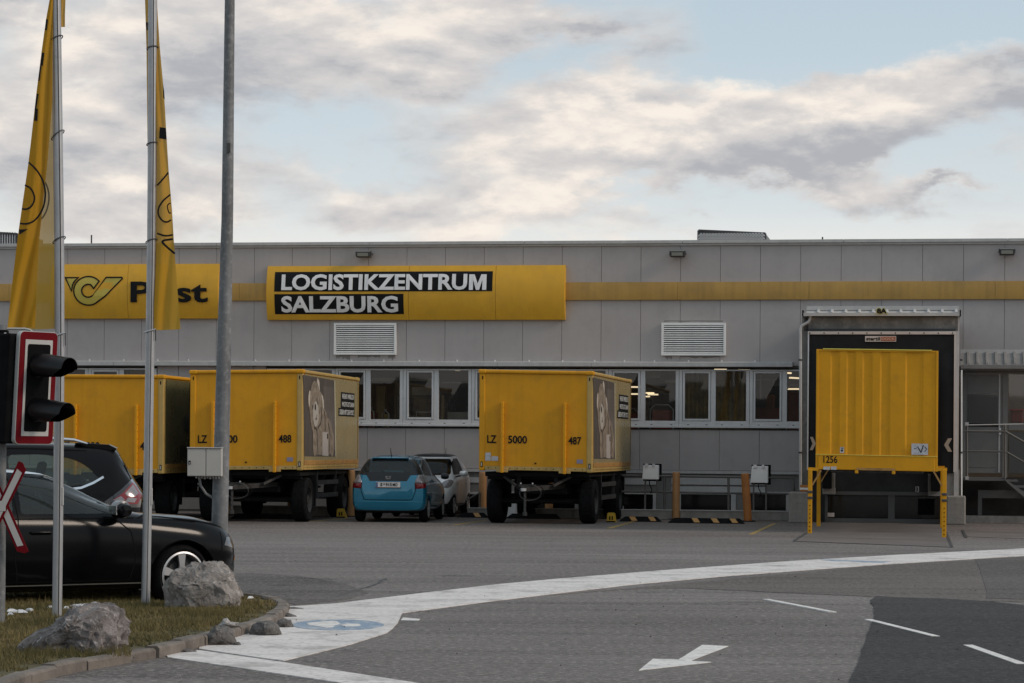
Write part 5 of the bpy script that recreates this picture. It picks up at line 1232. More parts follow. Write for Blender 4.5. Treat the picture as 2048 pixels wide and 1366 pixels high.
def section(zb, w, zs, zbelt, wb, ztop, wt, ins=0.0):
    zb, w, wb, ztop, wt = zb + ins * .3, w - ins, wb - ins, ztop - ins, wt - ins
    h = ztop - zbelt
    P = [(0, zb), (w * .78, zb), (w * .95, zb + .06), (w, zs), (w * .995, zbelt - .12), (wb, zbelt), ((wb * .45 + wt * .55), zbelt + h * .55), (wt, ztop - min(.10, h * .35)), (wt * .86, ztop - min(.03, h * .12)), (wt * .5, ztop - min(.006, h * .03)), (0, ztop)]
    return chaikin(P, 2)
def loft(tab, n=80, ins=0.0, x0=None, x1=None, zfloor=None):
    x0 = tab[0][0] if x0 is None else x0; x1 = tab[-1][0] if x1 is None else x1
    xs = []
    for i in range(n + 1):
        f = i / n; xs.append(x0 + (x1 - x0) * (f + .0 - .10 * math.sin(2 * PI * f) / (2 * PI) * 4 * .5))
    vs = []; m = None
    for x in xs:
        zb, w, zs, zbelt, wb, ztop, wt = interp(tab, x)
        if zfloor: zb = zfloor; zs = max(zs, zfloor + .05)
        S = section(zb, w, zs, zbelt, wb, ztop, wt, ins); m = len(S)
        vs += [(x, -y, z) for y, z in S] + [(x, y, z) for y, z in reversed(S[1:-1])]
    M = 2 * m - 2; fs = []
    for i in range(n):
        for k in range(M): fs.append((i * M + k, i * M + (k + 1) % M, (i + 1) * M + (k + 1) % M, (i + 1) * M + k))
    fs.append(tuple(range(M))); fs.append(tuple(n * M + k for k in reversed(range(M))))
    mb = MB(); mb.add(vs, fs); return mb
def tmp(mb):
    me = bpy.data.meshes.new('tmp'); me.from_pydata(mb.v, [], mb.f); bm = bmesh.new(); bm.from_mesh(me); bmesh.ops.remove_doubles(bm, verts=bm.verts, dist=1e-5); bmesh.ops.recalc_face_normals(bm, faces=bm.faces); bm.to_mesh(me); bm.free()
    o = bpy.data.objects.new('tmp', me); COL.objects.link(o); return o
def boolean(obj, cut, op):
    m = obj.modifiers.new('b', 'BOOLEAN'); m.operation = op; m.object = cut; m.solver = 'EXACT'
    bpy.context.view_layer.update(); dg = bpy.context.evaluated_depsgraph_get()
    me = bpy.data.meshes.new_from_object(obj.evaluated_get(dg)); obj.modifiers.clear(); return me
def drop(o): me = o.data; bpy.data.objects.remove(o); bpy.data.meshes.remove(me)
def prism_on(poly, plane, d0, d1):
    fn = {'xz': lambda a, b, d: (a, d, b), 'yz': lambda a, b, d: (d, a, b)}[plane]
    return MB().prism(poly, fn, d0, d1)
def rounded(poly, r=.06, it=2):
    P = [tuple(p) for p in poly]
    for _ in range(it):
        Q = []
        n = len(P)
        for i in range(n):
            a, b = Vector(P[i]), Vector(P[(i + 1) % n]); L = (b - a).length; q = min(.25, r / max(L, 1e-6))
            Q += [tuple(a.lerp(b, q)), tuple(a.lerp(b, 1 - q))]
        P = Q; r *= .45
    return P
class Car:
    def __init__(s, name, label, loc, rz, tab, paint, group=None, n=80):
        s.t = thing(name, label, 'car', None, loc, group, rot=(0, 0, rz)); s.tab = tab; s.paint = paint
        s.solid = tmp(loft(tab, n)); s.body = tmp(loft(tab, n)); s.n = n
    def cut(s, mb):
        c = tmp(mb); me = boolean(s.body, c, 'DIFFERENCE'); old = s.body.data; s.body.data = me; bpy.data.meshes.remove(old); drop(c)
    def patch(s, name, poly, plane, d0, d1, axis, sign, off, m, par=None, thresh=.15, label=None):
        c = tmp(prism_on(poly, plane, d0, d1)); me = boolean(s.solid, c, 'INTERSECT'); drop(c)
        inside = loft_test = None
        bm = bmesh.new(); bm.from_mesh(me); bm.normal_update()
        dele = [f for f in bm.faces if f.normal[axis] * sign < thresh]
        # drop the flat prism end caps (they lie on d0 or d1)
        k = {'xz': 1, 'yz': 0}[plane]
        for f in bm.faces:
            if f.normal[axis] * sign >= thresh and all(abs(v.co[k] - d0) < 1e-4 or abs(v.co[k] - d1) < 1e-4 for v in f.verts): dele.append(f)
        bmesh.ops.delete(bm, geom=list(set(dele)), context='FACES'); bm.normal_update()
        for v in bm.verts: v.co += v.normal * off
        bm.to_mesh(me); bm.free(); me.name = name; me.materials.clear()
        o = bpy.data.objects.new(name, me); COL.objects.link(o); me.materials.append(m); o.parent = par or s.t
        me.polygons.foreach_set('use_smooth', [True] * len(me.polygons)); return tag(o, label)
    def strip(s, name, pts, w, side, off, m, par=None, closed=False):
        """narrow band following the body side; pts in x,z"""
        mb = MB(); mb.stroke(pts, w, lambda a, b: (a, b, 0), closed)
        out = None; poly = [mb.v[2 * i][:2] for i in range(len(pts))] + [mb.v[2 * i + 1][:2] for i in reversed(range(len(pts)))]
        d = (-1.6, -.25) if side < 0 else (.25, 1.6)
        return s.patch(name, poly, 'xz', d[0], d[1], 1, side, off, m, par)
    def finish(s, sharp=32):
        s.body.name = 'body'; s.body.data.name = 'body'; me = s.body.data; me.materials.clear(); me.materials.append(s.paint)
        bm = bmesh.new(); bm.from_mesh(me); bmesh.ops.remove_doubles(bm, verts=bm.verts, dist=1e-4); bm.to_mesh(me); bm.free()
        me.polygons.foreach_set('use_smooth', [True] * len(me.polygons)); me.set_sharp_from_angle(angle=math.radians(sharp)); s.body.parent = s.t; drop(s.solid)
    def wells(s, xs, R, yin, yout):
        for x in xs:
            for sg in (-1, 1):
                c = MB(); a, b = sg * yin, sg * yout; n = 36; c.lathe([(0.0001, a), (R, a), (R, b), (0.0001, b)], (x, 0, R - .045), 'y', n); s.cut(c)
M_seam = mat('door_gap', (.004, .004, .004), .8, spec=.1)
M_blackpaint = mat('black_car_paint', (.003, .0032, .004), .15, 0, coat=.0, spec=.16)
M_darktrim = mat('dark_trim', (.012, .012, .013), .35, spec=.4)
M_seat = mat('dark_upholstery', (.03, .03, .032), .8)
M_cglass = glass_mat('car_glass', (.62, .74, .68), .9, .01, .80, (.05, .062, .056))  # grey-green diffuse base paints in the reflected sky
M_cglass_dk = glass_mat('privacy_glass', (.20, .23, .22), .5, .01, .8, (.006, .007, .007))
M_lampred = mat('tail_lamp_red', (.17, .004, .008), .25, coat=.3); M_lampclear = mat('lamp_clear', (.22, .20, .21), .2, .3, coat=.4); M_lampdark = mat('headlamp_glass', (.08, .08, .085), .1, .3, coat=.6)
# ------------------------------------------------ black estate car in front, seen from its right
#  x, zb, w, zs, zbelt, wb, ztop, wt
A6 = [(-2.50, .38, .70, .60, .88, .66, .98, .50), (-2.42, .26, .84, .55, .92, .78, 1.12, .56), (-2.15, .21, .905, .50, .95, .83, 1.38, .585), (-1.6, .19, .925, .50, .965, .865, 1.435, .60), (-.6, .18, .925, .50, .955, .88, 1.455, .61), (-.05, .18, .925, .50, .95, .88, 1.415, .60), (.30, .18, .925, .50, .945, .88, 1.30, .60), (.62, .18, .925, .50, .94, .875, 1.15, .62), (.90, .18, .925, .50, .93, .87, 1.025, .68), (1.10, .18, .925, .50, .915, .865, .985, .72), (1.6, .19, .92, .50, .87, .85, .955, .72), (1.9, .20, .875, .48, .82, .80, .89, .66), (2.10, .22, .76, .46, .73, .69, .79, .58), (2.22, .28, .56, .44, .65, .50, .69, .40), (2.26, .34, .36, .44, .58, .30, .61, .24)]
g0 = ground(362, 1214); yaw = math.radians(36); fx = 1.42
ex = Vector((math.cos(yaw), math.sin(yaw), 0)); ey = Vector((-math.sin(yaw), math.cos(yaw), 0))
loc = g0 - ex * fx + ey * .86
car = Car('estate_car', 'black estate car with silver five spoke wheel, nearest car, behind the boulder', loc, yaw, A6, M_blackpaint, n=96)
car.wells((-1.42, fx), .375, .55, 1.2)
cab = loft(A6, 50, .07, -2.0, .72, .55); car.cut(cab)
dlo = rounded([(.86, .975), (.66, 1.075), (.36, 1.235), (.02, 1.355), (-.6, 1.395), (-1.6, 1.375), (-1.95, 1.28), (-2.10, 1.02), (-2.05, .975)], .04)
w_front = rounded([(.76, .985), (.60, 1.085), (.36, 1.21), (.02, 1.33), (-.36, 1.375), (-.41, .985)], .03)
w_rear = rounded([(-.49, .985), (-.44, 1.375), (-.9, 1.385), (-1.32, 1.375), (-1.36, .985)], .03)
w_q = rounded([(-1.44, .985), (-1.40, 1.37), (-1.65, 1.36), (-1.92, 1.27), (-2.05, 1.0)], .04)
for p in (w_front, w_rear, w_q): car.cut(prism_on(p, 'xz', -1.4, 1.4))
ws = [(-.62, 1.02), (.62, 1.02), (.55, 1.36), (.45, 1.375), (-.45, 1.375), (-.55, 1.36)]
car.cut(prism_on(ws, 'yz', -.3, 1.6)); car.cut(prism_on([(-.6, 1.02), (.6, 1.02), (.52, 1.34), (-.52, 1.34)], 'yz', -2.8, -1.9))
for sg in (-1, 1):
    rng_ = (-1.4, -.3) if sg < 0 else (.3, 1.4)
    for p in (w_front, w_rear, w_q): car.patch('side_window', p, 'xz', *rng_, 1, sg, -.004, M_cglass if p is w_front or p is w_rear else M_cglass_dk, label=None)
car.patch('windscreen', ws, 'yz', -.3, 1.6, 0, 1, -.004, M_cglass, thresh=.2); car.patch('rear_window', [(-.6, 1.02), (.6, 1.02), (.52, 1.34), (-.52, 1.34)], 'yz', -2.8, -1.9, 0, -1, -.004, M_cglass_dk)
for pts, w in (([(-.45, 1.37), (-.45, .955), (-.50, .55), (-.46, .30)], .012), ([(.62, .94), (.80, .80), (.86, .55), (.80, .30)], .012), ([(-.47, .30), (.80, .30)], .010), ([(-1.36, .30), (-.47, .30)], .01), ([(-1.40, 1.37), (-1.40, .95), (-1.15, .55), (-1.1, .30)], .012), ([(1.02, .965), (1.6, .90), (2.1, .80)], .010), ([(.9, .93), (1.02, .965)], .012), ([(1.9, .78), (1.9, .60), (1.82, .45)], .010), ([(.86, .935), (-2.2, .935)], .012)):
    car.strip('door_seam', pts, w, -1, .0025, M_seam)
# bright line over the windows, thin sill trim, belt crease
car.strip('roof_trim', [(.93, .99), (.70, 1.095), (.38, 1.255), (.02, 1.385), (-.6, 1.42), (-1.6, 1.405), (-2.0, 1.31)], .022, -1, .004, M_chrome)
car.strip('sill_trim', [(-1.0, .268), (.98, .268)], .012, -1, .006, M_silver)
car.patch('headlight', [(1.93, .64), (1.98, .72), (2.12, .72), (2.20, .64), (2.10, .60)], 'xz', -1.2, -.3, 1, -1, .004, M_lampdark)
car.patch('indicator', [(2.14, .52), (2.22, .52), (2.22, .47), (2.12, .47)], 'xz', -1.2, -.3, 1, -1, .005, mat('amber_lens', (.5, .2, .03), .2)); car.patch('fog_grille', [(2.0, .42), (2.2, .42), (2.2, .32), (2.0, .30)], 'xz', -1.2, -.3, 1, -1, .004, M_darktrim)
car.patch('door_handle_recess', rounded([(-.33, .815), (-.10, .815), (-.10, .775), (-.33, .775)], .01), 'xz', -1.2, -.5, 1, -1, .004, M_seam)
car.finish()
for sg in (-1, 1): MB().tube([(-.33, sg * .935, .80), (-.22, sg * .95, .803), (-.11, sg * .935, .80)], .012, 8).build('door_handle', M_blackpaint, car.t, smooth=50)
for x in (-1.42, fx):
    for sg in (-1, 1):
        tyre_wheel(car.t, x, sg * .80, .33, .225, .245, 'y', sg, truck=False, spoke_m=mat('alloy_grey', (.42, .42, .43), .35, .7), rot=math.radians(94))
        MB().lathe([(.37, -.17), (.37, .17)], (x, sg * .78, .33), 'y', 24, 0, PI).build('wheel_housing', M_black, car.t, recalc=False)
# mirrors
for sg in (-1, 1):
    mm = MB(); mm.lathe([(.001, -.13), (.06, -.12), (.085, -.05), (.088, .05), (.06, .12), (.001, .13)], (0, 0, 0), 'y', 18); mm.v = [(x * .9 + (.03 if x > 0 else 0), y, z * .95) for x, y, z in mm.v]
    o = mm.build('mirror', M_blackpaint, car.t, smooth=60, loc=(.62, sg * 1.0, 1.02)); MB().box(-.078, -.066, -.08, .08, -.045, .045).build('mirror_glass', M_chrome, o); MB().lathe([(.001, -.10), (.086, -.06), (.09, .0), (.086, .06), (.001, .10)], (.012, 0, .012), 'y', 18).build('mirror_cap', mat('mirror_shell', (.2, .2, .2), .2, .6), o, smooth=60)
    MB().bar((.0, -sg * .13, -.06), (0.02, -sg * .04, -.04), .05, .04).build('mirror_arm', M_darktrim, o)
def seat(par, x, y, h=.62, z0=.50, m=M_seat):
    b = MB().box(-.08, .08, -.24, .24, 0, h); s_ = b.build('seat', m, par, bev=.05, loc=(x, y, z0)); s_.rotation_euler = (0, -.25, 0)
    MB().box(-.05, .05, -.13, .13, h + .05, h + .24).build('headrest', m, s_, bev=.04); MB().box(-.0, .5, -.24, .24, -.12, .04).build('cushion', m, s_, bev=.04)
for y in (-.38, .38): seat(car.t, -.25, y); seat(car.t, -1.15, y, .55)
MB().lathe([(.175, -.015), (.19, 0), (.175, .015), (.165, 0), (.175, -.015)], (0, 0, 0), 'x', 28).build('steering_wheel', M_darktrim, car.t, smooth=60, loc=(.32, .38, .98)).rotation_euler = (0, .35, 0)
MB().box(.42, .86, -.72, .72, .62, .93).build('dashboard', M_seat, car.t, bev=.05)
# ------------------------------------------------ dark people carrier style suv, seen from its left, rear at the right
SU = [(-2.33, .42, .62, .60, .98, .60, 1.06, .45), (-2.26, .34, .80, .58, 1.02, .77, 1.16, .56), (-2.10, .30, .88, .56, 1.08, .83, 1.42, .58), (-1.95, .29, .90, .56, 1.10, .85, 1.61, .60), (-1.70, .28, .91, .56, 1.11, .86, 1.645, .62), (-.6, .27, .91, .56, 1.08, .865, 1.67, .64), (.25, .27, .91, .56, 1.05, .865, 1.63, .63), (.65, .27, .91, .56, 1.04, .86, 1.45, .62), (1.05, .27, .91, .56, 1.03, .86, 1.16, .66), (1.3, .27, .91, .56, 1.02, .85, 1.10, .70), (1.9, .29, .89, .55, .95, .82, 1.02, .66), (2.2, .33, .78, .52, .84, .70, .90, .56), (2.32, .40, .55, .5, .70, .48, .76, .4)]
Ys = 34.0; pr_ = at(281, 990, Ys); rz = PI + .15
loc = Vector((pr_.x, Ys, 0)) - Matrix.Rotation(rz, 3, 'Z') @ Vector((-2.30, .82, 0))
suv = Car('suv', 'dark grey suv with chrome roof rail, behind the black estate car', loc, rz, SU, mat('dark_grey_car_paint', (.006, .0056, .0065), .15, 0, coat=.0, spec=.16), n=80)
suv.wells((-1.35, 1.37), .40, .5, 1.2)
suv.cut(loft(SU, 44, .07, -2.0, .9, .6))
S1 = rounded([(-.60, 1.10), (-.56, 1.50), (-1.05, 1.51), (-1.42, 1.46), (-1.60, 1.38), (-1.74, 1.26), (-1.78, 1.20), (-1.70, 1.15), (-1.1, 1.10)], .05)
S2 = rounded([(-.48, 1.09), (-.40, 1.52), (.10, 1.52), (.28, 1.44), (.40, 1.08)], .05)
S2 = rounded([(.35, 1.08), (.30, 1.50), (-.30, 1.52), (-.42, 1.44), (-.52, 1.09)], .06)
S3 = rounded([(.42, 1.08), (.40, 1.48), (.62, 1.38), (1.0, 1.10)], .03)
for p in (S1, S2, S3): suv.cut(prism_on(p, 'xz', -1.4, 1.4))
for sg in (-1, 1):
    rng_ = (-1.4, -.3) if sg < 0 else (.3, 1.4)
    for p in (S1, S2, S3): suv.patch('side_window', p, 'xz', *rng_, 1, sg, -.004, M_cglass)
suv.cut(prism_on([(-.6, 1.16), (.6, 1.16), (.52, 1.50), (-.52, 1.50)], 'yz', -2.6, -1.7)); suv.patch('rear_window', [(-.6, 1.16), (.6, 1.16), (.52, 1.50), (-.52, 1.50)], 'yz', -2.6, -1.7, 0, -1, -.004, M_cglass)
suv.cut(prism_on([(-.6, 1.16), (.6, 1.16), (.52, 1.50), (-.52, 1.50)], 'yz', .3, 1.6)); suv.patch('windscreen', [(-.6, 1.16), (.6, 1.16), (.52, 1.50), (-.52, 1.50)], 'yz', .3, 1.6, 0, 1, -.004, M_cglass)
suv.patch('window_surround', rounded([(-.52, 1.57), (-.55, 1.08), (-.60, 1.08), (-.60, 1.57)], .01), 'xz', .3, 1.4, 1, 1, .002, M_darktrim)
suv.strip('chrome_line', [(1.0, 1.045), (-.6, 1.062), (-1.35, 1.075), (-1.55, 1.10), (-1.70, 1.16), (-1.83, 1.235)], .028, 1, .006, M_chrome)
suv.strip('door_seam', [(-.55, 1.55), (-.58, 1.05), (-.75, .75), (-.85, .45)], .012, 1, .003, M_seam); suv.strip('door_seam', [(-2.0, 1.60), (-2.18, 1.20), (-2.05, 1.08), (-1.83, .93), (-1.95, .78), (-2.2, .72)], .012, 1, .003, M_seam)
tl = suv.patch('tail_lamp', [(-2.19, 1.21), (-2.05, 1.08), (-1.84, .93), (-1.94, .86), (-2.30, .86), (-2.34, 1.0)], 'xz', .2, 1.2, 1, 1, .004, mat('lamp_surround', (.01, .006, .008), .15, coat=1), thresh=.05)
suv.patch('lamp_red', [(-2.20, 1.17), (-2.08, 1.04), (-1.95, .955), (-2.02, .90), (-2.26, .90), (-2.32, 1.0)], 'xz', .2, 1.2, 1, 1, .007, M_lampred, tl, thresh=.05)
suv.patch('lamp_clear', [(-2.20, 1.14), (-2.10, 1.03), (-2.13, 1.00), (-2.22, .99), (-2.27, 1.03)], 'xz', .2, 1.2, 1, 1, .010, M_lampclear, tl, thresh=.05)
suv.patch('lamp_clear', [(-2.05, 1.00), (-1.95, .95), (-2.04, .92), (-2.10, .955)], 'xz', .2, 1.2, 1, 1, .010, M_lampclear, tl, thresh=.05); suv.patch('lamp_clear', [(-2.14, .98), (-2.10, .93), (-2.22, .92), (-2.25, .97)], 'xz', .2, 1.2, 1, 1, .010, M_lampclear, tl, thresh=.05)
suv.patch('lower_cladding', [(-2.33, .30), (1.9, .30), (1.9, .46), (-2.33, .46)], 'xz', .4, 1.2, 1, 1, .002, M_darktrim)
suv.finish(); suv.t.scale = (1, 1, 1.035)
for sg in (-1, 1): MB().tube([(.45, sg * .62, 1.60), (.3, sg * .625, 1.68), (-.3, sg * .635, 1.715), (-1.1, sg * .63, 1.71), (-1.45, sg * .62, 1.69), (-1.62, sg * .61, 1.645)], [.012, .022, .024, .024, .02, .01], 10).build('roof_rail', M_chrome, suv.t, smooth=60)
sp_ = MB().prism([(-1.45, 1.66), (-1.90, 1.638), (-2.0, 1.595), (-1.98, 1.565), (-1.9, 1.56), (-1.6, 1.60)], lambda p, q, d: (p, d, q), -.56, .56).build('roof_spoiler', suv.paint, suv.t, bev=.012)
MB().prism([(-1.90, 1.644), (-2.005, 1.60), (-2.0, 1.585), (-1.90, 1.632)], lambda p, q, d: (p, d, q), -.55, .565).build('spoiler_lip', M_silver, sp_)
for x in (-1.35, 1.37):
    for sg in (-1, 1): tyre_wheel(suv.t, x, sg * .80, .36, .225, .25, 'y', sg, truck=False)
for y in (-.38, .38): seat(suv.t, .1, y, .62, .62); seat(suv.t, -.85, y, .55, .65)
# ------------------------------------------------ blue hatchback, seen from behind
JZ = [(-1.93, .36, .60, .52, .92, .58, .96, .45), (-1.90, .28, .78, .50, .96, .70, 1.04, .52), (-1.80, .24, .835, .50, .99, .735, 1.24, .53), (-1.66, .22, .847, .50, 1.00, .755, 1.44, .535), (-1.45, .21, .8475, .50, 1.00, .765, 1.495, .545), (-.6, .20, .8475, .48, .99, .775, 1.52, .56), (.15, .20, .8475, .48, .96, .775, 1.49, .56), (.65, .20, .8475, .48, .94, .77, 1.30, .55), (1.15, .20, .845, .48, .92, .76, 1.02, .58), (1.4, .20, .84, .48, .88, .75, .96, .62), (1.75, .22, .76, .46, .76, .66, .82, .54), (1.92, .26, .58, .44, .64, .5, .68, .42), (1.97, .32, .4, .42, .56, .34, .59, .3)]
yw = math.radians(6.0); Yr = 59.6; pr_ = at(777, 1046, Yr); ex = Vector((math.sin(yw), math.cos(yw), 0)); loc = Vector((pr_.x, Yr, 0)) + ex * 1.85
M_blue = mat('blue_metallic_paint', (.008, .155, .25), .2, .25, coat=.7, nz=.03, ns=2)
jz = Car('hatchback', 'metallic blue hatchback parked between the two bear trailers, seen from behind', loc, PI / 2 - yw, JZ, M_blue, n=80)
jz.wells((-1.27, 1.22), .33, .45, 1.1)
jz.cut(loft(JZ, 44, .06, -1.62, .95, .55))
rw = rounded([(-.66, 1.08), (.66, 1.08), (.56, 1.30), (.48, 1.40), (-.48, 1.40), (-.56, 1.30)], .05)
jz.cut(prism_on(rounded([(-.60, 1.12), (.60, 1.12), (.51, 1.32), (.43, 1.375), (-.43, 1.375), (-.51, 1.32)], .04), 'yz', -2.3, -1.3))
jz.cut(prism_on([(-.55, 1.06), (.55, 1.06), (.48, 1.40), (-.48, 1.40)], 'yz', .2, 1.4)); jz.patch('windscreen', [(-.55, 1.06), (.55, 1.06), (.48, 1.40), (-.48, 1.40)], 'yz', .2, 1.4, 0, 1, -.004, M_cglass)
J1 = rounded([(-.20, 1.03), (-.16, 1.40), (-.8, 1.41), (-1.15, 1.36), (-1.42, 1.14), (-1.38, 1.06)], .04); J2 = rounded([(-.12, 1.03), (-.08, 1.40), (.30, 1.36), (.62, 1.20), (.86, 1.02)], .03)
for p in (J1, J2): jz.cut(prism_on(p, 'xz', -1.3, 1.3))
for sg in (-1, 1):
    rng_ = (-1.3, -.3) if sg < 0 else (.3, 1.3)
    for p in (J1, J2): jz.patch('side_window', p, 'xz', *rng_, 1, sg, -.004, M_cglass_dk)
# tailgate black band with the window hole left open
band = [(-.70, 1.075), (-.76, 1.08), (-.60, 1.40), (-.50, 1.425), (.50, 1.425), (.60, 1.40), (.76, 1.08), (.48, 1.06), (.39, .93), (-.39, .93), (-.48, 1.06)]
hole = rounded([(-.60, 1.12), (.60, 1.12), (.51, 1.32), (.43, 1.375), (-.43, 1.375), (-.51, 1.32)], .04)
jz.patch('tailgate_lower_trim', [(-.76, 1.08), (-.63, 1.16), (-.585, 1.16), (-.56, 1.13), (.56, 1.13), (.585, 1.16), (.63, 1.16), (.76, 1.08), (.50, 1.06), (.42, .93), (-.42, .93), (-.50, 1.06)], 'yz', -2.3, -1.4, 0, -1, .003, M_darktrim, thresh=.05)
for sg in (-1, 1): jz.patch('tailgate_side_trim', [(sg * .60, 1.12), (sg * .76, 1.08), (sg * .615, 1.38), (sg * .5, 1.42), (sg * .43, 1.375), (sg * .51, 1.32)], 'yz', -2.3, -1.2, 0, -1, .003, M_darktrim, thresh=.05)
jz.patch('tailgate_top_trim', [(-.5, 1.42), (.5, 1.42), (.43, 1.375), (-.43, 1.375)], 'yz', -2.3, -1.2, 0, -1, .003, M_darktrim, thresh=.05)
jz.patch('rear_window', hole, 'yz', -2.3, -1.2, 0, -1, -.002, M_cglass, thresh=.05)
for sg in (-1, 1):
    lp = jz.patch('tail_lamp', [(sg * .62, .76), (sg * .83, .78), (sg * .80, 1.06), (sg * .66, 1.06), (sg * .60, .88)], 'yz', -2.3, -1.35, 0, -1, .006, M_lampred, thresh=-.25)
    jz.patch('lamp_clear', [(sg * .60, .885), (sg * .82, .885), (sg * .80, 1.06), (sg * .665, 1.06)], 'yz', -2.3, -1.4, 0, -1, .010, M_lampclear, lp, thresh=-.2)
sm = MB()
def rear_line(nm, pts, w, m, off=.004):
    mb = MB(); mb.stroke(pts, w, lambda a, b: (a, b, 0)); poly = [mb.v[2 * i][:2] for i in range(len(pts))] + [mb.v[2 * i + 1][:2] for i in reversed(range(len(pts)))]
    jz.patch(nm, poly, 'yz', -2.3, -1.35, 0, -1, off, m, thresh=.05)
rear_line('tailgate_seam', [(-.60, .88), (-.62, .72), (-.55, .53), (-.50, .505), (.50, .505), (.55, .53), (.62, .72), (.60, .88)], .014, M_seam)
rear_line('painted_crease_light', [(-.8, .46), (-.55, .475), (.55, .475), (.8, .46)], .016, mat('blue_highlight', (.03, .25, .38), .2, .35, coat=1))  # lighter blue strip paints the light along the bumper crease
jz.patch('bumper_lower', [(-.9, .18), (.9, .18), (.9, .27), (-.9, .27)], 'yz', -2.3, -1.35, 0, -1, .004, M_darktrim, thresh=-.3)
jz.finish()
nb = thing  # keep the helper's name short below
pl = MB().box(-1.955, -1.94, -.275, .275, .785, .91).build('number_plate', mat('plate_white', (.62, .60, .57), .4), jz.t, bev=.006)
MB().box(-1.958, -1.955, .235, .268, .793, .902).build('blue_field', mat('plate_blue', (.02, .05, .22), .4), pl); e_ = MB(); e_.box(-1.958, -1.955, -.27, .232, .904, .908); e_.box(-1.958, -1.955, -.27, .232, .787, .791); e_.build('plate_edge_line', mat('plate_red', (.3, .02, .03), .5), pl)
RT = lambda a, b, d=0: (-1.957 - d, -a, b)
MB().text('S', (-.175, -.125, .812, .885), RT, .03, .003).build('lettering', M_print_black, pl); MB().text('915', (-.055, .085, .812, .885), RT, .03, .003).build('lettering', M_print_black, pl); MB().text('MO', (.105, .215, .812, .885), RT, .03, .003).build('lettering', M_print_black, pl)
MB().prism([(-.105, .84), (-.075, .84), (-.075, .87), (-.09, .885), (-.105, .87)], RT, 0, .003).build('crest', mat('crest_dark', (.1, .05, .06), .5), pl)
pf = MB().box(-1.95, -1.935, -.29, .29, .772, .785).build('plate_frame', M_darktrim, jz.t)
em = MB(); RT2 = lambda a, b, d=0: (-1.925 - d, -a, b)
for l in ([(-.045, 1.03), (-.03, 1.0), (-.028, .95)], [(.045, 1.03), (.03, 1.0), (.028, .95)], [(-.03, .99), (.03, .99)]): em.stroke(l, .018, lambda a, b: RT2(a, b, .004))
em.stroke([(-.06, 1.035), (.06, 1.035), (.045, .94), (-.045, .94)], .01, lambda a, b: RT2(a, b, .004), closed=True)
em.build('badge', M_chrome, jz.t, recalc=False)
MB().text('jazz', (-.53, -.42, .945, .975), lambda a, b, d=0: (-1.915 - d, -a, b), .01, .003).build('lettering', M_silver, jz.t)
MB().bar((-1.78, .0, 1.105), (-1.80, .44, 1.09), .02).build('rear_wiper', M_darktrim, jz.t); MB().tube([(-1.5, 0, 1.48), (-1.62, 0, 1.68)], [.012, .005], 8).build('aerial', M_darktrim, jz.t)
MB().box(-1.74, -1.60, -.42, .42, 1.437, 1.455).build('roof_spoiler', M_blue, jz.t, bev=.006)
for x in (-1.27, 1.22):
    for sg in (-1, 1): tyre_wheel(jz.t, x, sg * .735, .295, .2, .19, 'y', sg, truck=False, spokes=7)
for y in (-.36, .36): seat(jz.t, -.1, y, .62, .52); seat(jz.t, -1.0, y, .50, .55)
for sg in (-1, 1):
    MB().lathe([(.001, -.10), (.06, -.08), (.075, 0), (.06, .08), (.001, .10)], (0, 0, 0), 'y', 14).build('mirror', M_darktrim, jz.t, smooth=60, loc=(.62, sg * .95, 1.02))
# ------------------------------------------------ silver microcar facing the viewer
SM = [(-1.33, .38, .55, .55, 1.0, .52, 1.06, .4), (-1.27, .28, .72, .55, 1.04, .68, 1.25, .5), (-1.05, .24, .78, .55, 1.05, .72, 1.46, .53), (-.5, .22, .78, .5, 1.02, .73, 1.54, .55), (.1, .22, .78, .5, .99, .73, 1.52, .55), (.5, .22, .78, .5, .97, .72, 1.36, .55), (.85, .22, .78, .5, .95, .71, 1.06, .58), (1.1, .23, .75, .5, .88, .66, .94, .54), (1.27, .26, .66, .48, .72, .56, .78, .46), (1.34, .32, .48, .46, .62, .40, .66, .34)]
yw = math.radians(9.5); Yf = 64.3; pr_ = at(842, 1038, Yf); xd = Vector((-math.sin(yw), -math.cos(yw), 0)); loc = Vector((pr_.x, Yf, 0)) - xd * 1.25
M_slv = mat('silver_car_paint', (.74, .74, .75), .3, .3, coat=.6)
sm_ = Car('microcar', 'silver two door microcar with black roof, half hidden behind the blue hatchback', loc, -PI / 2 - yw, SM, M_slv, n=64)
sm_.wells((-.93, .93), .31, .45, 1.1); sm_.cut(loft(SM, 36, .06, -1.1, .75, .5))
wsm = rounded([(-.64, 1.02), (.64, 1.02), (.54, 1.42), (-.54, 1.42)], .04); sm_.cut(prism_on(wsm, 'yz', 0, 1.5)); sm_.patch('windscreen', wsm, 'yz', 0, 1.5, 0, 1, -.004, M_cglass_dk, thresh=.1)
sm_.cut(prism_on([(-.5, 1.12), (.5, 1.12), (.45, 1.38), (-.45, 1.38)], 'yz', -1.6, -.9)); sm_.patch('rear_window', [(-.5, 1.12), (.5, 1.12), (.45, 1.38), (-.45, 1.38)], 'yz', -1.6, -.9, 0, -1, -.004, M_cglass_dk)
dw_ = rounded([(.66, 1.02), (.38, 1.32), (.05, 1.42), (-.45, 1.43), (-.5, 1.05)], .03)
sm_.cut(prism_on(dw_, 'xz', -1.3, 1.3))
for sg in (-1, 1): sm_.patch('side_window', dw_, 'xz', *((-1.3, -.3) if sg < 0 else (.3, 1.3)), 1, sg, -.004, M_cglass_dk)
sm_.patch('roof_panel', [(-.50, 1.46), (.50, 1.46), (.50, 1.6), (-.50, 1.6)], 'yz', -1.0, .40, 2, 1, .004, M_darktrim, thresh=.5)
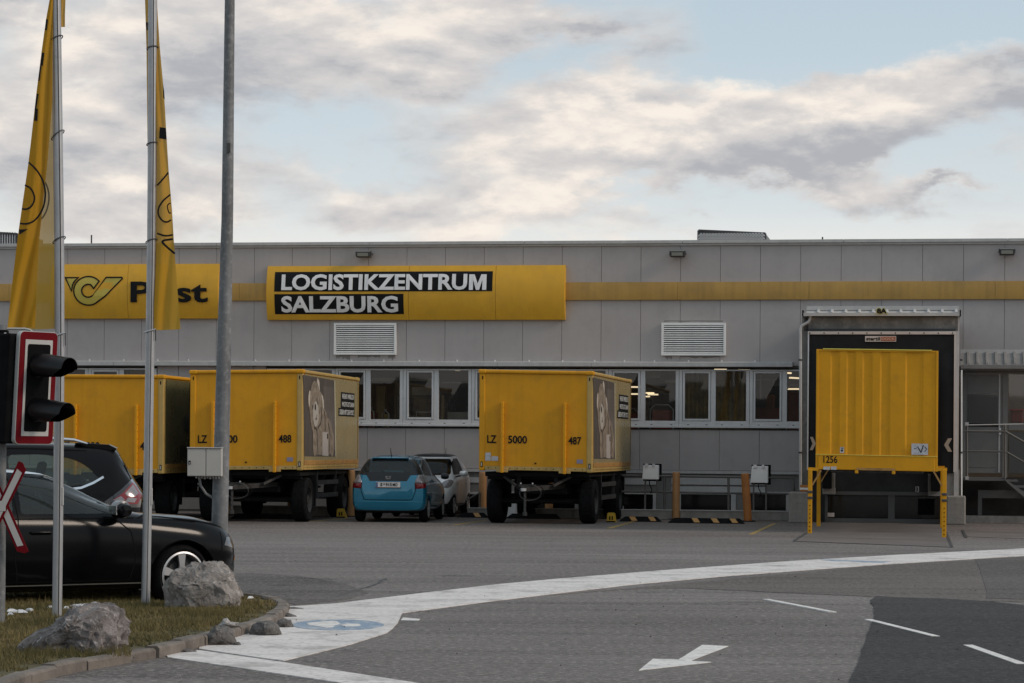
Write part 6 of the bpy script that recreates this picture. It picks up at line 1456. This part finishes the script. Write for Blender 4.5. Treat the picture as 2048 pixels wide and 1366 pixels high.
for sg in (-1, 1):
    hl = sm_.patch('headlight', rounded([(sg * .40, .74), (sg * .70, .70), (sg * .76, .90), (sg * .60, .92)], .05), 'yz', .7, 1.5, 0, 1, .004, M_lampclear, thresh=.05)
sm_.patch('grille', rounded([(-.30, .40), (.30, .40), (.34, .52), (-.34, .52)], .03), 'yz', .7, 1.5, 0, 1, .004, M_darktrim)
sm_.patch('lower_bumper', [(-.8, .20), (.8, .20), (.8, .33), (-.8, .33)], 'yz', .6, 1.5, 0, 1, .003, M_darktrim, thresh=-.1)
sm_.strip('door_seam', [(.62, .98), (.60, .55), (.50, .32), (-.45, .32), (-.55, .6), (-.50, 1.05)], .012, 1, .003, M_seam)
sm_.finish()
for sg in (-1, 1):
    o = MB().lathe([(.001, -.11), (.06, -.09), (.078, 0), (.06, .09), (.001, .11)], (0, 0, 0), 'y', 14).build('mirror', M_slv, sm_.t, smooth=60, loc=(.55, sg * .92, 1.06)); MB().bar((0, -sg * .06, -.05), (.02, -sg * .2, -.08), .04).build('mirror_arm', M_darktrim, o)
for x in (-.93, .93):
    for sg in (-1, 1): tyre_wheel(sm_.t, x, sg * .68, .29, .17, .19, 'y', sg, truck=False)
MB().tube([(-.3, .3, 1.52), (-.34, .3, 1.68)], [.01, .005], 6).build('aerial', M_darktrim, sm_.t)
for y in (-.34, .34): seat(sm_.t, -.2, y, .60, .55)
# ================================================================== FOREGROUND
def rel(o3): return lambda u, v, Y: at(u, v, Y) - o3
# ---- flagpoles
M_pole = mat('brushed_pole', (.36, .36, .37), .38, .45, nz=.10, ns=5, stretch=(1, 1, .1), dirt=((.22, .22, .22), .4, 7)); M_groove = mat('pole_groove', (.03, .03, .03), .6)
def flagpole(label, pts, vb, r, gside, rings, tie, Yp=None):
    b = ground(*pts[0], .11); Yp = b.y; t = thing('flagpole', label, 'flagpole', None, b, 'flagpoles on the grass island')
    P = [at(u, v, Yp) - b for u, v in pts]; P[0].z = -.1
    MB().tube(P, r, 24).build('pole', M_pole, t, smooth=50)
    off = Vector((gside * r * .55, -r * .86, 0)); MB().tube([p + off for p in P], r * .13, 6).build('flag_groove', M_groove, t, smooth=50)
    def upos(v):
        for (a, b_) in zip(pts[:-1], pts[1:]):
            if b_[1] <= v <= a[1]: return a[0] + (b_[0] - a[0]) * (v - a[1]) / (b_[1] - a[1])
        return pts[-1][0]
    for v, ti in rings:
        c = at(upos(v), v, Yp) - b; R = r * 1.25
        ring = [c + Vector((R * math.cos(a), R * math.sin(a), ti * R * math.cos(a) - .012 * math.sin(a))) for a in [2 * PI * i / 20 for i in range(21)]]
        MB().tube(ring, .0055, 6).build('ring', M_steel_dk, t, smooth=60)
    c = at(upos(tie), tie, Yp) - b
    MB().tube([c + Vector((-r * 1.3, -r * .8, -.03 * gside)), c + Vector((0, -r * 1.25, 0)), c + Vector((r * 1.3, -r * .9, .03 * gside))], .007, 8).build('tie', M_silver, t, smooth=60)
    MB().tube([c + Vector((r * 1.25, -r * .6, .02)), c + Vector((r * 1.3, -r * .6, -.10))], .006, 8).build('clamp', M_steel_dk, t)
    if gside > 0:
        c = at(upos(1000), 1000, Yp) - b; MB().box(c.x + r * .7, c.x + r * 1.15, c.y - r * .7, c.y - r * .2, c.z - .05, c.z + .12).build('cleat', M_metal_lt, t, bev=.006)
    return Yp
Y1 = flagpole('thicker grey flagpole nearest the left edge of the island', [(114, 1226), (116.5, 1020), (119, 700), (118.5, 500), (116, 300), (112.5, 60), (110, -120), (106, -500)], 0, .0465, .75, [(78, .5), (270, .75), (480, .5)], 670)
Y2 = flagpole('slim flagpole with dark groove between the first flagpole and the lamp post', [(291, 1203), (295.5, 985), (300.5, 660), (303, 480), (304.5, 290), (305, 0), (305, -500)], 0, .045, .62, [(96, .2), (288, .2), (482, .3)], 662)
# ---- flags
def flag_mat(name='flag_cloth', through=.03, tl=.42):
    m = bpy.data.materials.new(name); m.use_nodes = True; nt = m.node_tree; N, L = nt.nodes, nt.links; N.remove(N['Principled BSDF'])
    tc = N.new('ShaderNodeTexCoord'); n = N.new('ShaderNodeTexNoise'); n.inputs['Scale'].default_value = 2.5; n.inputs['Detail'].default_value = 5; L.new(tc.outputs['Object'], n.inputs[0])
    mx = N.new('ShaderNodeMix'); mx.data_type = 'RGBA'; mx.inputs[6].default_value = (.46, .235, .015, 1); mx.inputs[7].default_value = (.54, .29, .025, 1); L.new(n.outputs[0], mx.inputs[0])
    d = N.new('ShaderNodeBsdfDiffuse'); L.new(mx.outputs[2], d.inputs[0]); tr = N.new('ShaderNodeBsdfTranslucent'); tr.inputs[0].default_value = (.62, .40, .08, 1)
    s = N.new('ShaderNodeMixShader'); s.inputs[0].default_value = tl; L.new(d.outputs[0], s.inputs[1]); L.new(tr.outputs[0], s.inputs[2])
    tp = N.new('ShaderNodeBsdfTransparent'); s2 = N.new('ShaderNodeMixShader'); s2.inputs[0].default_value = through; L.new(s.outputs[0], s2.inputs[1]); L.new(tp.outputs[0], s2.inputs[2])
    L.new(s2.outputs[0], N['Material Output'].inputs[0]); return m
M_flag = flag_mat(); M_flag1 = flag_mat('thin_flag_cloth', .12, .62)
def cloth(rows, Y, n=14, amp=.02, seed=0, f=1.0):
    rows2 = []
    for a, b in zip(rows[:-1], rows[1:]):
        for k in range(6): t_ = k / 6; rows2.append(tuple(a[i] + (b[i] - a[i]) * t_ for i in range(3)))
    rows2.append(rows[-1]); vs = []
    for v, ul, ur in rows2:
        for i in range(n + 1):
            q = i / n; y = Y + 2.0 * amp * math.sin(q * 7 * f + v * .004 + seed + 1.2 * math.sin(v * .011)) * (.3 + (v + 60) / 700) + .01 * noise.noise((q * 3, v * .01, seed))
            vs.append(at(ul + (ur - ul) * q, v + (ur - ul) * .02 * math.sin(q * 3 + seed) * (v > 640), y))
    m = len(rows2)
    return vs, [(i * (n + 1) + k, i * (n + 1) + k + 1, (i + 1) * (n + 1) + k + 1, (i + 1) * (n + 1) + k) for i in range(m - 1) for k in range(n)]
def build_flag(label, Yf, sheets, prints, org):
    o3 = at(*org, Yf); t = thing('flag', label, 'flag', None, o3, 'yellow flags hanging from the flagpoles')
    for rows, dY, amp, nm, seed in sheets:
        vs, fs = cloth(rows, Yf + dY, amp=amp, seed=seed); MB().add([v - o3 for v in vs], fs).build(nm, M_flag1 if (nm == 'cloth' and len(sheets) == 3) else M_flag, t, smooth=70, recalc=False)
    f3 = lambda dY: (lambda a, b: tuple(at(a, b, Yf + dY) - o3))
    for kind_, pts, w, dY, m in prints:
        if kind_ == 'fill': MB().sheet(pts, f3(dY)).build('print', m, t, recalc=False)
        else: MB().stroke(chaikin(pts, 2), w, f3(dY)).build('print', m, t, recalc=False)
z1 = lambda l: [(x / 2.07, y / 2.07) for x, y in l]
MP = M_print_black; MG = mat('show_through_grey', (.16, .13, .07), .8)
fullrows = [(-420, 106, 108), (-200, 104, 108), (-60, 102, 107), (0, 99, 107), (39, 92, 107), (104, 83, 106), (188, 72.5, 106), (240, 67, 106), (324, 57, 107), (435, 41, 108), (470, 36, 108), (560, 25, 109), (657, 14.5, 109)]
foldrows = [(-420, 106, 107), (-60, 102, 106), (0, 99.2, 106), (39, 92.2, 106), (104, 83.2, 105.5), (200, 71.2, 105), (324, 57.2, 95), (435, 41.2, 83), (485, 34, 78), (560, 25.2, 74), (656, 15, 70)]
build_flag('yellow flag folded to the left of the thicker flagpole', Y1, [(fullrows, .03, .012, 'cloth', 0), (foldrows, -.06, .02, 'cloth_fold', 1.3), ([(-420, 112, 116), (-60, 118, 131), (0, 118, 131), (30, 118, 130), (54, 121, 130)], .08, .008, 'cloth_edge', 2)],
    [('fill', z1([(190, 80), (199, 80), (194, 125), (186, 125)]), 0, -.10, MP), ('fill', z1([(173, 218), (184, 218), (178, 272), (166, 272)]), 0, -.10, MP), ('fill', z1([(166, 272), (172, 272), (164, 335), (157, 335)]), 0, -.10, MP), ('fill', z1([(151, 388), (160, 388), (150, 455), (143, 455)]), 0, -.10, MP), ('fill', z1([(145, 450), (157, 450), (155, 500), (141, 500)]), 0, -.10, MP),
     ('s', z1([(118, 672), (150, 700), (178, 745), (190, 800), (180, 865), (145, 915), (110, 928), (82, 925)]), 3.6, -.10, MP), ('s', z1([(103, 766), (130, 780), (146, 820), (132, 855), (108, 868), (90, 864)]), 3.6, -.10, MP), ('fill', z1([(78, 950), (116, 948), (80, 972)]), 0, -.10, MP),
     ('s', z1([(178, 740), (198, 775), (205, 825), (190, 885), (160, 918)]), 3.2, -.0, MG)], (70, 300))
r2 = [(-420, 306, 307), (-60, 306, 314), (14, 306, 314.5), (87, 306, 319), (193, 306, 328.5), (270, 306, 333), (338, 306, 337), (420, 306, 344), (502, 306, 349), (580, 307, 355), (659, 308, 361)]
build_flag('yellow flag hanging to the right of the slim flagpole', Y2, [(r2, -.0, .018, 'cloth', .7), ([(-420, 300, 303), (-60, 290, 300), (0, 290, 300), (100, 293, 300), (330, 295.5, 300), (350, 296, 300)], .03, .006, 'cloth_edge', 0)],
    [('fill', z1([(661, 526), (687, 530), (690, 578), (659, 573)]), 0, -.04, MP), ('fill', z1([(674, 340), (680, 380), (682, 412), (676, 405)]), 0, -.04, MP), ('fill', z1([(603, 92), (612, 92), (612, 122), (607, 130)]), 0, -.02, MP), ('s', z1([(697, 714), (672, 745), (650, 768)]), 3.4, -.04, MP),
     ('s', z1([(706, 805), (675, 830), (655, 860), (654, 890), (672, 915), (692, 921), (708, 910)]), 3.4, -.04, MP), ('s', z1([(706, 840), (690, 850), (700, 885), (708, 880)]), 2.4, -.04, MP), ('s', z1([(650, 966), (685, 978), (716, 972)]), 3.6, -.04, MP), ('s', z1([(716, 990), (664, 996), (690, 1022), (724, 1050)]), 4.2, -.04, MP)], (330, 300))
# ---- lamp post with its box
YL = ground(436, 1208, 0).y
b = ground(436, 1208, 0)
lamp = thing('lamp_post', 'thick galvanised lamp post carrying the grey two door box', 'lamp post', None, b)
pts = [(436, 1208, 33.5), (437.5, 1120, 33), (441, 985, 32.5), (449, 655, 27.8), (454.6, 440, 23.6), (459.5, 0, 20), (464, -420, 17)]
sY = FPX / YL
MB().tube([at(u, v, YL) - b for u, v, w in pts], [w / 2 / sY for u, v, w in pts], 28).build('pole', M_galv, lamp, smooth=50)
c = at(449, 700, YL) - b; MB().box(c.x + .02, c.x + .055, c.y - .078, c.y - .06, c.z + 2.1, c.z + 2.2).build('tag_plate', M_steel_dk, lamp)
top = at(464, -420, YL) - b; MB().tube([top, top + Vector((0, 0, .3)), top + Vector((.4, 0, .5)), top + Vector((1.0, 0, .55))], .035, 12).build('bracket_arm', M_galv, lamp, smooth=50)
MB().box(top.x + .9, top.x + 1.5, -.12, .12, top.z + .48, top.z + .6).build('lantern', M_metal_lt, lamp, bev=.04)
Yb = YL - .22; o3 = at(408, 952, Yb); eb_ = thing('electrical_box', 'light grey two door electrical box fixed to the lamp post', 'electrical box', None, o3)
M_box = mat('box_beige_grey', (.40, .385, .36), .5, nz=.05, ns=3, streak=.08)
bx = lambda u, v: at(u, v, Yb) - o3
p0, p1 = bx(374.5, 952.5), bx(443, 897)
MB().box(p0.x, p1.x, .015, .30, p0.z, p1.z).build('housing', M_box, eb_, bev=.006)
mid = bx(411.5, 920).x
MB().box(p0.x, mid - .004, .0, .014, p0.z + .004, p1.z - .004).build('door', M_box, eb_, bev=.005); MB().box(mid + .004, p1.x, .0, .014, p0.z + .004, p1.z - .004).build('door', M_box, eb_, bev=.005)
MB().box(p0.x - .005, p1.x + .005, -.012, .31, p1.z, p1.z + .012).build('lid', M_box, eb_, bev=.004)
h_ = bx(379, 925); MB().box(h_.x - .008, h_.x + .012, -.016, 0, h_.z - .02, h_.z + .02).build('lock', M_black, eb_, bev=.003); MB().box(h_.x - .003, h_.x + .008, -.02, -.016, h_.z - .012, h_.z + .002).build('key_slot', M_silver, eb_)
for i in range(9):
    g_ = bx(390 + i * 5.6, 955); MB().tube([(g_.x, .12, p0.z), (g_.x, .12, p0.z - .022 - .008 * (i % 2))], .011, 8).build('gland', M_box, eb_)
cb = [bx(396, 955), bx(398, 972), bx(408, 988), bx(422, 997), bx(434, 1003)]; MB().tube([(p.x, .12 + .03 * i, p.z) for i, p in enumerate(cb)], .014, 8).build('cable', mat('cable_grey', (.2, .2, .2), .6), eb_, smooth=60)
# ---- level crossing signal at the left edge
Ys_ = 23.8; gp = Vector((at(1, 900, Ys_).x, Ys_, 0)); sg_ = thing('crossing_signal', 'red bordered crossing signal with two black hoods at the left edge', 'railway signal', None, gp)
zt = (at(1, 650, Ys_)).z
MB().tube([(0, 0, 0), (0, 0, zt)], .052, 20).build('post', M_galv, sg_, smooth=50)
SF = Frame(0, 0, math.radians(-52)); c0 = at(73, 776, Ys_ - .1); SF.o = Vector((c0.x, c0.y, 0)); cz = c0.z
def SB(x, y, z): p = SF.w(x, y, z + cz); p = p + Vector((.043 * z, 0, 0)); return tuple(p - gp)
def rrect(w, h, r, n=5):
    P = []
    for cx_, cy_, a0 in ((w - r, h - r, 0), (-w + r, h - r, 90), (-w + r, -h + r, 180), (w - r, -h + r, 270)):
        for i in range(n + 1): a = math.radians(a0 + 90 * i / n); P.append((cx_ + r * math.cos(a), cy_ + r * math.sin(a)))
    return P
W2, H2 = .225, .505
mk = lambda w, h, r, y0, y1: MB().prism(rrect(w, h, r), lambda a, b, d: SB(a, d, b), y0, y1)
mk(W2, H2, .05, 0, .045).build('backboard', M_offwhite, sg_, bev=.004); mk(W2 - .006, H2 - .006, .045, -.004, -.001).build('red_border', M_red, sg_)
mk(W2 - .065, H2 - .075, .004, -.008, -.005).build('white_border', M_offwhite, sg_); mk(W2 - .092, H2 - .115, .02, -.012, -.009).build('black_face', M_black, sg_)
M_hood = mat('signal_hood_black', (.004, .0042, .005), .35, nz=.2, ns=4, spec=.25)
for zc in (.20, -.20):
    n = 26; rr_ = [(.115, -.012), (.112, -.14), (.098, -.42)]; a0, a1 = math.radians(-58), math.radians(238); vs = []; m = len(rr_)
    for j, (r, y) in enumerate(rr_):
        for i in range(n + 1):
            a = a0 + (a1 - a0) * i / n; cut = 0
            low = max(0.0, -math.sin(a)) ; yy = y * (1 - .45 * low * (j > 0)); vs.append(SB(r * math.cos(a), yy, zc + r * math.sin(a) - .0 - (.03 * (-yy) / .4)))
    k0 = len(vs); vs2 = []
    for j, (r, y) in enumerate(rr_):
        for i in range(n + 1):
            a = a0 + (a1 - a0) * i / n; low = max(0.0, -math.sin(a)); yy = y * (1 - .45 * low * (j > 0)); r2_ = r - .006; vs2.append(SB(r2_ * math.cos(a), yy, zc + r2_ * math.sin(a) - (.03 * (-yy) / .4)))
    fs = [(j * (n + 1) + i, j * (n + 1) + i + 1, (j + 1) * (n + 1) + i + 1, (j + 1) * (n + 1) + i) for j in range(m - 1) for i in range(n)]
    fs += [tuple(q + k0 for q in reversed(f)) for f in fs]; e0 = (m - 1) * (n + 1); fs += [(e0 + i, e0 + i + 1, k0 + e0 + i + 1, k0 + e0 + i) for i in range(n)]
    MB().add(vs + vs2, fs).build('hood', M_hood, sg_, smooth=50)
    MB().sheet([(.105 * math.cos(a * PI / 12), zc + .105 * math.sin(a * PI / 12)) for a in range(24)], lambda a, b: SB(a, -.016, b)).build('lens', mat('dark_lens', (.02, .004, .004), .15), sg_, recalc=False)
# housing behind, its arm and the rounded cover strip
MB().prism([(-.30, -.50), (.10, -.50), (.10, .48), (-.30, .48)], lambda a, b, d: SB(a, d, b), .05, .26).build('housing', M_black, sg_, bev=.02)
pz = at(20, 700, Ys_).z
MB().bar((0, 0, at(10, 668, Ys_).z), SB(0, .1, .42), .06, .05).build('mounting_arm', M_black, sg_); MB().bar((0, 0, at(10, 870, Ys_).z), SB(0, .1, -.42), .06, .05).build('mounting_arm', M_black, sg_)
MB().tube([at(13, 657.5, Ys_) - gp, at(50, 657.5, Ys_) - gp, at(60, 660, Ys_) - gp, at(65, 664, Ys_) - gp], .010, 8).build('cover_strip', M_offwhite, sg_, smooth=60)
MB().box(-.055, .06, -.06, .05, at(1, 690, Ys_).z, at(1, 660, Ys_).z).build('clamp', M_black, sg_, bev=.008)
bt = MB(); q = at(11, 667, Ys_ - .08) - gp; bt.tube([(q.x, q.y, q.z), (q.x, q.y - .02, q.z)], .010, 8); bt.build('bolt', M_silver, sg_)
# crossing saltire
Yc = Ys_ - .12; o3 = at(5, 1012, Yc); cx_ = thing('crossing_cross', 'white level crossing saltire with red edges on the signal post', 'railway sign', None, o3)
def arm(tip, y):
    d = at(*tip, Yc) - o3; d.y = 0; L = d.length; d.normalize(); nr = Vector((d.z, 0, -d.x)); W_ = .048; e = .045
    def P(a, b, dd): p = d * a + nr * b; return (p.x, y + dd, p.z)
    out = [(-L + e, -W_), (L - e, -W_), (L, .0 - .01), (L - e * .2, W_), (-L + e, W_), (-L, 0)]
    out = [(-L + e, -W_), (L - e * .1, -W_), (L, -.01), (L - e, W_), (-L + e, W_), (-L, 0)]
    a_ = MB().prism(out, P, 0, .012).build('arm', M_red, cx_, bev=.002)
    w = W_ * .56; MB().prism([(-L + e * 1.6, -w), (L - e * 1.6, -w), (L - e * 1.9, w), (-L + e * 1.6, w)], P, -.003, -.001).build('white_stripe', M_offwhite, a_)
arm((47, 926), .0); arm((47, 1108), .016)
cc = MB().prism([(-.03, -.045), (.03, -.045), (.03, .045), (-.03, .045)], lambda a, b, d: (a, d - .006, b), 0, .002).build('centre_plate', M_offwhite, cx_)
MB().box(-.05, .02, .03, .08, -.04, .04).build('clamp', M_steel_dk, cx_)
# ---- boulders and loose stones
def rock_mat(name, a, b, vein):
    m = bpy.data.materials.new(name); m.use_nodes = True; nt = m.node_tree; N, L = nt.nodes, nt.links; p = N['Principled BSDF']; p.inputs['Roughness'].default_value = .85; p.inputs['Specular IOR Level'].default_value = .3
    tc = N.new('ShaderNodeTexCoord')
    def nz(s, d=8, r=.65, dist=0.0):
        n = N.new('ShaderNodeTexNoise'); n.inputs['Scale'].default_value = s; n.inputs['Detail'].default_value = d; n.inputs['Roughness'].default_value = r; n.inputs['Distortion'].default_value = dist; L.new(tc.outputs['Object'], n.inputs[0]); return n.outputs[0]
    def rg(x, a_, b_): n = N.new('ShaderNodeMapRange'); L.new(x, n.inputs[0]); n.inputs[1].default_value = a_; n.inputs[2].default_value = b_; return n.outputs[0]
    def mx(f, c1, c2):
        n = N.new('ShaderNodeMix'); n.data_type = 'RGBA'; L.new(f, n.inputs[0])
        for i, c_ in ((6, c1), (7, c2)):
            if isinstance(c_, tuple): n.inputs[i].default_value = (*c_, 1)
            else: L.new(c_, n.inputs[i])
        return n.outputs[2]
    c = mx(rg(nz(3.2, dist=1.2), .38, .62), a, b); c = mx(rg(nz(7, 10, .75, 2.5), .56, .66), c, vein); c = mx(rg(nz(16, 6, .7), .55, .72), c, tuple(x * .35 for x in a))
    L.new(c, p.inputs['Base Color'])
    bm_ = N.new('ShaderNodeBump'); bm_.inputs['Distance'].default_value = .035; L.new(nz(9, 10, .72, 1.0), bm_.inputs['Height']); L.new(bm_.outputs[0], p.inputs['Normal']); return m
M_rock1 = rock_mat('grey_boulder', (.19, .17, .155), (.36, .33, .31), (.55, .52, .50)); M_rock2 = rock_mat('dark_veined_boulder', (.12, .105, .10), (.28, .25, .24), (.60, .56, .54)); M_rock3 = rock_mat('small_stone', (.085, .08, .076), (.19, .18, .17), (.34, .32, .30)); M_rock4 = rock_mat('pale_stone', (.34, .32, .30), (.46, .44, .42), (.6, .58, .56))
def rock(label, sil, vb, depth, m, seed, z0=.1, rough=.10, sub=5, ncut=16, name='boulder', cat='boulder'):
    cu = sum(p[0] for p in sil) / len(sil); cv = sum(p[1] for p in sil) / len(sil)
    sil = [(a, b + (.10 * (max(q[1] for q in sil) - min(q[1] for q in sil)) if b > vb - 12 else 0)) for a, b in sil]; Yr_ = ground(cu, vb, z0).y + depth * .3; o3 = at(cu, vb, Yr_); o3.z = z0; s = FPX / Yr_
    ang = []
    P = [((p[0] - cu) / s, (cv - p[1]) / s) for p in sil]; cz_ = at(cu, cv, Yr_).z - z0
    def rad(th):
        d = (math.cos(th), math.sin(th)); best = 0
        for i in range(len(P)):
            a, b_ = P[i], P[(i + 1) % len(P)]; ex_, ey_ = b_[0] - a[0], b_[1] - a[1]; den = d[0] * ey_ - d[1] * ex_
            if abs(den) < 1e-9: continue
            t_ = (a[0] * ey_ - a[1] * ex_) / den; u_ = (a[0] * d[1] - a[1] * d[0]) / den
            if t_ > 0 and -1e-6 <= u_ <= 1 + 1e-6: best = max(best, t_)
        return best
    R = [rad(2 * PI * i / 180) for i in range(180)]; R = [(R[i - 1] + 2 * R[i] + R[(i + 1) % 180]) / 4 for i in range(180)]
    bm = bmesh.new(); bmesh.ops.create_icosphere(bm, subdivisions=sub, radius=1); r = random.Random(seed)
    cuts = []
    for i in range(ncut):
        n_ = Vector((r.uniform(-1, 1), r.uniform(-1.0, .5), r.uniform(-.7, 1))).normalized(); cuts.append((n_, r.uniform(.70, .88) if abs(n_.y) > .45 else .93))
    for v in bm.verts:
        p = v.co.copy()
        for n_, h in cuts:
            q = p.dot(n_)
            if q > h: p -= n_ * (q - h) * .92
        nn = noise.fractal(v.co * 2.2 + Vector((seed, 0, 0)), .9, 2.1, 6) * rough + (abs(noise.noise(v.co * 5 + Vector((0, seed, 0)))) * -.09 + noise.fractal(v.co * 11, .8, 2.0, 4) * .025) * rough / .10
        p *= (1 + nn)
        th = math.atan2(p.z, p.x) % (2 * PI); f = th / (2 * PI) * 180; i = int(f) % 180; rr_ = R[i] + (R[(i + 1) % 180] - R[i]) * (f - int(f))
        k = math.hypot(p.x, p.z); v.co = Vector((math.cos(th) * k * rr_, p.y * depth * .5, math.sin(th) * k * rr_ + cz_))
    me = bpy.data.meshes.new(name); bm.to_mesh(me); bm.free(); me.polygons.foreach_set('use_smooth', [True] * len(me.polygons)); me.set_sharp_from_angle(angle=math.radians(28))
    o = bpy.data.objects.new(name, me); COL.objects.link(o); me.materials.append(m); o.location = o3; tag(o, label, cat, 'stones on and around the grass island'); return o
rock('big light grey boulder standing before the lamp post', [(324, 1172), (328, 1158), (338, 1146), (360, 1136), (382, 1126), (410, 1124), (440, 1121), (460, 1124), (468, 1136), (474, 1160), (484, 1190), (484, 1205), (472, 1218), (446, 1216), (440, 1226), (400, 1228), (345, 1222), (330, 1214), (328, 1196)], 1218, .55, M_rock1, 3, .07, .12)
rock('long dark veined boulder lying before the thicker flagpole', [(28, 1322), (34, 1302), (42, 1288), (70, 1266), (90, 1254), (112, 1238), (140, 1218), (165, 1208), (190, 1206), (222, 1203), (243, 1212), (253, 1232), (254, 1262), (252, 1290), (240, 1304), (180, 1318), (110, 1330), (60, 1332)], 1310, .65, M_rock2, 9, .06, .14)
for lb, sil, vb, dp_, m, sd, z_ in (
    ('upright dark stone on the kerb left of the white strip', [(404, 1288), (414, 1266), (428, 1252), (448, 1250), (462, 1256), (470, 1270), (476, 1288), (455, 1294), (425, 1294)], 1292, .25, M_rock3, 21, 0),
    ('small pale stone on the grass behind the upright dark stone', [(432, 1250), (440, 1246), (446, 1238), (454, 1236), (462, 1243), (478, 1242), (474, 1250), (455, 1254)], 1252, .15, M_rock4, 5, .1),
    ('rounded striped stone lying against the kerb in the middle of three', [(495, 1264), (505, 1248), (520, 1241), (545, 1241), (558, 1250), (565, 1268), (545, 1274), (510, 1272)], 1272, .28, M_rock3, 31, 0),
    ('dark stone at the blue emblem, rightmost of the kerb stones', [(546, 1252), (556, 1240), (568, 1236), (582, 1240), (588, 1252), (578, 1257), (556, 1258)], 1256, .2, M_rock3, 41, 0),
    ('flat pointed stone on the asphalt below the kerb', [(232, 1326), (240, 1320), (252, 1316), (268, 1306), (270, 1318), (268, 1325), (250, 1327)], 1325, .2, M_rock3, 51, 0),
    ('tiny stone beside the upright dark stone', [(466, 1291), (469, 1284), (478, 1282), (483, 1289), (478, 1293)], 1292, .08, M_rock3, 61, 0),
    ('low flat stone at the tip of the kerb curve', [(556, 1232), (566, 1224), (580, 1225), (596, 1231), (588, 1236), (566, 1236)], 1235, .15, M_rock3, 71, 0),
    ('thin flat stone behind the kerb tip on the white strip', [(560, 1217), (575, 1213), (600, 1214), (616, 1217), (600, 1220), (570, 1220)], 1219, .2, M_rock3, 81, 0),
    ('pale stone lying behind the slim flagpole', [(244, 1187), (254, 1178), (268, 1175), (284, 1179), (286, 1187), (264, 1190)], 1188, .2, M_rock3, 91, .1),
    ('low crumbled stone at the start of the white strip', [(338, 1305), (352, 1298), (372, 1296), (392, 1300), (398, 1305), (370, 1308)], 1306, .25, M_rock3, 95, 0)):
    rock(lb, sil, vb, dp_, m, sd, z_, .12, 4, 10, name='stone', cat='stone')
# last snow on the grass
sn = MB(); rr = random.Random(8)
for (u, v, w, h) in ((22, 1214, 9, 1.5), (40, 1216, 14, 2), (20, 1221, 5, 1.5), (158, 1205, 15, 2.2), (170, 1204, 9, 1.6), (132, 1209, 6, 1.2), (190, 1200, 8, .8), (500, 1189, 6, .8), (60, 1213, 8, 1), (100, 1208, 6, 1)):
    n = 18; ph = rr.uniform(0, 6); ring = []; c = ground(u, v, .12)
    for i in range(n):
        a = 2 * PI * i / n; k = 1 + .35 * math.sin(3 * a + ph) + .2 * math.sin(5 * a + 2 * ph); ring.append(ground(u + w * k * math.cos(a), v + h * k * math.sin(a), .12))
    k0 = len(sn.v); sn.add([(c.x, c.y, .105)] + [(c.x + (p.x - c.x) * .6, c.y + (p.y - c.y) * .6, .100) for p in ring] + [(p.x, p.y, .082) for p in ring], [(0, 1 + i, 1 + (i + 1) % n) for i in range(n)] + [(1 + i, 1 + n + i, 1 + n + (i + 1) % n, 1 + (i + 1) % n) for i in range(n)])
sn.build('snow_remnants', mat('old_snow', (.62, .62, .63), .7, nz=.1, ns=20, bump=.01, bs=30), kind='stuff', smooth=60, label='last thin patches of old snow on the island grass')

# small litter and grit on the yard, tufts at the foot of stones
rr = random.Random(77); gr = MB()
for i in range(70):
    u, v = rr.uniform(560, 2040), rr.triangular(1075, 1366, 1180); p = ground(u, v); s_ = rr.uniform(.006, .013) * (1 if rr.random() < .93 else 1.8); a = rr.uniform(0, 6)
    c_, d_ = math.cos(a) * s_, math.sin(a) * s_; gr.add([(p.x - c_, p.y - d_, .012), (p.x + d_, p.y - c_, .012), (p.x + c_ * .8, p.y + d_ * .8, .012), (p.x - d_, p.y + c_, .012), (p.x, p.y, .014 + s_ * .7)], [(0, 1, 4), (1, 2, 4), (2, 3, 4), (3, 0, 4)])
gr.build('grit', mat('dark_grit', (.03, .028, .026), .9, nz=.4, ns=5), kind='stuff', label='scattered dark grit and tiny stones on the asphalt yard')
tf = MB()
for (u0, u1, v, Yd) in ((326, 484, 1226, 0), (60, 254, 1303, 0), (104, 124, 1228, 0), (282, 302, 1204, 0)):
    for i in range(int((u1 - u0) * 3)):
        u = rr.uniform(u0 - 6, u1 + 6); p = ground(u, v + rr.uniform(-3, 7), .085); h_ = rr.uniform(.03, .08); l_ = rr.uniform(-.03, .03)
        tf.add([(p.x - .004, p.y, .07), (p.x + .004, p.y, .07), (p.x + l_, p.y + rr.uniform(-.02, .02), .085 + h_)], [(0, 1, 2)])
tf.build('grass_tufts', M_grass, kind='stuff', recalc=False, label='longer grass tufts at the foot of the boulders and poles')
